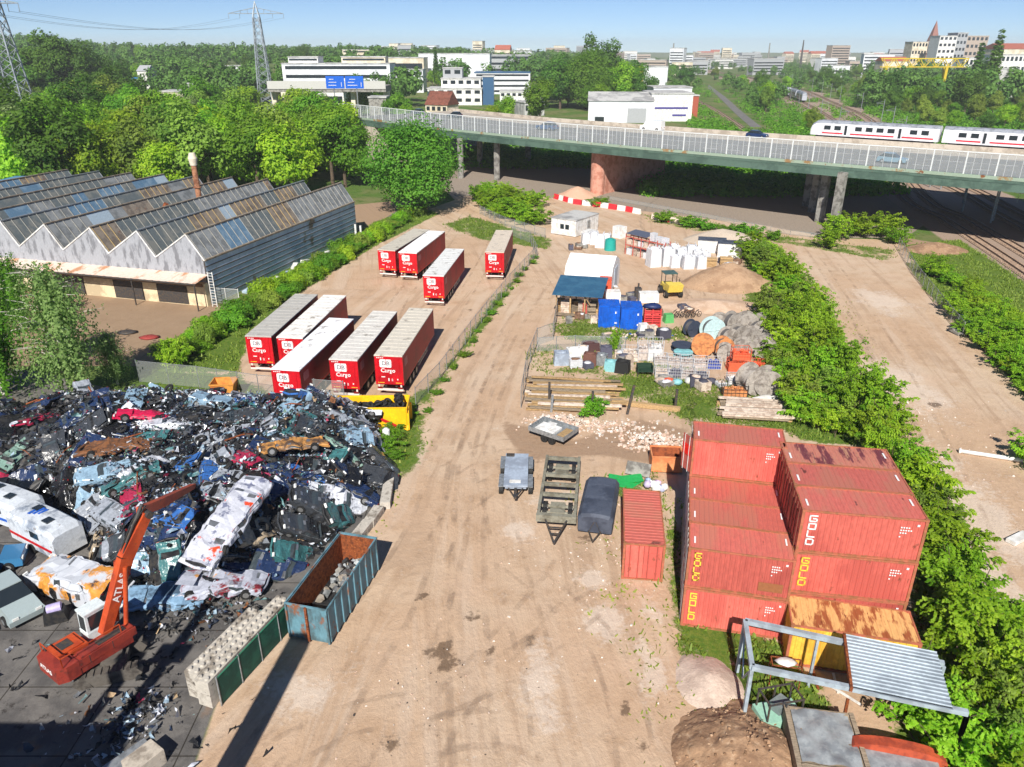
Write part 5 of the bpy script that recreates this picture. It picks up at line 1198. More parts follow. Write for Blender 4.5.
# ---- vehicles and trailers along the sand
GREYP = mat('grey_deck', S(165,178,195), .55, c2=S(140,150,165), s2=.7); OLIVE = mat('olive_chassis', S(138,136,122), .65, c2=S(112,108,94), s2=1.4, c3=S(120,85,60), s3=3, t3=(.62,.7)); TARPD = mat('dark_tarpaulin', S(78,85,100), .55, c2=S(60,66,80), s2=.8, bump=.03, bs=1.2)
def wheels(t_, xs, ys_, r=.42, w=.26, name='wheel'):
    for y in ys_:
        for x in xs:
            MB().cyl((-w/2,0,0),(w/2,0,0),r,n=14).cyl((-w/2-.01,0,0),(w/2+.01,0,0),r*.5,n=10,mi=1).build(name, [BLACK,RIM], t_, (x,y,r))
# flat grey trailer: deck
a = G(501,497); b = G(530,497); p = (a+b)/2; c = G(517,468); t_ = thing('flat_trailer', 'low grey flat deck trailer with four small wheels each side', 'trailer', p, math.atan2((c-p).y,(c-p).x)-PI/2-.0)
Lg = 4.6
MB().bx(-.86,.86,0,Lg,.82,.95).bx(-.75,.75,.1,Lg-.1,.62,.819).build('deck', GREYP, t_); wheels(t_, (-1.05,1.05), (.5,1.45,3.1,4.05), .36, .3)
MB().bx(-.1,.1,-1.15,.2,.55,.7).bar((-.5,.1,.65),(0,-1.1,.6),.09).bar((.5,.1,.65),(0,-1.1,.6),.09).build('drawbar', DARKM, t_); MB().bx(-.8,-.2,Lg-.5,Lg-.15,.951,1.05).build('tool_box', DARKM, t_); MB().bx(-.45,.35,.35,.75,.951,.97).build('plate', WHITE, t_)
mg = MB()
for s_ in (-1,1): mg.bx(s_*1.05-.17,s_*1.05+.17,.1,1.85,.74,.79); mg.bx(s_*1.05-.17,s_*1.05+.17,2.7,4.45,.74,.79)
mg.build('mudguard', GALV, t_)
# open chassis
a = G(539,527); b = G(573,533); p = (a+b)/2; c = (G(549,468)+G(577,471))/2; t_ = thing('chassis_trailer', 'long open grey-green trailer chassis with bare axles and a triangular drawbar', 'trailer', p, math.atan2((c-p).y,(c-p).x)-PI/2)
Lg = (c-p).length; w2 = 1.2; f = MB()
for s_ in (-1,1): f.bx(s_*w2-.1,s_*w2+.1,0,Lg,.85,1.2)
for y in (0.05,Lg*.33,Lg*.5,Lg*.66,Lg-.25): f.bx(-w2+.1,w2-.1,y,y+.2,.9,1.15)
f.bx(-w2-.12,w2+.12,-.25,-.01,.75,1.25); f.build('frame', OLIVE, t_)
for y in (1.1,1.9,Lg-1.6,Lg-.8):
    MB().cyl((-w2+.1,y,.6),(w2-.1,y,.6),.12,n=10).bx(-.5,.5,y-.25,y+.25,.62,.8).build('axle', OLIVE, t_)
wheels(t_, (-.85,.85), (1.1,1.9,Lg-1.6,Lg-.8), .45, .3)
MB().bar((-.7,-.26,.95),(0,-2.3,.6),.1).bar((.7,-.26,.95),(0,-2.3,.6),.1).bar((-.45,-.95,.85),(.45,-.95,.85),.08).bar((-.25,-1.5,.75),(.25,-1.5,.75),.08).build('drawbar', DARKM, t_)
# tarpaulin wagon
a = G(578,534); b = G(611,538); p = (a+b)/2; c = (G(588,496)+G(616,499))/2; t_ = thing('covered_wagon', 'low wagon under a taut dark grey tarpaulin with rounded front', 'trailer', p, math.atan2((c-p).y,(c-p).x)-PI/2)
Lg = 4.9; sec = [(-1.15,.35),(-1.18,1.3),(-.95,1.62),(-.3,1.72),(.3,1.72),(.95,1.62),(1.18,1.3),(1.15,.35)]
tb_ = MB(); ys_ = [(-.12,.93,.84),(.08,.99,.96),(.5,1,1),(1.9,1,.97),(2.2,1,1),(3.4,1,.98),(3.7,1,1),(Lg-.3,1,.99),(Lg,.97,.9)]
for y, sx, sz in ys_: tb_.v += [(x*sx,y,.35+(z-.35)*sz) for x,z in sec]
for i in range(len(ys_)-1):
    for k in range(7): tb_.f.append((i*8+k,i*8+k+1,(i+1)*8+k+1,(i+1)*8+k)); tb_.m.append(0); tb_.sm.append(False)
tb_.add([tb_.v[k] for k in range(8)], [tuple(range(8))]); tb_.add([tb_.v[(len(ys_)-1)*8+k] for k in range(8)], [tuple(reversed(range(8)))]); tb_.build('tarpaulin', TARPD, t_)
wheels(t_, (-.95,.95), (1.2,3.6), .36); MB().bar((-.4,-.1,.45),(0,-1.2,.4),.08).bar((.4,-.1,.45),(0,-1.2,.4),.08).build('drawbar', DARKM, t_); MB().cyl((0,-.02,1.25),(0,.25,1.5),.1,n=8).bar((-.05,-.18,1.2),(-.35,-.2,.5),.03).bar((.05,-.18,1.2),(.35,-.2,.5),.03).build('strap', DARKM, t_)
# silver flatbed
a = G(528,437); b = G(563,449); t_ = thing('flatbed_trailer', 'small silver flatbed trailer loaded with white panels in front of the timber', 'trailer', a, yaw(a,b)); Lg = (b-a).length; wd = 2.3
f = MB(); f.bx(0,Lg,0,wd,.62,.72); 
for y in (0,wd-.05): f.bx(0,Lg,y,y+.05,.721,1.0)
for x in (0,Lg-.05): f.bx(x,x+.05,.051,wd-.051,.721,1.0)
f.build('bed', GALV, t_); 
for x in (Lg*.45,Lg*.66):
    for y in (.1,wd-.1): MB().cyl((0,-.1,0),(0,.1,0),.32,n=12).build('wheel', BLACK, t_, (x,y,.32))
MB().bx(.4,2.2,.35,1.7,.722,.86).bx(.9,1.6,.5,1.9,.861,.95).build('panel_load', WHITE, t_); MB().bx(2.5,3.3,.3,1.9,.722,.8).build('wood_board', WOOD, t_)
# orange skip beside the stack and things near it
ORG = mat('orange_skip_paint', S(225,150,100), .6, c2=S(205,125,80), s2=.9); ORI = mat('rust_inside', S(160,85,50), .85, c2=S(120,62,38), s2=2)
def skip(label, loc, rz, L, Wd, Hh, m, mi, cat='skip', name='open_skip', taper=0.0, ribs=0, fill=None):
    t_ = thing(name, label, cat, loc, rz); b = MB(); tk = .06
    lo_ = [(taper,taper*.3),(L-taper,taper*.3),(L-taper,Wd-taper*.3),(taper,Wd-taper*.3)]; hi = [(0,0),(L,0),(L,Wd),(0,Wd)]; li = [(x+(tk if x<L/2 else -tk),y+(tk if y<Wd/2 else -tk)) for x,y in lo_]; hi_i = [(x+(tk if x<L/2 else -tk),y+(tk if y<Wd/2 else -tk)) for x,y in hi]
    o4 = [(x,y,.12) for x,y in lo_]+[(x,y,Hh) for x,y in hi]; i4 = [(x,y,.2) for x,y in li]+[(x,y,Hh) for x,y in hi_i]
    b.add(o4, [(0,1,5,4),(1,2,6,5),(2,3,7,6),(3,0,4,7),(3,2,1,0)]); b.add(o4[4:]+i4[4:], [(0,1,5,4),(1,2,6,5),(2,3,7,6),(3,0,4,7)])
    b.build('body', m, t_); c = MB(); c.add(i4, [(0,4,5,1),(1,5,6,2),(2,6,7,3),(3,7,4,0),(0,1,2,3)]); c.build('inside_lining', mi, t_)
    f = MB()
    for y0, y1 in ((-.05,.03),(Wd-.03,Wd+.05)): f.bx(-.05,L+.05,y0,y1,Hh+.002,Hh+.1)
    for x0, x1 in ((-.05,.03),(L-.03,L+.05)): f.bx(x0,x1,.031,Wd-.031,Hh+.002,Hh+.1)
    f.build('rim', m, t_)
    if ribs:
        r = MB()
        for k in range(ribs):
            x = taper+.12+(L-.24-2*taper)*k/(ribs-1)
            for y0, y1 in ((-.07,-.002),(Wd+.002,Wd+.07)): r.bx(x-.05,x+.05,y0,y1,.15,Hh-.01)
        r.build('ribs', m, t_)
    MB().bx(.3,L-.3,.25,.45,0,.119).bx(.3,L-.3,Wd-.45,Wd-.25,0,.119).build('skid', DARKM, t_)
    return t_
p = G(651,473); skip('small orange-beige open skip against the side of the narrower container stack', p, R(-4), 2.3, 1.7, 1.35, ORG, ORI)
t_ = MB().box((0,0,.08),(2.6,1.3,.08),0,0,.08,.12).box((.1,.3,.16),(2.2,.9,.05),0,.2,.1,-.1).build('green_sheet', mat('green_tarpaulin', S(40,165,85), .5, bump=.05, bs=2), None, G(626,483), R(-8)); tag(t_, 'crumpled green plastic sheet lying on the weeds beside the orange skip', 'plastic sheet')
t_ = MB().box((0,0,.5),(1.8,.25,1.0),0,0,R(-42)).build('concrete_slab', GREYC, None, G(638,475), R(-20)); tag(t_, 'tilted grey concrete slab leaning by the green sheet', 'slab')
t_ = thing('refuse_heap', 'heap of white and blue rubbish sacks beside the lone red container', 'rubbish', G(654,488)); rr = random.Random(8)
for k in range(9): MB().ball((0,0,0),(rr.uniform(.25,.4),)*3,0,8,.5,k).build('rubbish_sack', [WHITE,mat('sack_blue%d'%k, S(150+k*8,180,210), .5)][k%2], t_, (rr.uniform(-.7,.7),rr.uniform(-.6,.6),rr.uniform(.15,.5)))
# ---- machines near the lower right corner
t_ = thing('tarp_pickup_bed', 'old wagon bed with grey sheet cover and timber sides beside the brown soil heap', 'wagon', G(822,767), R(-9))
MB().bx(-1.5,1.5,-1.6,1.9,.5,1.35).build('side_board', WOODG, t_)
cv = MB(); n = 16
for j in range(n+1):
    for i in range(n+1):
        x = -1.25+2.5*i/n; y = -1.1+2.9*j/n; cv.v.append((x,y,1.42+.07*math.sin(i*.75)*math.cos(j*.9)+.06*mnoise.noise(Vector((i*.6,j*.35,2)))+.06*(1-abs(2*i/n-1))))
for j in range(n):
    for i in range(n): cv.f.append((j*(n+1)+i,j*(n+1)+i+1,(j+1)*(n+1)+i+1,(j+1)*(n+1)+i)); cv.m.append(0); cv.sm.append(True)
cv.build('grey_cover', mat('grey_cover', S(150,155,158), .45, c2=S(125,130,135), s2=1.2, bump=.02, bs=2), t_)
e_ = MB(); 
for x in (-1.42,1.42): e_.bx(x-.1,x+.1,-1.6,1.9,1.352,1.46)
for y in (-1.45,-1.25,1.8): e_.bx(-1.3,1.3,y-.09,y+.09,1.352,1.43)
e_.build('rim_board', WOODG, t_); wheels(t_, (-1.2,1.2), (-.6,1.1), .4)
t_ = thing('round_tank_wagon', 'low wagon with curved rust-red rear rim and grey cover under the bushes', 'wagon', G(893,778), R(-14))
arc = [(-1.9,.3)]+[(1.9*math.cos(PI-PI*k/10)*1.0,1.35+.45*math.sin(PI*k/10)) for k in range(11)]+[(1.9,.3)]
MB().prism_y(arc, 0, .5).build('red_rim', mat('rust_red_paint', S(190,85,55), .6, c2=S(150,65,45), s2=1.5), t_); MB().bx(-1.5,1.5,-2.6,-.01,.4,1.4).build('grey_cover', MATS['grey_cover'], t_); wheels(t_, (-1.3,1.3), (-1.8,-.4), .4)
t_ = thing('green_machine', 'small pale green machine with open pipe frame next to the wagon bed', 'machine', G(776,722), R(12)); MB().bx(-1.,1.,-.6,.6,.25,.75).build('base', mat('pale_green_paint', S(150,195,175), .5), t_)
f = MB()
for x in (-.85,0,.85):
    for y in (-.5,.5): f.bar((x,y,.76),(x,y,1.75),.07)
for y in (-.5,.5): f.bar((-.9,y,1.75),(.9,y,1.75),.07)
for x in (-.85,.85): f.bar((x,-.5,1.75),(x,.5,1.75),.07)
f.build('pipe_frame', DARKM, t_); MB().box((.1,.1,1.0),(.8,.6,.45),0,.4).build('engine_block', mat('engine_grey', S(120,130,130), .5), t_); wheels(t_, (-.8,.8), (-.5,.5), .26, .18)
t_ = thing('tube_rack', 'thin brown tube rack with white cloth scraps under the steel frame', 'rack', G(783,690), R(-10)); f = MB()
for x in (-.7,.7):
    for y in (0,.6): f.bar((x,y,0),(x,y,1.5),.05)
f.bar((-.7,0,1.5),(.7,0,1.5),.05).bar((-.7,.6,1.5),(.7,.6,1.5),.05).bar((-.7,0,1.5),(-.7,.6,1.5),.05).bar((.7,0,1.5),(.7,.6,1.5),.05); f.build('frame', RUST, t_); MB().ball((0,.3,1.55),(.5,.3,.12),0,8,.5,2).build('cloth', WHITE, t_)
for k in range(6):
    p = G(*[(835,667),(818,690),(838,694),(812,681),(848,700),(826,684)][k]); t_ = MB().bar((0,0,.06),(random.uniform(.8,1.8),random.uniform(-.8,.8),.1),.12,.06).build('scrap_plank', [WOODG,RUST,WHITE][k%3], None, p, k); tag(t_, 'loose plank or bar lying on the earth under the steel frame', 'plank', 'loose planks under the steel frame')

# ---- heaps
def heap(name, label, px, r, h, m, seed, stretch=(1,1), rz=0, n=40, p=1.25, rough=.12):
    mb = MB(); rr = random.Random(seed)
    for j in range(n+1):
        for i in range(n+1):
            x = -1.25+2.5*i/n; y = -1.25+2.5*j/n; d = math.hypot(x,y)*(1+.22*mnoise.noise(Vector((x*1.1+seed,y*1.1,seed))))
            z = h*max(0, 1-d**p)-.06+(rough*h*.5*mnoise.noise(Vector((x*3,y*3,seed)))+rough*h*.25*mnoise.noise(Vector((x*9,y*9,seed))))*(1 if d < 1 else 0)
            mb.v.append((x*r*stretch[0],y*r*stretch[1],z))
    for j in range(n):
        for i in range(n): mb.f.append((j*(n+1)+i,j*(n+1)+i+1,(j+1)*(n+1)+i+1,(j+1)*(n+1)+i)); mb.m.append(0); mb.sm.append(True)
    return tag(mb.build(name, m, None, (px.x,px.y,0), rz), label, 'heap')
SANDH = mat('heap_brown', S(172,142,114), .95, c2=S(152,122,96), s2=.5, bump=.06, bs=3, c3=S(135,106,82), s3=3, t3=(.6,.7)); SANDP = mat('heap_pale', S(205,178,155), .95, c2=S(190,160,135), s2=.6, bump=.05, bs=4); SOIL = mat('heap_soil', S(162,130,102), .95, c2=S(138,108,84), s2=.7, bump=.1, bs=3, c3=S(186,158,130), s3=2.5, t3=(.55,.68)); GRVL = mat('heap_gravel', S(200,180,165), .95, c2=S(180,160,146), s2=1., bump=.04, bs=9); PINKH = mat('heap_pink', S(205,165,140), .95, bump=.05, bs=3)
heap('sand_heap', 'large brown sand heap next to the yellow dumper and green strip', G(728,284), 6.3, 3.0, SANDH, 3, (1.1,.75))
heap('sand_heap', 'low pale sand heap spread in front of the large brown heap', G(712,306), 5.5, .8, SANDP, 5, (1.25,.6), 0, 40, 1.1)
heap('gravel_heap', 'pale gravel mound in the weeds near the steel frame', G(709,684), 1.75, .75, GRVL, 7, (1,1.2))
heap('soil_heap', 'dark brown soil heap cut off by the lower edge of the view', G(745,762), 3.0, 1.5, SOIL, 9, (1.1,1.15), 0, 110, 1.5, .2)
heap('gravel_heap', 'grey-beige gravel mound behind the white storage boxes', G(722,240), 5.5, 1.9, mat('heap_greige', S(190,175,158), .95, bump=.05, bs=5), 11, (1.2,.8)); heap('sand_heap', 'small pinkish sand cone at the foot of the pink pier', G(577,196), 4.6, 2.1, PINKH, 13)
heap('gravel_heap', 'grey spoil heap beyond the viaduct at the grey workshop', GD(548,262), 13, 6, GREYC, 15)
heap('soil_heap', 'bare reddish earth bank at the tip of the railway slope', G(935,250), 4.5, 1.3, SOIL, 17, (1.2,.8))
def rubble(name, label, px, n, spread, cols, seed, smin=.08, smax=.32, hgt=.45):
    rr = random.Random(seed); mb = MB(); c0 = G(*px)
    for k in range(n):
        u, v = rr.gauss(0,.45), rr.gauss(0,.45); s_ = rr.uniform(smin,smax)*(1.4 if rr.random() < .1 else 1); z = max(0, hgt*(1-(u*u+v*v)*1.3))*rr.random()
        mb.box((u*spread[0],v*spread[1],z+s_*.2), (s_*rr.uniform(.7,1.8),s_,s_*rr.uniform(.4,.9)), rr.randrange(len(cols)), rr.uniform(0,3), rr.uniform(-.5,.5), rr.uniform(-.5,.5), rr.uniform(.6,1))
    return tag(mb.build(name, cols, None, c0), label, 'rubble', kind='stuff')
RBW = [mat('rubble_white', S(225,218,210), .9), mat('rubble_pink', S(212,192,178), .9), mat('rubble_grey', S(190,178,166), .9), mat('brick_rubble', S(200,172,154), .9)]
rubble('rubble', 'pale broken rubble in front of the timber pile', (560,422), 420, (2.8,1.5), RBW, 1, .05, .2); rubble('rubble', 'white rubble strewn beside the container stack', (655,442), 420, (3.,1.8), RBW, 2, .05, .22); rubble('rubble', 'thin pale rubble scattered on the sand', (610,428), 260, (5,2.2), RBW, 3, .05,.2,.1); rubble('rubble', 'chips and stones scattered on the sand road', (600,560), 180, (6,8), RBW, 4, .02,.09,.02)
rubble('rubble', 'stones scattered on the lower sand road', (430,690), 130, (7,4), RBW+[DARKM], 5, .02,.07,.02); rubble('rubble', 'stones scattered over the pale dirt road', (930,430), 160, (6,12), RBW, 6, .03,.1,.02); rubble('rubble', 'bits of rubbish in front of the blue storage boxes', (640,336), 120, (5,1.), RBW+[DARKM,BLUEP], 7, .08,.25,.1)

SOILC = [mat('clod_dark', S(135,105,80), .95), mat('clod_light', S(180,150,122), .95), mat('clod_mid', S(158,126,98), .95)]
def clods(c0, rx, ry, h, n, seed, p_=1.5):
    rr = random.Random(seed); mb = MB()
    for k in range(n):
        a_ = rr.uniform(0,6.28); d = rr.random()**.6*1.02; x, y = math.cos(a_)*d*rx, math.sin(a_)*d*ry; s_ = rr.uniform(.02,.075)*(2.2 if rr.random() < .05 else 1); mb.ball((x,y,h*max(0,1-d**p_)+s_*.1),(s_*1.2,s_,s_*.8),rr.randrange(3),6,.6,k,False)
    return tag(mb.build('soil_clods', SOILC, None, c0), 'loose clods of earth lying on the soil heap', 'soil', kind='stuff')
clods(G(745,762), 3.2, 3.3, 1.5, 260, 2); clods(G(728,284), 6.6, 4.6, 2.9, 120, 3, 1.25)
# ---- material yard
def box_thing(name, label, cat, loc, dims, m, rz=0, group=None, lid=None, extra=None):
    t_ = thing(name, label, cat, loc, rz, group); MB().bx(-dims[0]/2,dims[0]/2,0,dims[1],0,dims[2]).build('body', m, t_)
    if lid: MB().bx(-dims[0]/2-.06,dims[0]/2+.06,-.06,dims[1]+.06,dims[2]+.002,dims[2]+.12).build('roof' if dims[2] > 2 else 'lid', lid, t_)
    return t_
# site cabin
c0 = G(575.5,237.5); c1 = G(551.5,232); c2 = G(599,229); L1_ = 5.0; yw = yaw(c0, c2)
t_ = thing('site_cabin', 'white site office cabin with flat grey roof and two small windows', 'cabin', c0, yw); La = (c2-c0).length*.95; Lb = 4.9
wl_ = MB().bx(0,La,0,Lb,.1,2.75).build('wall', WHITE, t_); MB().bx(-.08,La+.08,-.08,Lb+.08,2.752,2.9).bx(.2,La-.2,Lb*.5-.04,Lb*.5+.04,2.901,2.97).build('roof', FLATR, t_)
for y in (1.7,2.7): MB().bx(-.05,.02,y-.36,y+.36,1.15,1.95).build('window', DARKGL, t_)
MB().bx(La*.5,La*.5+1.,-.04,.02,.15,2.2).build('door', GALV, t_)
BR = mat('barrier_red', S(215,50,60), .5); BW = mat('barrier_white', S(235,232,228), .5)
bp_ = along([(557,199),(575,204),(600,207),(630,212),(652,217)], 2.05)
for i, (p, q) in enumerate(zip(bp_, bp_[1:])):
    t_ = MB().prism_x([(-.3,0),(.3,0),(.22,.35),(.12,1.0),(-.12,1.0),(-.22,.35)], -.95, .95).build('barrier_block', BR if i % 2 == 0 else BW, None, p, yaw(p,q)); tag(t_, ('red' if i % 2 == 0 else 'white')+' plastic barrier block in the red and white row by the site cabin', 'road barrier', 'red and white barrier blocks')
p = G(652,219); 
for i in range(4):
    pp = p.lerp(G(690,226), .25*i+.1); t_ = MB().prism_x([(-.3,0),(.3,0),(.22,.35),(.12,1.0),(-.12,1.0),(-.22,.35)], -.9, .9).build('barrier_block', BR if i == 1 else mat('barrier_pale%d' % i, S(225,205,195), .6), None, pp, yaw(p, G(690,226))); tag(t_, 'red faded barrier block separate from the main row' if i == 1 else 'pale worn barrier block past the end of the red and white row', 'road barrier', 'red and white barrier blocks')
# pallet racks
RKM = mat('rack_red', S(190,95,85), .5); BAG = mat('white_bulk_bag', S(205,207,212), .7, bump=.05, bs=3, rnd=.08); PAL = mat('pallet_goods', S(205,190,175), .8, c2=S(170,150,135), s2=2, rnd=.2)
r0_ = G(625,254); r1_ = G(664,264); yr = yaw(r0_, r1_); Lr = (r1_-r0_).length
t_ = thing('pallet_rack', 'two-level red pallet rack stacked with pale goods under a dark sheet', 'rack', r0_, yr); f = MB(); nb_ = 5
for k in range(nb_+1):
    for y in (0,1.1): f.bar((Lr*k/nb_,y,0),(Lr*k/nb_,y,3.2),.1)
f.build('upright', RKM, t_); f = MB()
for z in (1.5,2.8):
    for y in (0,1.1): f.bar((0,y,z),(Lr,y,z),.1,.14)
f.build('rack_beam', RKM, t_); MB().box((Lr*.3,.7,3.5),(Lr*.52,2.2,.06),0,0,.12).build('roof_sheet', mat('dark_sheet', S(85,92,110), .6), t_)
rr = random.Random(12); ur = Vector((math.cos(yr),math.sin(yr),0)); vr = Vector((-ur.y,ur.x,0))
for lv, z in enumerate((0,1.62,2.9)):
    for k in range(7):
        if lv == 2 and k < 4: continue
        b = MB().bx(-.42,.42,-.4,.4,.14,.14+rr.uniform(.6,1.05)); 
        for y in (-.35,0,.35): b.bx(-.45,.45,y-.06,y+.06,0,.139)
        p = r0_+ur*(Lr*(k+.5)/7)+vr*.55+Vector((0,0,z)); o = b.build('goods_pallet', BAG if (k+lv) % 3 == 0 or lv == 2 else PAL, None, p, yr+rr.uniform(-.05,.05)); tag(o, ['pale goods pallet on the ground level of the red rack','pale goods pallet on the middle level of the red rack','white goods pallet on top of the red rack'][lv], 'pallet', 'goods pallets in the red rack')
def bigbag(px, sc, label, m=BAG, grp='white bulk bags beside the rack'):
    b = MB(); b.box((0,0,.5),(1,1,1),0,0,0,0,.92); b.ball((0,0,.98),(.42,.42,.14),0,8,.3,px[0])
    for x in (-.4,.4):
        for y in (-.4,.4): b.bar((x,y,.95),(x*.7,y*.7,1.2),.05)
    o = b.build('bulk_bag', m, None, G(*px), random.uniform(-.4,.4)); o.scale = (sc,sc,sc*random.uniform(1.,1.5)); tag(o, label, 'bulk bag', grp)
for px in ((653,266),(667,265),(674,267),(680,264),(687,268),(692,266),(700,268),(683,258),(691,259),(697,261),(673,256),(704,262),(664,258)): bigbag(px, random.uniform(1.3,1.8), 'white bulk bag in the cluster beside the red rack')
for px in ((594,244),(600,247),(606,246),(586,243)): bigbag(px, 1.5, 'white bulk bag in the row between cabin and tent', BAG, 'white bulk bags near the tent')
box_thing('storage_tank', 'white box tank standing in front of the site cabin', 'tank', G(593,240), (2.6,1.6,1.5), WHITE, yw); box_thing('storage_tank', 'white box tank left of the red rack', 'tank', G(616,238), (1.8,1.6,1.9), WHITE, yr)
t_ = MB().cyl((0,0,0),(0,0,1.7),.95,.85,n=16).cyl((0,0,1.7),(0,0,1.85),.5,n=12).build('water_tank', mat('teal_plastic', S(40,160,150), .4), None, G(610,250)); tag(t_, 'round teal plastic tank among the white bags', 'tank')
for px, d, l, m in (((711,253),(4.2,2.2,1.9),'white storage box with pale turquoise base near the gravel mound',WHITE),((732,258),(4.4,2.3,2.1),'larger white storage box with dark roof rim near the green strip',WHITE)): box_thing('storage_box', l, 'storage box', G(*px), d, m, R(-14), None, TARPD)
for px, l in (((710,267),'yellow timber pallet stack left of its twin'),((726,266),'yellow timber pallet stack nearer the big brown heap')):
    t_ = thing('pallet_stack', l, 'pallets', G(*px), R(-8)); 
    for k in range(6): MB().bx(-.9,.9,0,1.2,.2*k+.0,.2*k+.15).build('pallet', WOOD, t_)
MB().box((0,0,.9),(3.4,1.2,1.8)).build('x', TARPD) if False else None
# tent hall and blue-roofed shed
a = G(565,290); b = G(611,294); p0 = a; yt = yaw(a,b); Lt = (b-a).length
t_ = thing('storage_tent', 'white tent hall with arched roof behind the blue-roofed shed', 'tent', G(564,293), yt); sec = [(0,0),(0,2.6),(.6,3.6),(3.2,4.6),(5.8,3.6),(6.4,2.6),(6.4,0)]
MB().prism_x(sec, 0, Lt).build('canvas', mat('tent_canvas', S(238,238,240), .6, rnd=0), t_); MB().bx(Lt+.003,Lt+.05,2.,4.4,0,3.2).build('end_opening', mat('tent_end', S(190,200,212), .7), t_)
a = G(556,316); b = G(598,319); ysd = yaw(a,b); Ls = (b-a).length; t_ = thing('open_shed', 'open timber shed with a flat dark blue roof stacked with firewood', 'shed', a, ysd)
MB().box((Ls/2,2.6,3.1),(Ls+.9,6.2,.12),0,0,.1).build('roof', mat('dark_blue_roof', S(48,90,120), .5, c2=S(58,102,130), s2=.8), t_)
for x in (0,Ls*.33,Ls*.67,Ls):
    MB().bar((x,.1,0),(x,.1,2.85),.16).build('post', WOOD, t_)
    MB().bar((x,5.2,0),(x,5.2,3.3),.16).build('post', WOOD, t_)
MB().bar((0,.1,2.7),(Ls,.1,2.7),.14,.2).bar((Ls*.67,.1,2.6),(Ls*.8,.1,1.6),.1).build('beam', WOOD, t_); MB().bar((0,-.3,.4),(Ls,-.3,.4),.12,.3).build('front_rail', WOODG, t_)
rr = random.Random(9)
for k in range(9):
    o = MB(); 
    for j in range(7): o.bx(-.5,.5,rr.uniform(-.3,0),rr.uniform(.5,.8),.22*j,.22*j+.2)
    p = a+Vector((math.cos(ysd),math.sin(ysd),0))*(.6+k*Ls/9.5)+Vector((0,rr.uniform(.5,2.5),0)); o = o.build('timber_stack', [WOOD,PAL,RKM,WOODG][k%4], None, p, rr.uniform(-.2,.2)); tag(o, ['raw','pale','reddish','weathered'][k%4]+' timber stack under the blue-roofed shed', 'timber', 'timber stacks under the shed')
t_ = thing('red_bin_container', 'upright orange-red container between the shed and the tent', 'container', G(605,300), R(-6)); MB().bx(-.7,.7,0,4.5,.1,2.6).build('body', mat('orange_red', S(215,85,55), .55), t_); MB().bx(-.75,.75,-.05,4.55,2.602,2.72).build('lid', mat('orange_red_lid', S(195,80,60), .6), t_)
BLC = mat('blue_container', S(15,95,205), .45, c2=S(20,80,175), s2=.8)
for i, (px, l) in enumerate((((598,327.5),'left blue steel storage container with double doors'),((620,329.5),'right blue steel storage container with double doors'))):
    t_ = thing('storage_container', l, 'container', G(*px), R(-4), 'blue storage containers'); Wc = 2.4
    w_ = MB(); w_.bx(.05,Wc-.05,.06,2.6,.1,2.55); w_.build('wall', BLC, t_); f = MB()
    for x in (0,Wc-.1): f.bx(x,x+.1,0,.1,.0,2.6)
    f.bx(.1,Wc-.1,0,.09,2.45,2.6); f.bx(.1,Wc-.1,0,.09,0,.12); f.build('frame', BLC, t_)
    for k in range(2):
        d = MB(); x0 = .12+k*(Wc-.24)/2
        for j in range(4): d.bx(x0+.02,x0+(Wc-.24)/2-.02,.0 if j%2 else .02,.058,.14+j*.57,.14+j*.57+.565)
        dd = d.build('door', BLC, t_)
        for q in (.3,.75): MB().cyl((x0+q*(Wc-.24)/2,-.04,.1),(x0+q*(Wc-.24)/2,-.04,2.5),.03,n=8).build('locking_bar', BLUEP, dd)
    r = MB(); corr(r,(.0,.0,2.6),(1,0,0),(0,1,0),(0,0,1),Wc,2.65,.3,.03); r.build('roof', BLC, t_)
    mk = MB(); mk.bx(Wc-.55,Wc-.3,-.03,-.005,.5,.7); mk.bx(Wc-.55,Wc-.35,-.03,-.005,1.7,1.95); mk.build('label_marks', WHITEL, t_)
t_ = thing('crate_stack', 'red slatted crates stacked beside the blue containers under a navy cover', 'crates', G(652,327), R(-3))
for k in range(4):
    c = MB(); 
    for j in range(2): c.bx(-.95,.95,-.02,.02,k*.52+.06+j*.22,k*.52+.2+j*.22); c.bx(-.95,.95,1.18,1.22,k*.52+.06+j*.22,k*.52+.2+j*.22)
    for x in (-.9,0,.9): c.bx(x-.06,x+.06,.021,1.179,k*.52,k*.52+.5)
    c.build('crate', mat('crate_red%d' % k, S(215,70,70), .55), t_)
MB().ball((0,.6,2.3),(1.15,.75,.32),0,10,.4,4).build('navy_cover', mat('navy_cover', S(35,50,95), .5), t_)
box_thing('storage_tank', 'white flat tank behind the crate stack', 'tank', G(649,303), (2.4,1.4,1.2), WHITE); box_thing('storage_tank', 'small white box on the ground behind the left blue container', 'tank', G(613,305), (1.8,1.5,1.6), WHITE)
t_ = thing('generator', 'small dark upright generator behind the blue containers', 'machine', G(638,300)); MB().bx(-.4,.4,0,.8,.2,1.5).build('body', DARKM, t_); MB().cyl((0,.3,1.5),(0,.3,2.1),.12,n=8).build('exhaust', DARKM, t_)
for px, m, l in (((643,332),WHITE,'white sack left of two at the crate stack'),((652,334),PAL,'beige sack right of two at the crate stack'),((668,322),mat('green_box', S(90,170,100), .5),'small green box beside the junk')): 
    t_ = MB().box((0,0,.5),(1.1,.9,1.0),0,.2,0,0,.85).build('material_sack', m, None, G(*px)); tag(t_, l, 'sack')
t_ = thing('bicycle_rack', 'tangle of dark bicycle frames beside the red crates', 'bicycles', G(684,318), R(-10))
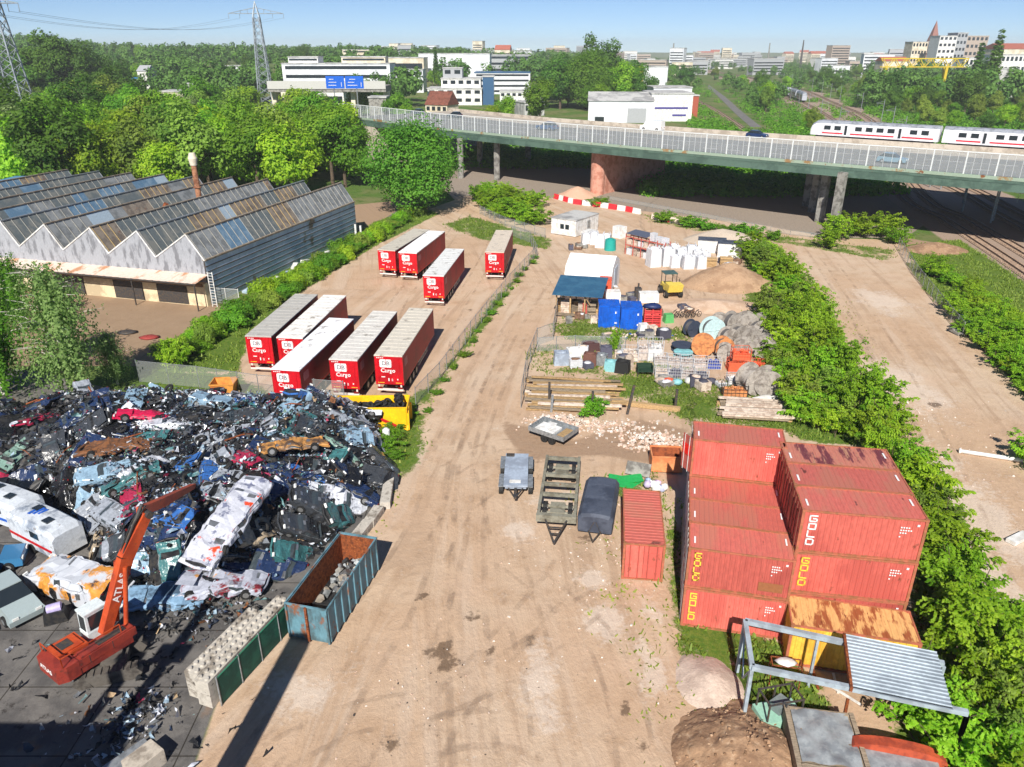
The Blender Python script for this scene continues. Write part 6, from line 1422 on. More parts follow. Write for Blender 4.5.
for k in range(5):
    for x in (-.5,.5):
        w_ = MB(); pts = [(x+.32*math.cos(a_*PI/6),0,.35+.32*math.sin(a_*PI/6)) for a_ in range(13)]; w_.tube(pts,.035,5,caps=False); w_.build('wheel', BLACK, t_, (k*.65-1.2,k*.12,0),.7)
    MB().bar((-.5,0,.35),(.2,0,.9),.05).bar((.5,0,.35),(.2,0,.9),.05).bar((-.1,0,.8),(.35,0,.95),.05).build('frame', DARKM, t_, (k*.65-1.2,k*.12,0),.7)
# dumper
t_ = thing('site_dumper', 'yellow site dumper with dark canopy parked before the sand heap', 'dumper', G(671,296), R(8)); YD = mat('dumper_yellow', S(230,205,90), .5)
MB().bx(-.85,.85,-1.0,.8,.75,1.5).prism_x([(-1.7,1.9),(-.2,1.9),(-.5,.9),(-1.3,.9)],-.95,.95).build('skip_bucket', YD, t_); MB().bx(-.7,.7,.81,2.4,.7,1.3).build('engine_cover', YD, t_)
MB().bx(-.85,.85,.4,2.1,2.75,2.85).build('canopy_roof', mat('canopy_dark', S(70,95,90), .4), t_); c = MB()
for x in (-.75,.75):
    for y in (.5,2.0): c.bar((x,y,1.2),(x,y,2.75),.08)
c.build('canopy_post', DARKM, t_); wheels(t_, (-.95,.95), (-.7,1.6), .5, .4); MB().cyl((.9,0,1.6),(.9,-.15,2.3),.06,n=6).build('mirror', DARKM, t_)
# ---- cable drums
DG = mat('drum_grey', S(165,158,150), .85, c2=S(130,122,115), s2=2, rnd=.15); DO = mat('drum_orange', S(212,142,88), .8, c2=S(175,115,75), s2=2); DBL = mat('drum_dark', S(60,68,85), .6); DTQ = mat('drum_turquoise', S(130,185,190), .5); DCOR = mat('drum_cable', S(90,88,88), .7)
def drum(px, r, wd, m, label, rz=0, lay=False, core=DCOR):
    t_ = thing('cable_drum', label, 'cable drum', G(*px), rz, 'cable drums')
    def disc(y0):
        d = MB().cyl((0,y0,0),(0,y0+.08,0),r,n=26)
        for k in range(6): a_ = k*PI/3; d.bar((.15*math.cos(a_),y0-.015 if y0 < 0 else y0+.095,.15*math.sin(a_)),(r*.95*math.cos(a_),y0-.015 if y0 < 0 else y0+.095,r*.95*math.sin(a_)),.09 if abs(math.sin(a_)) < .5 else .03,.03)
        d.cyl((0,y0-.03,0),(0,y0+.11,0),.16,n=10); return d
    rot = (PI/2,0,0) if lay else (0,0,0); z = wd/2+.08 if lay else r
    for y0 in (-wd/2-.08,wd/2): disc(y0).build('flange', m, t_, (0,0,z), rot=rot)
    MB().cyl((0,-wd/2,0),(0,wd/2,0),r*.72,n=22).build('core', core, t_, (0,0,z), rot=rot)
GD_L = 'weathered grey timber cable drum in the drum cluster'
drum((702,355),1.15,.8,DO,'orange timber cable drum with full face showing, beside the turquoise one',R(-18)); drum((722,356),1.05,.8,DO,'orange timber cable drum partly hidden by a grey one',R(12))
drum((682,350),1.15,.5,DBL,'dark blue drum lying flat',0,True); drum((683,356),1.0,.35,DTQ,'turquoise drum lying flat in front of the dark blue one',0,True)
drum((711,340),1.3,.9,mat('drum_pale_teal', S(185,210,212), .7),'large drum with pale teal face',R(15))
for i, (px, r, lay) in enumerate([((742,358),1.1,0),((762,358),1.2,0),((724,360),.9,0),((731,333),1.25,0),((745,334),1.3,0),((757,340),1.2,0),((738,344),1.1,0),((752,347),1.15,0),((768,350),1.1,0),((727,345),1.0,0),((760,332),1.1,0),((735,328),1.2,1),((748,326),1.2,1),((718,330),1.,0),((771,342),1.,1)]): drum(px, r, .85, DG, GD_L, R(random.uniform(-40,40)), bool(lay))
drum((691,336),.95,.7,DBL,'dark blue cable drum standing at the edge of the cluster',R(30)); drum((751,392),1.35,1.5,DG,'big grey cable reel lying below the orange stillages, left one',R(20),False,DG); drum((766,394),1.3,1.4,DG,'big grey cable reel lying below the orange stillages, right one',R(-10),False,DG)
# ---- stillages and cages
WIREM = mat('cage_wire', S(195,195,198), .5); STN = mat('cage_stone', S(200,188,180), .9, c2=S(165,150,145), s2=3, rnd=.15); DKS = mat('cage_dark_goods', S(80,80,95), .7, rnd=.2); ORS = mat('stillage_orange', S(215,98,66), .5)
def cage(px, label, w=1.35, d=1.1, h=1.05, fill=STN, fm=WIREM, z=0, group='wire cages of the material yard', panel=None, seed=0, rz=R(-3)):
    p = G(*px)+Vector((0,0,z)); t_ = thing('wire_cage', label, 'wire cage', p, rz, group); f = MB()
    for x in (-w/2,w/2):
        for y in (0,d): f.bar((x,y,0),(x,y,h),.06)
    for z_ in (.08,h*.4,h*.7,h):
        for y in (0,d): f.bar((-w/2,y,z_),(w/2,y,z_),.035)
        for x in (-w/2,w/2): f.bar((x,0,z_),(x,d,z_),.035)
    for k in range(1,6):
        for y in (0,d): f.bar((-w/2+w*k/6,y,.08),(-w/2+w*k/6,y,h),.02)
    f.build('cage_frame', fm, t_); rr = random.Random(seed); c = MB()
    c.bx(-w/2+.06,w/2-.06,.06,d-.06,.1,h*.55)
    for k in range(14): c.ball((rr.uniform(-w/2+.2,w/2-.2),rr.uniform(.2,d-.2),h*rr.uniform(.5,.72)),(rr.uniform(.12,.22),)*3,0,6,.5,k,False)
    c.build('contents', fill, t_)
    if panel: MB().bx(-w/2+.04,w/2-.04,-.06,-.02,.1,h-.1).build('front_panel', panel, t_)
for i, x in enumerate((661,674,687,700)): cage((x,366+i*1.1), 'wire cage of pale stones in the upper row of the cage line', z=.0, seed=i); cage((x+1,378+i), 'wire cage of mixed goods in the lower row of the cage line', fill=[PAL,DKS,STN,DKS][i], seed=i+9)
cage((714,370),'wire cage with blue bundles at the end of the upper cage row',fill=mat('blue_bundles', S(60,80,160), .6),seed=21); cage((655,362),'tall cage with white lumps left in the cage line',1.5,1.1,2.3,seed=22,fill=WHITE); cage((645,361),'tall cage with grey lumps beside the sapling',1.5,1.1,2.2,seed=23); cage((630,362),'open low cage with pale goods left of the sapling',1.6,1.2,1.4,seed=24,fill=PAL)
for i, (px, l, z) in enumerate((((737,373),'bright orange steel stillage left in the orange row',0),((754,374),'bright orange steel stillage in the middle of the orange row',0),((768,375),'bright orange steel stillage touching the green strip',0),((740,373),'upper orange stillage stacked on the left one',1.25))): cage(px,l,1.7,1.2,1.2,mat('orange_goods%d' % i, S(235,105,70), .6),ORS,z,'orange stillages',ORS if i % 2 == 0 else None,30+i)
cage((738,386),'white framed low stillage below the orange ones',1.8,1.2,.9,fill=WHITE,seed=40,group=None); cage((735,398),'dark stillage with orange goods beside the reels',2.2,1.1,1.2,fill=DO,fm=DARKM,seed=41,group=None)
for i, (px, l, m, d) in enumerate((((562,366),'pale grey covered barrel lying at the fence corner',GREYP,(1.6,1.2,1.3)),((575,362),'white wire box beside the grey barrel',WHITE,(1.5,1.1,1.3)),((589,366),'brown rusty box in the row of junk',mat('brown_box', S(110,75,65), .7),(1.4,1.,1.2)),((592,352),'dark brown crate behind the rusty box',mat('dark_brown_box', S(80,55,55), .7),(1.8,1.2,.9)),((600,366),'grey sheet metal box in the row of junk',GALV,(1.2,1.,1.1)),((610,372),'light blue plastic box in the row of junk',DTQ,(1.3,1.,1.)),((606,358),'heap of dark cloth on the grey box',DKS,(1.3,1.,1.1)),((621,374),'black bin bag pile at the junk row',BLACK,(1.4,1.1,1.2)),((629,370),'beige stone block standing on edge',PAL,(.9,.5,1.4)))):
    t_ = thing('junk_box', l, 'box', G(*px), random.uniform(-.4,.4)); b = MB().box((0,d[1]/2,d[2]/2),d,0,0,0,0,.9); b.build('body', m, t_); MB().ball((0,d[1]/2,d[2]),(d[0]*.4,d[1]*.4,.16),0,8,.6,i).build('top_cover', m, t_)
t_ = thing('green_trough', 'dark green open box on legs in front of the stone cages', 'box', G(645,377), 0); b = MB(); b.bx(-.75,.75,0,1.,.5,.6); b.bx(-.75,-.68,0,1.,.6,1.1); b.bx(.68,.75,0,1.,.6,1.1); b.bx(-.68,.68,.93,1.,.6,1.1); b.build('trough', mat('dark_green', S(35,60,45), .6), t_)
for x in (-.7,.7):
    for y in (.05,.95): MB().bar((x,y,0),(x,y,.5),.08).build('leg', DARKM, t_)
for i, px in enumerate(((660,383),(668,384),(677,385),(690,384),(700,388),(711,384))):
    t_ = MB().ball((0,0,.3),(.55,.4,.35),0,8,.5,i).build('goods_sack', [PAL,mat('red_sack', S(225,90,60), .6),DTQ,WHITE,PAL,DKS][i], None, G(*px)); tag(t_, ['beige','red','light blue','white','tan','dark'][i]+' sack on the ground before the lower cages', 'sack')
t_ = MB().ball((0,0,.25),(1.5,.7,.35),0,12,.4,6).build('white_tarpaulin', WHITE, None, G(768,402)); tag(t_, 'crumpled white tarpaulin below the big cable reels', 'tarpaulin')
CR = [('grey', GREYC), ('brown', mat('crate_brown', S(130,100,80), .8, c2=S(100,78,64), s2=3)), ('white', BAG), ('dark', DKS), ('tan', PAL)]; rr = random.Random(41)
for i in range(46):
    reg = [((556,650),(354,368)),((606,648),(294,303)),((655,690),(308,322)),((660,735),(380,390)),((600,665),(334,339)),((560,600),(318,324)),((700,745),(262,268)),((566,590),(244,252))][i % 8]
    nm_, m_ = rr.choice(CR); t_ = thing('storage_crate', '%s crate among the clutter of the material yard' % nm_, 'crate', G(rr.uniform(*reg[0]), rr.uniform(*reg[1])), rr.uniform(-.5,.5), 'clutter crates of the material yard'); a_, b_, c_ = rr.uniform(.6,1.4), rr.uniform(.5,1.1), rr.uniform(.4,1.1)
    b = MB(); b.bx(-a_/2,a_/2,-b_/2,b_/2,.12,c_)
    for x in (-a_*.4,0,a_*.4): b.bx(x-.05,x+.05,-b_/2,b_/2,0,.119)
    for z in (.3,.6,.9): b.bx(-a_/2-.015,a_/2+.015,-b_/2-.015,b_/2+.015,.12+(c_-.12)*z-.03,.12+(c_-.12)*z+.01)
    b.build('box', m_, t_); MB().ball((0,0,c_),(a_*.42,b_*.42,.12),0,8,.7,i).build('cover', rr.choice(CR)[1], t_)
# ---- timber
rr = random.Random(31)
for i in range(38):
    py = 380.5+i*.83; x0 = 526+rr.uniform(-2,12); x1 = rr.uniform(596,628); a = G(x0,py+rr.uniform(-1,1)); b = G(x1,py+3+rr.uniform(-1,1)); z = .12+.22*(i%3); m = [WOOD,WOODG,WOOD,PAL][i%4]
    o = MB().bar((0,0,z),((b-a).x,(b-a).y,z+rr.uniform(-.05,.1)),rr.uniform(.16,.36),.16).build('timber_beam', m, None, a); tag(o, ['pale yellow','grey weathered','pale yellow','beige'][i%4]+' long timber beam in the pile behind the silver flatbed', 'timber', 'long timber in the pile')
for i in range(24):
    py = 401+i*.85; a = G(716+rr.uniform(0,10),py); b = G(rr.uniform(780,806),py+4); o = MB().bar((0,0,.15+.2*(i%3)),((b-a).x,(b-a).y,.15+.2*(i%3)),rr.uniform(.14,.32),.14).build('timber_beam', [WOOD,WOODG,PAL][i%3], None, a); tag(o, ['pale yellow','grey weathered','beige'][i%3]+' long timber beam in the pile behind the highest container', 'timber', 'long timber behind the containers')
a = G(612,404); b = G(680,412)
o = MB().bar((0,0,.25),((b-a).x,(b-a).y,.25),.4,.4).build('timber_beam', WOOD, None, a); tag(o, 'single thick pale beam lying between the two timber piles', 'timber')
for i, (px, h, ln) in enumerate((((549,405),2.2,(0,0)),((592,410),1.8,(0,0)),((627,414),2.6,(.5,.3)),((675,410),2.0,(0,0)),((551,412),1.6,(.1,0)))):
    o = MB().bar((0,0,-.1),(ln[0],ln[1],h),.2).build('timber_post', DARKM if i != 4 else GALV, None, G(*px)); tag(o, ['dark post at the head of the timber pile','dark post in the middle of the timber pile','leaning dark post at the tail of the timber pile','thin dark post alone right of the timber','short grey post in front of the timber pile'][i], 'post')
t_ = MB().cyl((0,0,.18),(6.4,0,.18),.16,n=12).cyl((-.12,0,.18),(0,0,.18),.22,n=12).build('white_pipe', WHITE, None, G(960,453), yaw(G(960,453),G(1006,460))); tag(t_, 'long white pipe lying on the pale dirt road', 'pipe')
t_ = MB().box((0,0,.2),(2.4,1.6,.3),0,.2,.1,.05).box((.6,.3,.45),(1.2,1.,.2),0,.5).build('concrete_slab', GREYC, None, G(962,333)); tag(t_, 'broken grey concrete slabs beside the teal fence sheet', 'slab'); t_ = MB().box((0,0,.15),(1.8,.6,.25),0,.5).build('concrete_slab', WHITE, None, G(1018,540)); tag(t_, 'pale slab on the dirt road at the edge of the view', 'slab')
# ---- mesh fences
MESHM = glassy('chain_mesh', S(175,180,178), .30, .7); TEALM = mat('teal_sheet', S(60,150,145), .6, alpha=.85); GRNM = mat('green_screen', S(22,70,58), .7, c2=S(30,90,72), s2=1.2)
def fence(label, px, h=1.8, step=2.6, m=MESHM, pm=GALV, name='mesh_fence', rails=True):
    t_ = thing(name, label, 'fence'); pts = [G(*p) for p in px]; P = along(px, step)
    P = []; 
    for a, b in zip(pts, pts[1:]):
        n = max(1, round((b-a).length/step)); P += [a.lerp(b,k/n) for k in range(n)]
    P.append(pts[-1]); pmh = MB().cyl((0,0,-.2),(0,0,h+.1),.04,n=7).mesh('post', pm)
    for p in P: obj('post', pmh, t_, p)
    s_ = MB()
    for a, b in zip(P,P[1:]): s_.add([(a.x,a.y,.05),(b.x,b.y,.05),(b.x,b.y,h),(a.x,a.y,h)],[(0,1,2,3)])
    s_.build('mesh_panel', m, t_)
    if rails:
        r = MB().tube([(p.x,p.y,h) for p in P], .025, 5); r.build('top_rail', pm, t_)
    return t_
fence('wire mesh fence between the trailer yard and the sand road', [(416,406),(440,380),(476,330),(510,287),(537,257),(530,243),(512,236)])
fence('wire mesh fence along the material yard beside the sand road', [(521,408),(527,372),(537,346),(553,340),(557,316)], 2.0)
fence('low mesh fence behind the stone cages of the material yard', [(537,352),(575,350),(625,352)], 1.6)
fence('mesh fence behind the scrap heap below the parked trailers', [(140,382),(200,388),(260,397),(345,404)], 2.2)
fence('mesh fence at the green bush clump near the white cabin', [(480,214),(505,226),(545,238)], 1.6)
fence('wire fence edging the pale dirt road on the railway side', [(898,248),(915,276),(945,315),(962,336)], 1.6); fence('teal sheeted fence below the bushes on the railway bank', [(948,308),(962,328),(984,346)], 1.3, 2.2, TEALM, name='sheeted_fence')
fence('white mesh gate panel at the corner of the shed', [(214,303),(240,305)], 2.0, 1.6, MESHM, WHITE, 'gate_panel'); fence('low guard rail along the road under the viaduct', [(610,200),(700,217),(790,235),(832,240)], .8, 4, MESHM, GALV, 'guard_rail')
# ================================================================== SAWTOOTH SHED
FC0 = G(212,305); FC1 = G(357,235); fu = (FC1-FC0).normalized(); FL = (FC1-FC0).length; fy = math.atan2(fu.y,fu.x)-PI/2
shed = thing('sawtooth_shed', 'old factory shed with dark sawtooth skylight roof, white gables and blue-grey clad side', 'factory', FC0, fy)
GABLE = mat('gable_cladding', S(160,163,170), .7, c2=S(120,122,128), s2=.9, t2=(.48,.62), stretch=(1.6,1,.5), c3=S(90,92,96), s3=1.3, t3=(.66,.72)); SIDEC = mat('side_cladding', S(190,208,225), .6, c2=S(165,187,208), s2=.25, c3=S(125,115,100), s3=.18, t3=(.6,.66))
SK = [mat('skylight_dark', S(98,107,110), .5, spec=.35, c2=S(124,126,122), s2=.5), mat('skylight_blue', S(95,125,150), .35, c2=S(120,145,165), s2=.6), mat('skylight_brown', S(138,128,116), .6, c2=S(108,100,92), s2=.8, c3=S(135,85,55), s3=1.2, t3=(.6,.7)), mat('skylight_grey', S(140,144,146), .55, c2=S(112,116,118), s2=.6), mat('skylight_pale', S(160,178,192), .4)]
RIBP = mat('skylight_rib', S(165,163,155), .6); RIBT = mat('skylight_rib_tan', S(185,160,110), .6); RIDGE = mat('ridge_board', S(150,140,125), .8, c2=S(120,105,90), s2=1.5); ROOFP = mat('shed_roof_felt', S(110,108,105), .9, c2=S(85,82,80), s2=.4); YWALL = mat('yellow_wall', S(222,205,170), .85, c2=S(185,168,138), s2=.5); CANO = mat('canopy_sheet', S(225,205,190), .6, c2=S(190,140,105), s2=.5, t2=(.52,.62), stretch=(1,.4,1))
TW_, NT_, ZV, ZP, PKX = 7.0, 9, 5.6, 8.7, 2.1
rr = random.Random(17)
for k in range(NT_):
    xr = -TW_*k; xp = xr-PKX; xl = xr-TW_
    g = MB(); g.prism_y([(xr,0),(xr,ZV),(xp,ZP-.03),(xl,ZV),(xl,0)], .02, .22); g.build('gable', GABLE, shed)
    g = MB(); g.prism_y([(xr,0),(xr,ZV),(xp,ZP-.03),(xl,ZV),(xl,0)], FL-.2, FL); g.build('gable', GABLE, shed)
    r = MB(); r.add([(xl,.22,ZV),(xp,.22,ZP),(xp,FL-.2,ZP),(xl,FL-.2,ZV),(xl,.22,ZV-.15),(xp,.22,ZP-.15),(xp,FL-.2,ZP-.15),(xl,FL-.2,ZV-.15)], [(0,1,2,3),(7,6,5,4),(0,3,7,4),(1,5,6,2)]); r.build('roof_slope', ROOFP, shed)
    s_ = MB(); ribs = MB(); y = .25; npan = 30; pw = (FL-.5)/npan; seg = 0; mi = 0; nx = Vector((ZP-ZV,0,PKX)).normalized()
    for j in range(npan):
        if seg <= 0: mi = rr.choices([0,1,2,3,4], [5,.7,2,2.6,.5] if k > 1 else ([3.5,1.6,2.2,3.4,1] if k else [1,2.6,1.4,4,1]))[0]; seg = rr.randint(2,5); rm = rr.random()
        seg -= 1; y0 = .25+pw*j; a = (xr-.06,y0,ZV+.08); b = (xr-.06,y0+pw-.001,ZV+.08); c = (xp,y0+pw-.001,ZP); d = (xp,y0,ZP); s_.quad(a,b,c,d,mi)
        if rm < .6 or k < 3:
            o3 = nx*.05; ribs.bar(Vector((xr-.06,y0,ZV+.08))+o3, Vector((xp,y0,ZP))+o3, .065, .06, 1 if mi == 2 else 0)
    bq = len(s_.v); s_.v += ribs.v; s_.f += [tuple(q_+bq for q_ in f_) for f_ in ribs.f]; s_.m += [5+q_ for q_ in ribs.m]; s_.sm += ribs.sm; s_.build('skylight', SK+[RIBP,RIBT], shed)
    MB().bar((xp,0,ZP+.06),(xp,FL,ZP+.06),.28,.14).build('ridge_board', [RIDGE,GALV][k % 3 == 1], shed); MB().bar((xr-.25,.2,ZV+.03),(xr-.25,FL,ZV+.03),.4,.1).build('gutter', RIDGE, shed)
    MB().bar((xr+.02,-.02,ZV),(xp,-.02,ZP),.1,.14).bar((xp,-.02,ZP),(xl+.02,-.02,ZV),.1,.14).build('gable_trim', WHITE, shed)
wl_ = MB(); nbd = 8
for k in range(nbd): wl_.bx(.0,.10,0,FL,ZV*(k+1)/nbd-.09,ZV*(k+1)/nbd-.02,1); wl_.add([(.02,0,ZV*k/nbd+.02),(.02,FL,ZV*k/nbd+.02),(.02,FL,ZV*(k+1)/nbd-.03),(.02,0,ZV*(k+1)/nbd-.03)],[(0,1,2,3)],0)
wl_.bx(-.2,.015,.0,FL,0,ZV-.01,1); wl_.build('side_wall', [SIDEC,DARKM], shed)
MB().bx(-.28,.2,-.05,FL,ZV-.01,ZV+.16).build('eaves_board', RIDGE, shed)
cl = NT_*TW_*.62
c = MB(); corr(c, (.3,-2.7,3.5),(-1,0,0),(0,1,.16),(0,-.16,1),cl,2.75,1.0,.03); c.build('canopy_sheet', CANO, shed)
MB().bx(-cl,.3,-2.78,-2.7,3.3,3.48).build('canopy_fascia', DARKM, shed)
for x in range(0, int(cl), 9): MB().bar((-x,-2.6,-.1),(-x,-2.6,3.4),.12).build('canopy_post', DARKM, shed)
MB().bx(-cl,-.05,-.7,.015,0,2.9).build('yellow_wall', YWALL, shed)
for x in (4.5,11,20): MB().bx(-x-2.6,-x+1.8,-.76,-.701,.1,2.4).build('dark_doorway', DARKM, shed)
MB().bx(-cl,-.3,-.9,-.71,2.5,2.9).build('wall_band', mat('wall_band', S(120,95,75), .8), shed)
ld = MB()
for x in (.5,1.15): ld.bar((x,-.5,0),(x,-.5,4.4),.09)
for k in range(12): ld.bar((.5,-.5,.3+k*.36),(1.15,-.5,.3+k*.36),.05)
ld.build('ladder', WHITE, shed)
p = G(200,203,7.6); t_ = thing('rusty_chimney', 'rusty round chimney with pale cowl rising from the sawtooth roof', 'chimney', (p.x,p.y,5.)); MB().cyl((0,0,0),(0,0,8.2),.44,.40,n=18).cyl((0,0,4.9),(0,0,5.05),.6,n=18).build('flue', mat('chimney_rust', S(170,120,90), .8, c2=S(120,75,52), s2=1.2), t_); MB().cyl((0,0,8.2),(0,0,9.2),.5,.66,n=18).cyl((0,0,9.2),(0,0,10.),.66,.42,n=18).build('cowl', CREAM, t_)
p = G(155,206,8.); t_ = MB().cyl((0,0,0),(0,0,3.6),.35,n=12).build('roof_vent', RUST, None, (p.x,p.y,5.2), 0, (0,.5,0)); tag(t_, 'tilted rusty vent pipe on the sawtooth roof', 'vent')
for k in range(9):
    p = FC0+fu*(6+k*3.1)+Vector((fu.y,-fu.x,0))*random.uniform(.7,1.4); t_ = MB().box((0,0,.2),(random.uniform(.5,1.),random.uniform(.9,1.9),random.uniform(.2,.5)),0,0,random.uniform(-.2,.2)).build('wall_panel', [WHITE,SIDEC][k%3 == 0], None, p, fy+random.uniform(-.3,.3)); tag(t_, 'white or blue-grey panel dropped at the foot of the clad shed side', 'panel', 'panels along the shed side')
t_ = MB().cyl((0,0,0),(0,0,2.3),.18,n=10).cyl((.8,.3,0),(.8,.3,2.),.18,n=10).build('downpipe', WHITE, None, FC1-fu*2+Vector((.8,-.2,0))); tag(t_, 'pair of white pipes at the far end of the shed side', 'pipe')
for px, l, m in (((128,333),'dark puddle-like sheet on the shed court',DARKM),((150,338),'dull red tarpaulin lying on the shed court',mat('dull_red', S(150,60,55), .7))): t_ = MB().ball((0,0,.1),(1.1,.7,.2),0,8,.4,2).build('ground_sheet', m, None, G(*px)); tag(t_, l, 'tarpaulin')

# ================================================================== SCRAP YARD
HPOLY = PX([(-260,430),(-40,432),(60,414),(160,412),(250,412),(345,416),(384,432),(386,478),(362,508),(318,548),(280,576),(225,592),(160,592),(110,574),(85,520),(30,492),(-60,500),(-260,560)])
hp = np.array(HPOLY); mn = hp.min(0)-1; mx = hp.max(0)+1
def heap_h(P):
    d = np.maximum(0, sdist(P, HPOLY)); n = np.array([mnoise.noise(Vector((x*.16,y*.16,3)))*1.0+mnoise.noise(Vector((x*.5,y*.5,8)))*.45 for x,y in P])
    left = 1-.45*smooth(-28, -42, P[:,0]) if False else 1.
    return np.where(d > 0, (1-np.exp(-d/1.9))*(3.5+1.4*n)*left, -.05)
xs = np.arange(mn[0],mx[0],.45); ys_ = np.arange(mn[1],mx[1],.45); HX, HY = np.meshgrid(xs,ys_); HP = np.stack([HX.ravel(),HY.ravel()],1); HZ = heap_h(HP)+RS.normal(size=len(HP))*.10
SCR = [mat('scrap_%s' % n, c, r, m, c2=c2, s2=3) for n, c, r, m, c2 in (('black',(.012,.013,.016,1),.5,0,(.03,.03,.03,1)),('charcoal',(.03,.032,.037,1),.5,.3,(.06,.055,.05,1)),('navy',(.025,.04,.085,1),.35,0,(.05,.06,.08,1)),('steel',(.32,.34,.37,1),.35,.6,(.2,.2,.2,1)),('white',(.62,.65,.72,1),.45,0,(.4,.42,.5,1)),('teal',(.08,.2,.22,1),.4,0,(.2,.3,.3,1)),('paleblue',(.33,.45,.55,1),.4,0,(.2,.3,.4,1)),('crimson',(.36,.03,.09,1),.4,0,(.2,.03,.06,1)),('rust',(.22,.09,.035,1),.85,0,(.1,.05,.03,1)),('tan',(.45,.33,.2,1),.7,0,(.3,.2,.12,1)),('green',(.1,.2,.15,1),.5,0,(.2,.3,.24,1)))]
fx, fy_ = len(xs), len(ys_); q = (np.arange(fy_-1)[:,None]*fx+np.arange(fx-1)[None,:]).ravel(); Fh = np.stack([q,q+1,q+fx+1,q+fx],1)
dd = sdist(HP, HPOLY); keep = (dd[Fh].max(1) > -.2)
Fk = Fh[keep]; used, inv = np.unique(Fk, return_inverse=True)
tag(obj('scrap_heap', npmesh('scrap_heap', np.column_stack([HP,HZ])[used], inv.reshape(Fk.shape), SCR[:2], RS.randint(0,2,len(Fk)))), 'dark packed mass of shredded scrap under the crushed cars', 'scrap', kind='stuff')
def shards(name, label, n, seed, size=(.14,.8), w=(8,7,7,8.5,5.,3.4,6,1.4,1.4,1.,1), pts=None, hfun=heap_h, zoff=(-.1,.45)):
    rs = np.random.RandomState(seed)
    if pts is None:
        P = rs.uniform(mn, mx, (n*3,2)); P = P[sdist(P,HPOLY) > -.6*rs.rand(len(P))][:n]
    else: P = pts
    n = len(P); z = np.maximum(0, hfun(P))+rs.uniform(*zoff,n); s_ = rs.uniform(0,1,n)**2*(size[1]-size[0])+size[0]
    u = rs.normal(size=(n,3)); u[:,2] *= .5; u /= np.linalg.norm(u,axis=1,keepdims=True); t = rs.normal(size=(n,3)); v = np.cross(u,t); v /= np.linalg.norm(v,axis=1,keepdims=True); nn = np.cross(u,v)
    asp = rs.uniform(.12,.65,n); C = np.column_stack([P,z]); V = []
    for a, b in ((-1,-1),(-.3,-1),(.4,-1),(1,-1),(-1,1),(-.3,1),(.4,1),(1,1)):
        V.append(C+u*(a*s_*.6+rs.normal(size=n)*s_*.16)[:,None]+v*(b*s_*asp*.5*rs.uniform(.2,1.5,n))[:,None]+nn*(rs.normal(size=n)*s_*.2)[:,None])
    V = np.stack(V,1).reshape(-1,3); b = np.arange(n)*8
    F = np.stack([np.stack([b+i,b+i+1,b+i+5,b+i+4],1) for i in range(3)],1).reshape(-1,4)
    ww = np.array(w,float); mi = rs.choice(len(SCR), n, p=ww/ww.sum())
    # colours gather in drifts, as dumped loads do
    for k in range(n):
        c = mnoise.noise(Vector((P[k,0]*.22,P[k,1]*.22,seed)))
        if c > .22 and rs.rand() < .6: mi[k] = [3,4,6,2][rs.randint(4)]
        elif c < -.2 and rs.rand() < .75: mi[k] = rs.randint(0,2)
        if P[k,0] < -33 and rs.rand() < .5: mi[k] = rs.randint(0,3)
    return tag(obj(name, npmesh(name, V, F, SCR, np.repeat(mi,3))), label, 'scrap', kind='stuff')
shards('scrap_debris', 'torn sheet metal and trim strewn all over the scrap heap', 6500, 3, (.12,.6), zoff=(-.05,.7))
shards('scrap_crumbs', 'small bright crumbs of scrap on the heap', 9000, 4, (.05,.24), zoff=(0,.75))
PAINT = mat('wreck_paint', (1,1,1,1), .26, objcol=True, spec=.6, bump=.03, bs=5, c2=(.05,.045,.04,1), s2=1.4, t2=(.58,.68), jit=.2, c3=(.25,.12,.06,1), s3=2.5, t3=(.7,.76)); WGL = mat('wreck_glass', (.05,.065,.075,1), .15, spec=.8)
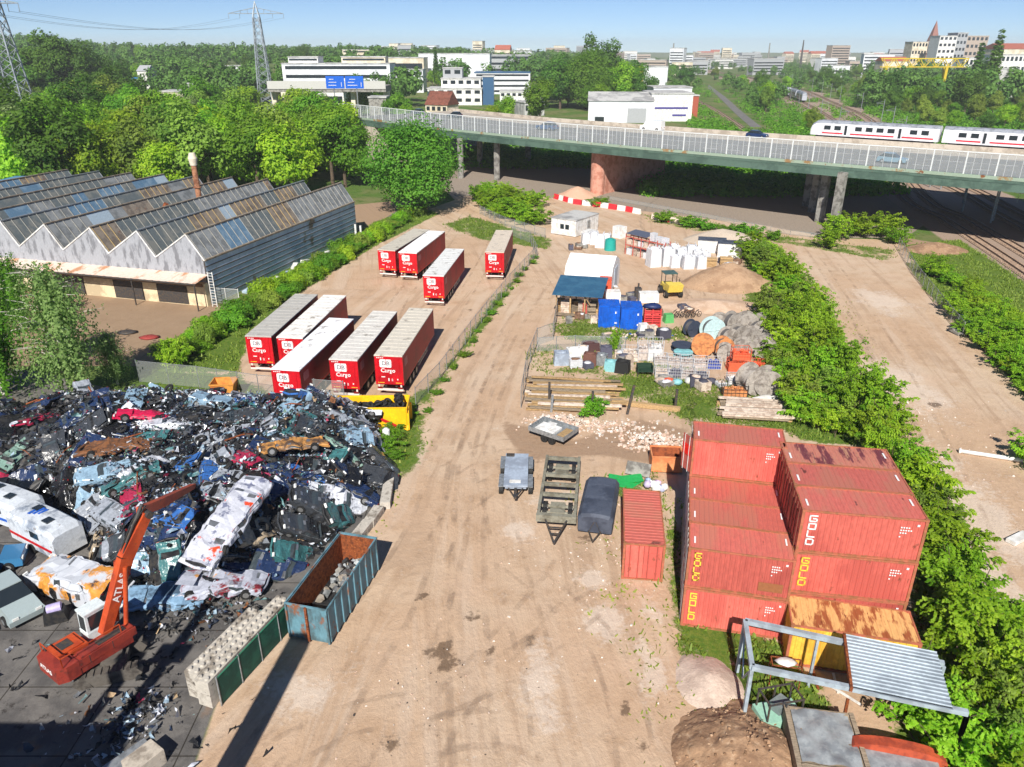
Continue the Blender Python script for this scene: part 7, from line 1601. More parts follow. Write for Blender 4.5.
def wreck(seed, L=4.2, W=1.7, H=.95, crush=.2, glass=.8):
    """car shell squashed by the grab: stepped body, caved roof, window frames, bumpers, lamps"""
    rr = random.Random(seed); t_ = thing('crushed_car', '', 'crushed car'); n, k = 25, 14; b = MB(); bend = rr.uniform(-.05,.07); tw = rr.uniform(-.12,.12)
    def prof(t):
        if t < .05: return .58
        if t < .29: return .68+.16*(t-.06)
        if t < .40: return .74+(t-.29)/.11*.28
        if t < .76: return 1.02
        if t < .86: return 1.-(t-.76)/.10*.25
        return .74
    off = Vector((seed*7.3,seed*1.9,0)); cave = rr.uniform(.1,.3)
    for i in range(n):
        t = i/(n-1); x = (t-.5)*L; h = prof(t)*H; w = W*(.455+.045*math.sin(PI*t)); cab = .36 < t < .82
        if cab: h -= cave*H*(.6+.4*math.sin(seed+t*9))
        ring = [(-w,.14),(-w*1.02,.32*H),(-w*1.01,.56*H),(-w*.95,.64*H),(-w*.82,h-.06),(-w*.70,h),(-w*.2,h*.985),(w*.2,h*.985),(w*.70,h),(w*.82,h-.06),(w*.95,.64*H),(w*1.01,.56*H),(w*1.02,.32*H),(w,.14)]
        for y, z in ring:
            p = Vector((x,y,z)); d = mnoise.noise_vector(p*.8+off)*crush*.7+mnoise.noise_vector(p*2.3+off)*crush*.45+mnoise.noise_vector(p*5.5+off)*crush*.22
            q = Vector((p.x+d.x,p.y+d.y+tw*p.x*.15,p.z+d.z*.8+bend*p.x*p.x*.4)); b.v.append(tuple(q))
    for i in range(n-1):
        t = (i+.5)/(n-1)
        for j in range(k):
            b.f.append((i*k+j,(i+1)*k+j,(i+1)*k+(j+1)%k,i*k+(j+1)%k)); cab = .37 < t < .82
            pil = abs(t-.58) < .022 or abs(t-.37) < .03
            m = 1 if j == k-1 else (2 if cab and j in (3,9) and not pil and rr.random() < glass+.15 else (2 if glass > .5 and (.30 < t < .39 or .77 < t < .85) and 5 <= j <= 7 else 0))
            if (.13 < t < .25 or .76 < t < .88) and j in (0,12): m = 1
            if j in (0,1,11,12) and (abs(t-.40) < .018 or abs(t-.60) < .018): m = 1
            if m == 0 and rr.random() < .035: m = 3
            b.m.append(m); b.sm.append(False)
    b.add([b.v[j] for j in range(k)],[tuple(range(k))],1); b.add([b.v[(n-1)*k+j] for j in range(k)],[tuple(reversed(range(k)))],1)
    V_ = lambda i, j: Vector(b.v[i*k+j])
    b.build('body_shell', [PAINT,SCR[0],[SCR[0],WGL][seed%2],SCR[3]], t_)
    tr = MB()
    for j in (4,9): tr.tube([V_(i,j) for i in range(8,21)], .035, 4, 0)
    tr.tube([V_(i,3) for i in range(8,21)], .02, 4, 1); tr.tube([V_(i,10) for i in range(8,21)], .02, 4, 1); tr.build('window_frame', [PAINT,SCR[3]], t_)
    for i_ in (0,n-1):
        bm_ = MB(); bm_.tube([V_(i_,j)+Vector((-.05 if i_ == 0 else .05,0,.05)) for j in (1,13,0,12)][:1]+[V_(i_,0)*.5+V_(i_,13)*.5+Vector((-.12 if i_ == 0 else .12,0,.1)),V_(i_,12)], .09, 6); bm_.build('bumper', [SCR[0],PAINT][seed%2], t_)
    for y in (-1,1):
        MB().box(V_(0,3 if y < 0 else 10)+Vector((-.02,-.12*y,-.05)),(.1,.3,.14),0,0,0,rr.uniform(-.3,.3)).build('headlight', HEADL, t_); MB().box(V_(n-1,3 if y < 0 else 10)+Vector((.02,-.1*y,-.02)),(.05,.14,.1)).build('tail_light', TAIL, t_)
    h = MB(); m_ = 5
    for i in range(m_):
        for j in range(m_): h.v.append((-L*.47+i*.26,(j/(m_-1)-.5)*W*.84,.72*H+.03*i*.3+.04*mnoise.noise(Vector((i*.9,j*.9,seed)))+(.05 if j == 2 else 0)))
    for i in range(m_-1):
        for j in range(m_-1): h.f.append((i*m_+j,(i+1)*m_+j,(i+1)*m_+j+1,i*m_+j+1)); h.m.append(0); h.sm.append(False)
    h.build('bonnet', PAINT, t_, (0,0,.05), rot=(rr.uniform(-.12,.12),rr.uniform(-.25,.05),rr.uniform(-.12,.12)))
    for x in (-L*.31,L*.31):
        for y in (-1,1):
            if rr.random() < .3: continue
            w_ = MB().cyl((0,-.1,0),(0,.1,0),.3,n=12).cyl((0,-.11,0),(0,.11,0),.18,n=8,mi=1); w_.build('wheel', [BLACK,RIM], t_, (x,y*W*.44,.24), rot=(rr.uniform(-.3,.3),0,rr.uniform(-.3,.3)))
    return t_
wr = [wreck(i+1, 4.0+.25*(i%3), 1.66, 1.12-.14*(i%4), .12+.04*(i%4)) for i in range(8)]
WCOL = {'black':(.012,.013,.016,1),'dark blue':(.018,.035,.095,1),'charcoal grey':(.045,.05,.058,1),'silver':(.30,.33,.38,1),'white':(.62,.65,.72,1),'teal green':(.05,.17,.18,1),'pale blue':(.25,.38,.5,1),'crimson':(.38,.025,.07,1),'bright blue':(.04,.14,.42,1),'faded green':(.2,.32,.27,1),'beige':(.45,.36,.25,1)}
cn = list(WCOL); cw = [7,8,6,8,3.2,3.2,4.4,1.4,3,1.2,.7]; rr = random.Random(77); spots = []; first = set()
def nrm(x, y):
    e = .5; a, b, c, d = heap_h(np.array([[x-e,y],[x+e,y],[x,y-e],[x,y+e]])); return Vector((-(b-a)/(2*e),-(d-c)/(2*e),1)).normalized()
def place(x, y, z, yaw_, cname, extra=0, sc=1., src=None):
    n = nrm(x,y); n = (n+Vector((rr.gauss(0,.16+extra),rr.gauss(0,.16+extra),0))).normalized(); q_ = Vector((0,0,1)).rotation_difference(n).to_matrix()@Matrix.Rotation(yaw_,3,'Z')
    s_ = src or rr.choice(wr); lab = '%s crushed car jammed among the others in the scrap heap' % cname; c = WCOL[cname]
    if s_.name not in first and src is None:
        first.add(s_.name); d = s_; d.location = (x,y,z); d.rotation_euler = q_.to_euler(); tag(d, lab, group='crushed cars in the scrap heap'); paint(d, c)
    else: d = dup(s_, (x,y,z), 0, lab, 'crushed cars in the scrap heap', color=c, rot=q_.to_euler())
    d.scale = (sc,)*3; return d
tries = 0
while len(spots) < 205 and tries < 20000:
    tries += 1; x, y = rr.uniform(mn[0],mx[0]), rr.uniform(mn[1],mx[1]); d = sdist(np.array([[x,y]]),HPOLY)[0]
    if d < .3: continue
    edge = d < 3; vis = x > -46
    if not vis and rr.random() < .7: continue
    md = 1.25 if edge else 1.75
    if any((x-a)**2+(y-b)**2 < md*md for a,b in spots): continue
    spots.append((x,y)); h = float(heap_h(np.array([[x,y]]))[0])
    w_ = cw if x > -31 else [16,8,10,1.5,.6,2,1,1,1,.5,.3]
    place(x, y, h-.55+(0 if not edge else rr.uniform(-.2,.15)), rr.choice([0,PI,.4,-.4])+rr.gauss(0,.35)+(PI/2 if rr.random() < .35 else 0), rr.choices(cn,w_)[0], .05 if not edge else .2, rr.uniform(.82,1.05))
# special wrecks
VW = mat('van_white', S(200,203,214), .45, c2=S(120,125,150), s2=1.1, t2=(.56,.62), c3=S(225,80,45), s3=.5, t3=(.60,.63)); VO = mat('van_orange', S(205,140,60), .5, c2=S(190,195,204), s2=.3, t2=(.42,.47), c3=S(60,60,70), s3=1.0, t3=(.62,.68))
def wrecked_van(label, px, z, yaw_, rot, m, L, W, H, seed, crush=.3):
    w_ = wreck(seed, L, W, H, crush, .22); w_.name = 'wrecked_van'; w_['category'] = 'wrecked van'; w_['label'] = label; p = G(px[0],px[1],z); w_.location = p; w_.rotation_euler = (rot[0],rot[1],yaw_)
    for c in KIDS[w_.name] if w_.name in KIDS else [o for o in COL.objects if o.parent == w_]:
        if c.data.materials[0] == PAINT: c.data.materials[0] = m
    return w_
wrecked_van('crushed white van with orange-red markings lying aslant on the scrap heap', (230,522), 3.9, yaw(G(200,568,3.2), G(262,480,4.2)), (.22,-.12,0), VW, 7.4, 2.0, .8, 51, .24)
wrecked_van('crumpled white and orange van body under the digger boom', (82,590), .2, R(-22), (.1,-.05,0), VO, 6.0, 2.2, 1.8, 53, .34)
wrecked_van('torn pale blue car shell at the front foot of the scrap heap', (165,602), .1, R(10), (.2,.1,0), mat('shell_blue', S(130,165,195), .5, c2=S(70,90,110), s2=.9), 4.2, 1.7, .8, 55, .36)
wrecked_van('flattened silver and red car carcass at the front edge by the block wall', (222,588), .4, R(5), (.1,.05,0), mat('shell_silver', S(170,175,190), .45, c2=S(120,40,50), s2=.6, t2=(.55,.62), c3=S(200,140,60), s3=.8, t3=(.62,.68)), 5.0, 1.8, .8, 57, .36)
wrecked_van('bundle of rusty orange-brown wire and iron on the far part of the heap', (118,450), 3.2, R(10), (0,0,0), SCR[8], 4.6, 2.0, .6, 59, .5)
wrecked_van('crimson crumpled bonnet and wing shell on top of the heap', (142,418), 3.6, R(20), (0,.2,0), mat('shell_crimson', S(200,30,75), .4), 3.6, 1.3, .5, 61, .35)
wrecked_van('tan and ochre crumpled panel shell near the heap ridge', (292,448), 3.9, R(25), (0,.1,0), mat('shell_tan', S(200,145,80), .6, c2=S(90,70,55), s2=1.), 4.6, 1.5, .5, 63, .45)
# caravans
def caravan(label, px, yaw_, L=5.2, W=2.2, H=2.3, stripe=REDP):
    t_ = thing('wrecked_caravan', label, 'caravan', G(*px), yaw_); sec = [(-W/2,.35),(-W/2,H-.25),(-W/2+.22,H-.02),(0,H+.06),(W/2-.22,H-.02),(W/2,H-.25),(W/2,.35)]
    b = MB(); st_ = [(0,.94,.8),(.18,1,.97),(L*.5,1,1.02),(L-.2,1,.97),(L,.93,.78)]
    for x, sy, sz in st_: b.v += [(x,y*sy,.35+(z-.35)*sz) for y,z in sec]
    for i in range(4):
        for j in range(6): b.f.append((i*7+j,i*7+j+1,(i+1)*7+j+1,(i+1)*7+j)); b.m.append(0); b.sm.append(False)
    b.add([b.v[j] for j in range(7)],[tuple(range(7))]); b.add([b.v[28+j] for j in range(7)],[tuple(reversed(range(7)))]); b.build('body', mat('caravan_white'+label[:6]+str(px[0]), S(205,212,220), .5, c2=S(130,140,155), s2=.7, t2=(.5,.66), c3=S(110,95,80), s3=1.6, t3=(.62,.7)), t_)
    for x, y in ((L*.3,.2),(L*.68,-.3)): MB().bx(x-.3,x+.3,y-.25,y+.25,H+.03,H+.12).build('roof_hatch', DARKGL, t_)
    for y in (-W/2-.015,W/2+.015): MB().bx(.2,L-.2,y-.01,y+.01,.75,.95).build('stripe', stripe, t_); MB().bx(1.4,2.3,y-.012,y+.012,1.3,1.75).build('window', DARKGL, t_)
    MB().box((L+.0,0,1.5),(.06,1.4,.5),0,0,0,-.08).build('front_window', DARKGL, t_)
    for y in (-W/2+.05,W/2-.05): MB().cyl((0,-.1,0),(0,.1,0),.33,n=12).build('wheel', BLACK, t_, (L*.5,y,.33))
    return t_
caravan('white caravan with blue mark on its roof and red waist stripe beside the scrap heap', (74,556), R(150), 5.0, 2.1, 2.2); caravan('second white caravan squeezed behind the first at the edge of view', (36,527), R(156), 4.8, 2.1, 2.1, BLUEP)
kids = [o for o in COL.objects if o.parent and o.parent.get('label','').startswith('white caravan with blue')]; mk = MB()
for k in range(3): mk.bx(2.6+.3*k,2.8+.3*k,-.5,.1+.15*k,2.27,2.30)
mk.build('roof_mark', BLUEP, kids[0].parent)
def yard_car(px, yaw_, col, label, rx=0, sc=1.): d = dup(hatch, G(*px), yaw_, label, None, sc, color=col, rot=(rx,0,yaw_)); d.name = 'scrap_car'; d['category'] = 'car'; return d
yard_car((14,607), R(-38), S(165,180,182), 'silver-teal hatchback awaiting scrapping in front of the crumpled van', 0, 1.05); yard_car((-12,568), R(20), S(60,120,165), 'blue car mostly cut off by the edge of the view beside the caravans'); yard_car((-20,588), R(-30), S(95,30,60), 'maroon car pressed between the blue car and the silver hatchback'); yard_car((8,500), R(20), S(22,28,36), 'black intact car at the heap edge above the caravans')
# loose bits on the yard slab
rs = np.random.RandomState(6); pts = []
for (px, py, r_, n_) in ((128,725,1.5,170),(150,705,1.,60),(185,612,3.2,240),(150,690,6,90),(60,640,5,60),(230,610,2.2,140),(100,755,1.,40)):
    c = G(px,py); pts += [(c.x+a*r_*.6,c.y+b*r_*.5) for a,b in rs.normal(size=(n_,2))]
shards('yard_debris', 'dark scrap bits swept over the concrete yard slab', 0, 9, (.08,.55), (8,8,3,4,2,2,1.5,.5,1,.6,.5), np.array(pts), lambda P: np.zeros(len(P)), (.02,.3))
t_ = thing('sheet_bundle', 'bundle of grey-blue steel sheets on the slab at the lower edge', 'sheet metal', G(122,768), R(52))
for k in range(4): MB().bx(-1.3,1.3,-.5+k*.05,.5-k*.03,.02+k*.09,.09+k*.09).build('sheet', GALV, t_)
t_ = MB().box((0,0,.4),(1.4,1.,.8),0,.1).build('concrete_lump', CONCR, None, G(146,768), R(50)); tag(t_, 'pale concrete lump beside the steel sheet bundle', 'concrete block')
# ---- block wall
CBL = mat('stack_block', S(188,182,172), .9, c2=S(130,122,112), s2=1.1, t2=(.48,.62), c3=S(90,84,78), s3=3.5, t3=(.6,.68), bump=.02, bs=5); bm = MB(); bm.bx(-.8,.8,-.4,.4,0,.8)
for i in range(4):
    for j in range(2): bm.cyl((-.6+.4*i,-.2+.4*j,.79),(-.6+.4*i,-.2+.4*j,.9),.13,.1,n=10)
blm = bm.mesh('concrete_block', CBL); w0 = G(213,709); w1 = G(300,614); wu = (w1-w0).normalized(); wn = Vector((-wu.y,wu.x,0)); wy = math.atan2(wu.y,wu.x); nbk = int((w1-w0).length/1.62)
for c_ in range(2):
    for k in range(nbk+ (0 if c_ == 0 else -1)):
        for z in range(2):
            p = w0+wu*(.82+1.615*k+(.25 if c_ else 0)+(.4 if z == 0 and False else 0))+wn*(.42+.82*c_); o = obj('concrete_block', blm, None, (p.x,p.y,.805*z), wy+random.uniform(-.012,.012)); tag(o, ('studded grey concrete block of the wall, outer row by the green screen' if c_ == 0 else 'studded grey concrete block of the wall, inner row toward the digger')+(', lower course' if z == 0 else ', top course'), 'concrete block', 'studded blocks of the yard wall')
lbm = MB().bx(-.9,.9,-.35,.35,0,.55).mesh('kerb_block', CBL); 
for p, q in zip(*(lambda L: (L,L[1:]))(along([(318,588),(345,556),(386,505),(392,470)],1.86))): tag(obj('kerb_block', lbm, None, p, yaw(p,q)), 'low pale kerb block along the right foot of the scrap heap', 'concrete block', 'kerb blocks below the scrap heap')
def fence_w(label, A, B, h, m, name):
    t_ = thing(name, label, 'fence'); n = 5
    for k in range(n+1): p = A.lerp(B,k/n); MB().bar((p.x,p.y,-.1),(p.x,p.y,h+.1),.06).build('post', GALV, t_)
    MB().add([(A.x,A.y,.05),(B.x,B.y,.05),(B.x,B.y,h),(A.x,A.y,h)],[(0,1,2,3)]).build('screen', m, t_); MB().bar((A.x,A.y,h),(B.x,B.y,h),.05).build('top_rail', mat('green_rail', S(50,130,100), .5), t_)
fence_w('dark green screen fence along the outer side of the block wall', w0-wn*.28+wu*.3, w0-wn*.28+wu*8.1, 1.75, GRNM, 'screen_fence')
# ---- roll-off container and skips
BLR = mat('rolloff_blue', S(98,140,155), .65, c2=S(72,92,98), s2=.6, t2=(.45,.62), c3=S(135,88,60), s3=1.1, t3=(.56,.66), stretch=(1,1,.6)); p0 = G(330,642); a = G(326,609.5,2.4); b = G(376,537.5,2.4); yd = yaw(a,b)
ro = skip('big open roll-off container, pale blue outside and rusty inside, half full of grey castings', Vector((a.x,a.y,0)), yd, (b-a).length, 2.35, 2.3, BLR, RUST, 'skip', 'rolloff_container', 0, 9)
MB().bar((-.08,1.17,.1),(-.08,1.17,2.35),.12).build('door_post', RUST, ro); 
for y in (.02,2.33): MB().bar((-.04,y,.1),(-.04,y,2.35),.1).build('corner_post', BLR, ro)
t_ = thing('castings_load', 'heap of grey castings and engine parts inside the roll-off container', 'scrap metal', Vector((a.x,a.y,.2)), yd); rr = random.Random(3); Lr_ = (b-a).length
for k in range(90):
    x = Lr_*(.35+.6*rr.random()); y = rr.uniform(.3,1.75); z = (.55+.6*math.sin(PI*min(1,(x/Lr_-.25)/.75)))*rr.uniform(.5,1.); s_ = rr.uniform(.14,.34); MB().box((0,0,0),(s_*1.6,s_,s_*.9),0,rr.uniform(0,3),rr.uniform(-1,1),rr.uniform(-1,1),rr.uniform(.5,1)).build('casting', [SCR[3],mat_g,SCR[9],SCR[1]][k%4] if False else [SCR[3],GREYC,SCR[1],CONCR,GALV][k%5], t_, (x,y,z))
MB().bx(.3,Lr_-.3,.2,2.1,.0,.45).build('scrap_base', SCR[1], t_)
YS = mat('skip_yellow', S(245,195,30), .45, c2=S(235,180,25), s2=.7); yo = G(408,431); Ly = 6.0; ya_ = R(1.5); uy = Vector((math.cos(ya_),math.sin(ya_),0))
ys_k = skip('big yellow skip with red diagonal flash, loaded with black tyres', yo-uy*Ly, ya_, Ly, 2.4, 2.1, YS, YS, 'skip', 'yellow_skip', 0, 2)
MB().add([(2.3,-.012,1.85),(2.95,-.012,1.75),(4.3,-.012,1.05),(5.75,-.012,.25),(5.2,-.012,.25),(3.9,-.012,.95),(2.9,-.012,1.55)],[tuple(range(7))]).build('red_flash', REDP, ys_k); MB().bar((Ly-.02,-.05,.1),(Ly+.05,.6,2.0),.18).bar((Ly+.06,.1,.1),(Ly+.06,.1,1.6),.2).bar((Ly+.06,2.2,.1),(Ly+.06,2.2,1.6),.2).build('end_bracing', YS, ys_k); MB().ball((2.4,-.25,.75),(.55,.3,.4),0,12).build('yellow_tank', YS, ys_k)
rr = random.Random(15); tyre = MB(); tp_ = [(.27*math.cos(a_*PI/8),.27*math.sin(a_*PI/8),0) for a_ in range(17)]; tyre.tube(tp_,.1,7,caps=False); tym = tyre.mesh('tyre', BLACK)
for k in range(46):
    while True:
        x, y = rr.uniform(-40,mx[0]), rr.uniform(mn[1],mx[1])
        if sdist(np.array([[x,y]]),HPOLY)[0] > .4: break
    h_ = float(heap_h(np.array([[x,y]]))[0]); o = obj('tyre', tym, None, (x,y,h_+rr.uniform(.25,.6)), rot=(rr.uniform(-.9,.9),rr.uniform(-.9,.9),0)); o.scale = (1.15,)*3; tag(o, 'loose black tyre lying on the scrap heap', 'tyre', 'loose tyres on the scrap heap')
for k in range(34):
    while True:
        x, y = rr.uniform(-40,mx[0]), rr.uniform(mn[1],mx[1])
        if sdist(np.array([[x,y]]),HPOLY)[0] > .8: break
    h_ = float(heap_h(np.array([[x,y]]))[0]); a_ = rr.uniform(0,6.28); L_ = rr.uniform(1.,2.6); q1 = Vector((math.cos(a_)*L_*.5,math.sin(a_)*L_*.5,rr.uniform(-.3,.5))); nm_, m_ = [('rusty',RUST),('pale',SCR[3]),('dark',SCR[1])][k%3]
    o = MB().tube([-q1,q1*.1+Vector((0,0,rr.uniform(-.15,.2))),q1],rr.uniform(.03,.07),6).build('scrap_pipe', m_, None, (x,y,h_+.45)); tag(o, '%s bent pipe sticking out of the scrap heap' % nm_, 'pipe', 'bent pipes in the scrap heap')
for k in range(34):
    x = rr.uniform(.5,Ly-.5); y = rr.uniform(.4,2.); p = (yo-uy*Ly)+Vector((math.cos(ya_)*x-math.sin(ya_)*y, math.sin(ya_)*x+math.cos(ya_)*y, rr.uniform(1.5,2.0)+(.5 if x > 5 else 0))); o = obj('tyre', tym, None, p, rot=(rr.uniform(-1.2,1.2),rr.uniform(-1,1),0)); tag(o, 'worn black tyre piled in the yellow skip', 'tyre', 'tyres in the yellow skip')
MB().bx(.2,Ly-.2,.2,2.2,1.2,1.62).build('tyre_fill', BLACK, ys_k)
OSK = mat('skip_orange', S(215,150,70), .55, c2=S(190,120,60), s2=1.); skip('small orange skip standing in the grass behind the scrap heap', G(212,401), R(4), 2.1, 1.7, 1.5, OSK, OSK, taper=.35)
t_ = MB().cyl((0,0,0),(0,0,1.3),.32,.3,n=14).cyl((0,0,1.3),(0,0,1.45),.3,.12,n=14).build('white_barrel', WHITE, None, G(387,444)); tag(t_, 'upright white barrel in the weeds beside the yellow skip', 'barrel')

# ---- digger
DOR = mat('digger_orange', S(190,78,38), .5, c2=S(168,64,34), s2=.8, c3=S(95,52,36), s3=1.8, t3=(.58,.72)); DRD = mat('digger_red', S(150,58,46), .5, c2=S(122,46,40), s2=.8, c3=S(90,50,42), s3=1.6, t3=(.6,.72)); CABW = mat('cab_white', S(215,225,228), .45); DKGREY = mat('track_grey', S(95,90,84), .8, c2=S(65,60,56), s2=1.2)
dg = thing('scrap_digger', 'orange-red scrap handling digger with a white cab and boom raised over the heap', 'excavator', G(88,678), 0)
DYaw = R(-9)
org = G(93,668); el = G(146,513,7.0); tipp = G(193,486,4.3); dg.location = org
dirb = Vector((el.x-org.x,el.y-org.y,0)); bl_ = dirb.length; DYaw = math.atan2(dirb.y,dirb.x)-PI/2; dg.rotation_euler = (0,0,DYaw)
def loc(p): return Matrix.Rotation(-DYaw,3,'Z')@(Vector(p)-org)
uc = MB(); yawU = R(-38); mU = Matrix.Rotation(yawU,4,'Z')
for s_ in (-1,1):
    tr = MB(); 
    pts = [(-1.9,.42),(-1.6,.05),(1.6,.05),(1.9,.42),(1.6,.82),(-1.6,.82)]; tr.prism_x([(y,z) for y,z in pts], s_*1.15-.28, s_*1.15+.28)
    for k in range(9): tr.box((s_*1.15,-1.6+k*.4,.86),(.58,.22,.07))
    tr.xform(Matrix.Translation((1.0,.7,0))@mU); tr.build('track', DKGREY, dg)
u = MB(); u.bx(-.9,.9,-1.,1.,.35,.85); u.cyl((0,0,.85),(0,0,1.1),.75,n=20); u.xform(Matrix.Translation((1.0,.7,0))@mU); u.build('undercarriage', DKGREY, dg)
b = MB(); b.prism([(-1.25,-1.75),(-.8,-2.05),(.8,-2.05),(1.3,-1.75),(1.35,2.1),(-.3,2.1),(-1.25,1.2)], 1.1, 1.5); b.build('platform', DRD, dg)
b = MB(); b.prism([(-1.3,-1.8),(-1.0,-2.3),(1.05,-2.3),(1.35,-1.8),(1.35,-1.1),(-1.3,-1.1)], 1.1, 2.05); b.build('counterweight', DRD, dg)
b = MB(); b.prism([(-1.2,-1.09),(.35,-1.09),(.35,.0),(-1.2,.0)],1.501,2.1); b.bx(-1.05,.25,-1.7,-.2,2.101,2.2); b.build('engine_cover', DOR, dg); MB().bx(-.8,-.05,-1.3,-.6,2.202,2.24).bx(-1.1,-.95,-1.8,-1.75,2.05,2.45).build('grille', DARKM, dg)
b = MB(); b.bx(.6,1.36,-1.09,2.4,1.501,2.0); b.bx(.66,1.3,-.9,2.3,2.001,2.1); b.build('side_box', DRD, dg); MB().bx(.75,1.2,.2,1.9,2.102,2.15).bx(1.362,1.372,-.5,-.46,1.5,2.0).bx(1.362,1.372,.9,.94,1.5,2.0).build('walkway', DARKM, dg)
cb = MB(); cb.bx(-1.28,-.3,.35,1.9,1.5,2.05); cb.prism_x([(.38,2.051),(1.88,2.051),(1.7,3.25),(.45,3.25)],-1.25,-.33); c_ = cb.build('cab', CABW, dg); MB().bx(-1.3,-.28,.4,1.78,3.251,3.36).build('cab_roof', CABW, c_)
w_ = MB(); w_.add([(-1.12,.36,2.15),(-.46,.36,2.15),(-.46,.43,3.1),(-1.12,.43,3.1)],[(0,1,2,3)]); w_.add([(-.318,.55,2.15),(-.318,1.72,2.15),(-.318,1.6,3.1),(-.318,.58,3.1)],[(0,1,2,3)]); w_.add([(-1.262,.55,2.15),(-1.262,.58,3.1),(-1.262,1.6,3.1),(-1.262,1.72,2.15)],[(0,1,2,3)]); w_.add([(-1.12,1.88,2.15),(-1.12,1.72,3.1),(-.46,1.72,3.1),(-.46,1.88,2.15)],[(0,1,2,3)]); w_.build('cab_window', DARKGL, c_)
e3 = loc(el); t3 = loc(tipp); r3 = Vector((.2,.9,1.75)); mid = r3.lerp(e3,.55)+Vector((0,0,.55))
def arm(mb, P, Wd, Hs):
    n = len(P); 
    for i in range(n-1): 
        a, b = Vector(P[i]), Vector(P[i+1]); d = (b-a).normalized(); sx = d.cross(Vector((0,0,1))).normalized()*Wd/2; ua_ = sx.cross(d).normalized(); ha, hb = Hs[i]/2, Hs[i+1]/2
        mb.add([a-sx-ua_*ha,a+sx-ua_*ha,a+sx+ua_*ha,a-sx+ua_*ha,b-sx-ua_*hb,b+sx-ua_*hb,b+sx+ua_*hb,b-sx+ua_*hb],[(0,3,2,1),(4,5,6,7),(0,1,5,4),(1,2,6,5),(2,3,7,6),(3,0,4,7)])
b = MB(); arm(b,[r3,mid,e3],.42,[.5,.72,.5]); bo = b.build('boom', DOR, dg); b = MB(); arm(b,[e3+Vector((0,-.3,.25)),e3.lerp(t3,.3)+Vector((0,0,.1)),t3],.36,[.48,.52,.28]); b.build('stick', DOR, dg)
MB().cyl((e3.x-.4,e3.y,e3.z),(e3.x+.4,e3.y,e3.z),.2,n=12).build('pivot_pin', DARKM, dg)
for x in (-.42,.42): MB().cyl((r3.x+x,r3.y+.9,1.7),tuple(mid+Vector((x,-.3,-.2))),.12,n=10).cyl((r3.x+x,r3.y+.55,1.55),(r3.x+x,r3.y+.95,1.72),.07,n=8,mi=1).build('boom_cylinder', [DOR,GALV], dg)
MB().cyl(tuple(r3.lerp(e3,.62)+Vector((0,0,.95))),tuple(e3+Vector((0,-.1,.6))),.1,n=10).build('stick_cylinder', DARKM, dg)
for x in (-.12,.12): MB().tube([r3+Vector((x,0,.35)),mid+Vector((x,0,.55)),mid.lerp(e3,.5)+Vector((x,0,.75)),e3+Vector((x,0,.5))],.04,6).build('hose', BLACK, dg)
hr = MB()
for a_, b_ in (((-1.15,-1.9,2.0),(1.2,-1.9,2.0)),((1.2,-1.9,2.0),(1.2,1.6,2.0))): hr.bar(Vector(a_)+Vector((0,0,.65)),Vector(b_)+Vector((0,0,.65)),.05); hr.bar(a_,Vector(a_)+Vector((0,0,.65)),.05); hr.bar(b_,Vector(b_)+Vector((0,0,.65)),.05)
hr.build('handrail', DOR, dg)
gp = MB()
for k in range(5):
    a_ = 2*PI*k/5; gp.tube([(t3.x,t3.y,t3.z-.5),(t3.x+.6*math.cos(a_),t3.y+.6*math.sin(a_),t3.z-.9),(t3.x+.35*math.cos(a_),t3.y+.35*math.sin(a_),t3.z-1.7)],[.12,.14,.04],6)
gp.cyl((t3.x,t3.y,t3.z),(t3.x,t3.y,t3.z-.6),.25,n=10); gp.build('grapple', DARKM, dg)
AT = text_mesh('ATLAS', .46, WHITEL, .006); o = obj('lettering', AT, dg, (-.1,-2.31,1.62)); o.rotation_euler = (PI/2,0,0)
AT2 = text_mesh('ATLAS', .54, WHITEL, .006); dB = (mid-r3).normalized(); pB = r3.lerp(mid,.62)
o = obj('lettering', AT2, dg); ex = dB; ez = Vector((1,0,0)); ez = (ez-ex*ez.dot(ex)).normalized(); ey = ez.cross(ex); o.matrix_local = Matrix.Translation(pB+ez*.222)@Matrix((ex,ey,ez)).transposed().to_4x4()
for o in KIDS[dg.name]:
    if o.name.split('.')[0] in ('track','undercarriage','platform','counterweight','engine_cover','grille','side_box','walkway','cab','handrail') or (o.name.startswith('lettering') and o.data == AT): o.scale = (.84,.84,.9); o.location = (o.location.x*.84,o.location.y*.84,o.location.z*.9)
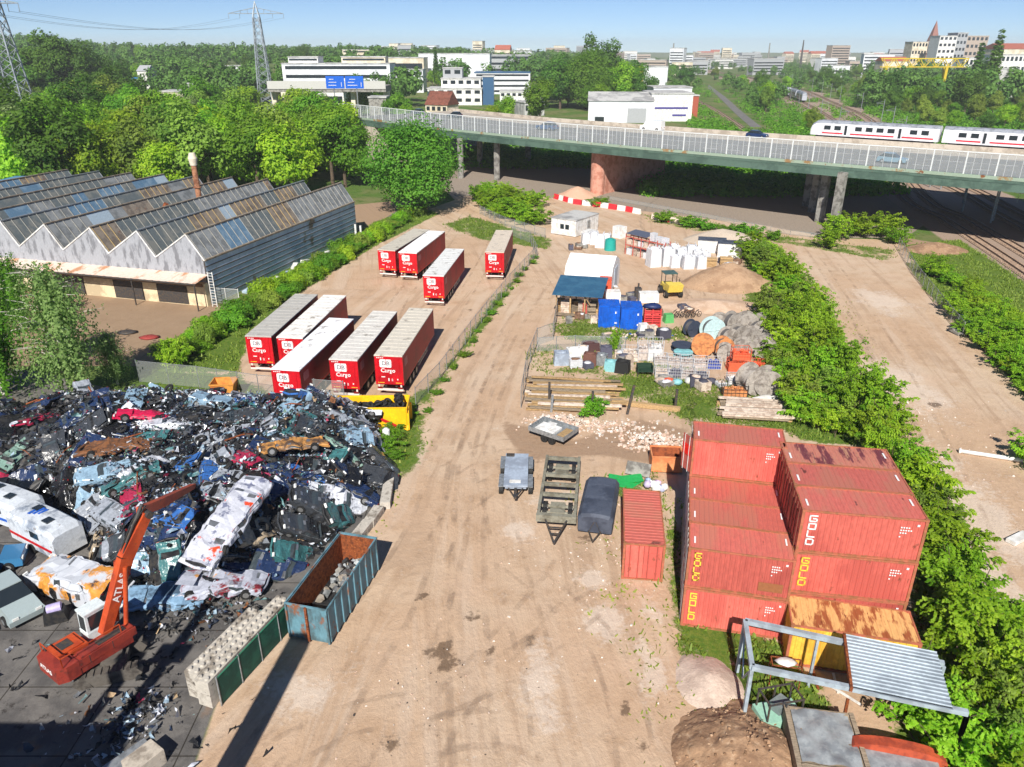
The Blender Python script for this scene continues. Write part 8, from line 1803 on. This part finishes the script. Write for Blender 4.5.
t_ = thing('engine_block', 'dirty engine block with pale cover lying behind the digger cab', 'engine', G(57,620), .4); MB().box((0,0,.4),(1.2,.8,.8),0,0,.1,0,.8).build('block', SCR[1], t_); MB().cyl((-.3,0,.8),(.4,0,.85),.28,n=12).build('pale_cover', mat('pale_violet', S(180,170,215), .5), t_)

# ---- unseen masts and block added outside the frame to cast shadows into it
sdv = Vector((-math.sin(SUN_AZ),-math.cos(SUN_AZ),0))
def shadow_mast(tip, Yb, w_, label, head=None):
    tp = G(*tip); L = (tp.y-Yb)/sdv.y; bpos = tp-sdv*L; h = L*math.tan(SUN_EL); t_ = thing('shadow_caster_mast', label, 'mast', (bpos.x,bpos.y,0)); MB().bar((0,0,0),(0,0,h),w_).build('post', GALV, t_)
    if head: MB().bx(-head,head,-.2,.2,h*.8,h*.8+.9).build('caster_head', DARKM, t_)
shadow_mast((140,655), 13.5, .55, 'slim unseen mast added outside the view to cast a shadow band'); shadow_mast((207,606), 13, .6, 'unseen mast with box head added outside the view to cast a shadow band', .85); shadow_mast((300,640), 13, 1.15, 'thick unseen column added outside the view to cast a wide shadow band')
t_ = thing('shadow_caster_block', 'tall unseen block added outside the view to shade the scrap yard slab', 'building', (G(40,760).x-sdv.x*13, G(40,760).y-sdv.y*13-.5, 0)); MB().bx(-9,3.,-5,0,0,12.6).build('wall', CONCR, t_); MB().bx(-9.2,3.2,-5.2,.2,12.601,12.9).build('roof', FLATR, t_)  # added block, height set so its shadow reaches the slab corner
for o in (hatch, vanp):
    for c in list(KIDS[o.name]): bpy.data.objects.remove(c)
    bpy.data.objects.remove(o)
# ================================================================== AIR
HAZE_D = .00017
hm = bpy.data.materials.new('haze_air'); hm.use_nodes = True; hn = hm.node_tree.nodes; hn.remove(hn['Principled BSDF'])
pv = hn.new('ShaderNodeVolumePrincipled'); pv.inputs['Color'].default_value = (.93,.97,1,1); pv.inputs['Density'].default_value = HAZE_D; pv.inputs['Anisotropy'].default_value = 0.
hm.node_tree.links.new(pv.outputs[0], hn['Material Output'].inputs['Volume'])
hz_ = MB().bx(-2600,2600,-120,4200,-8,75).build('haze', hm); tag(hz_, 'thin bluish air over the whole view', kind='stuff')
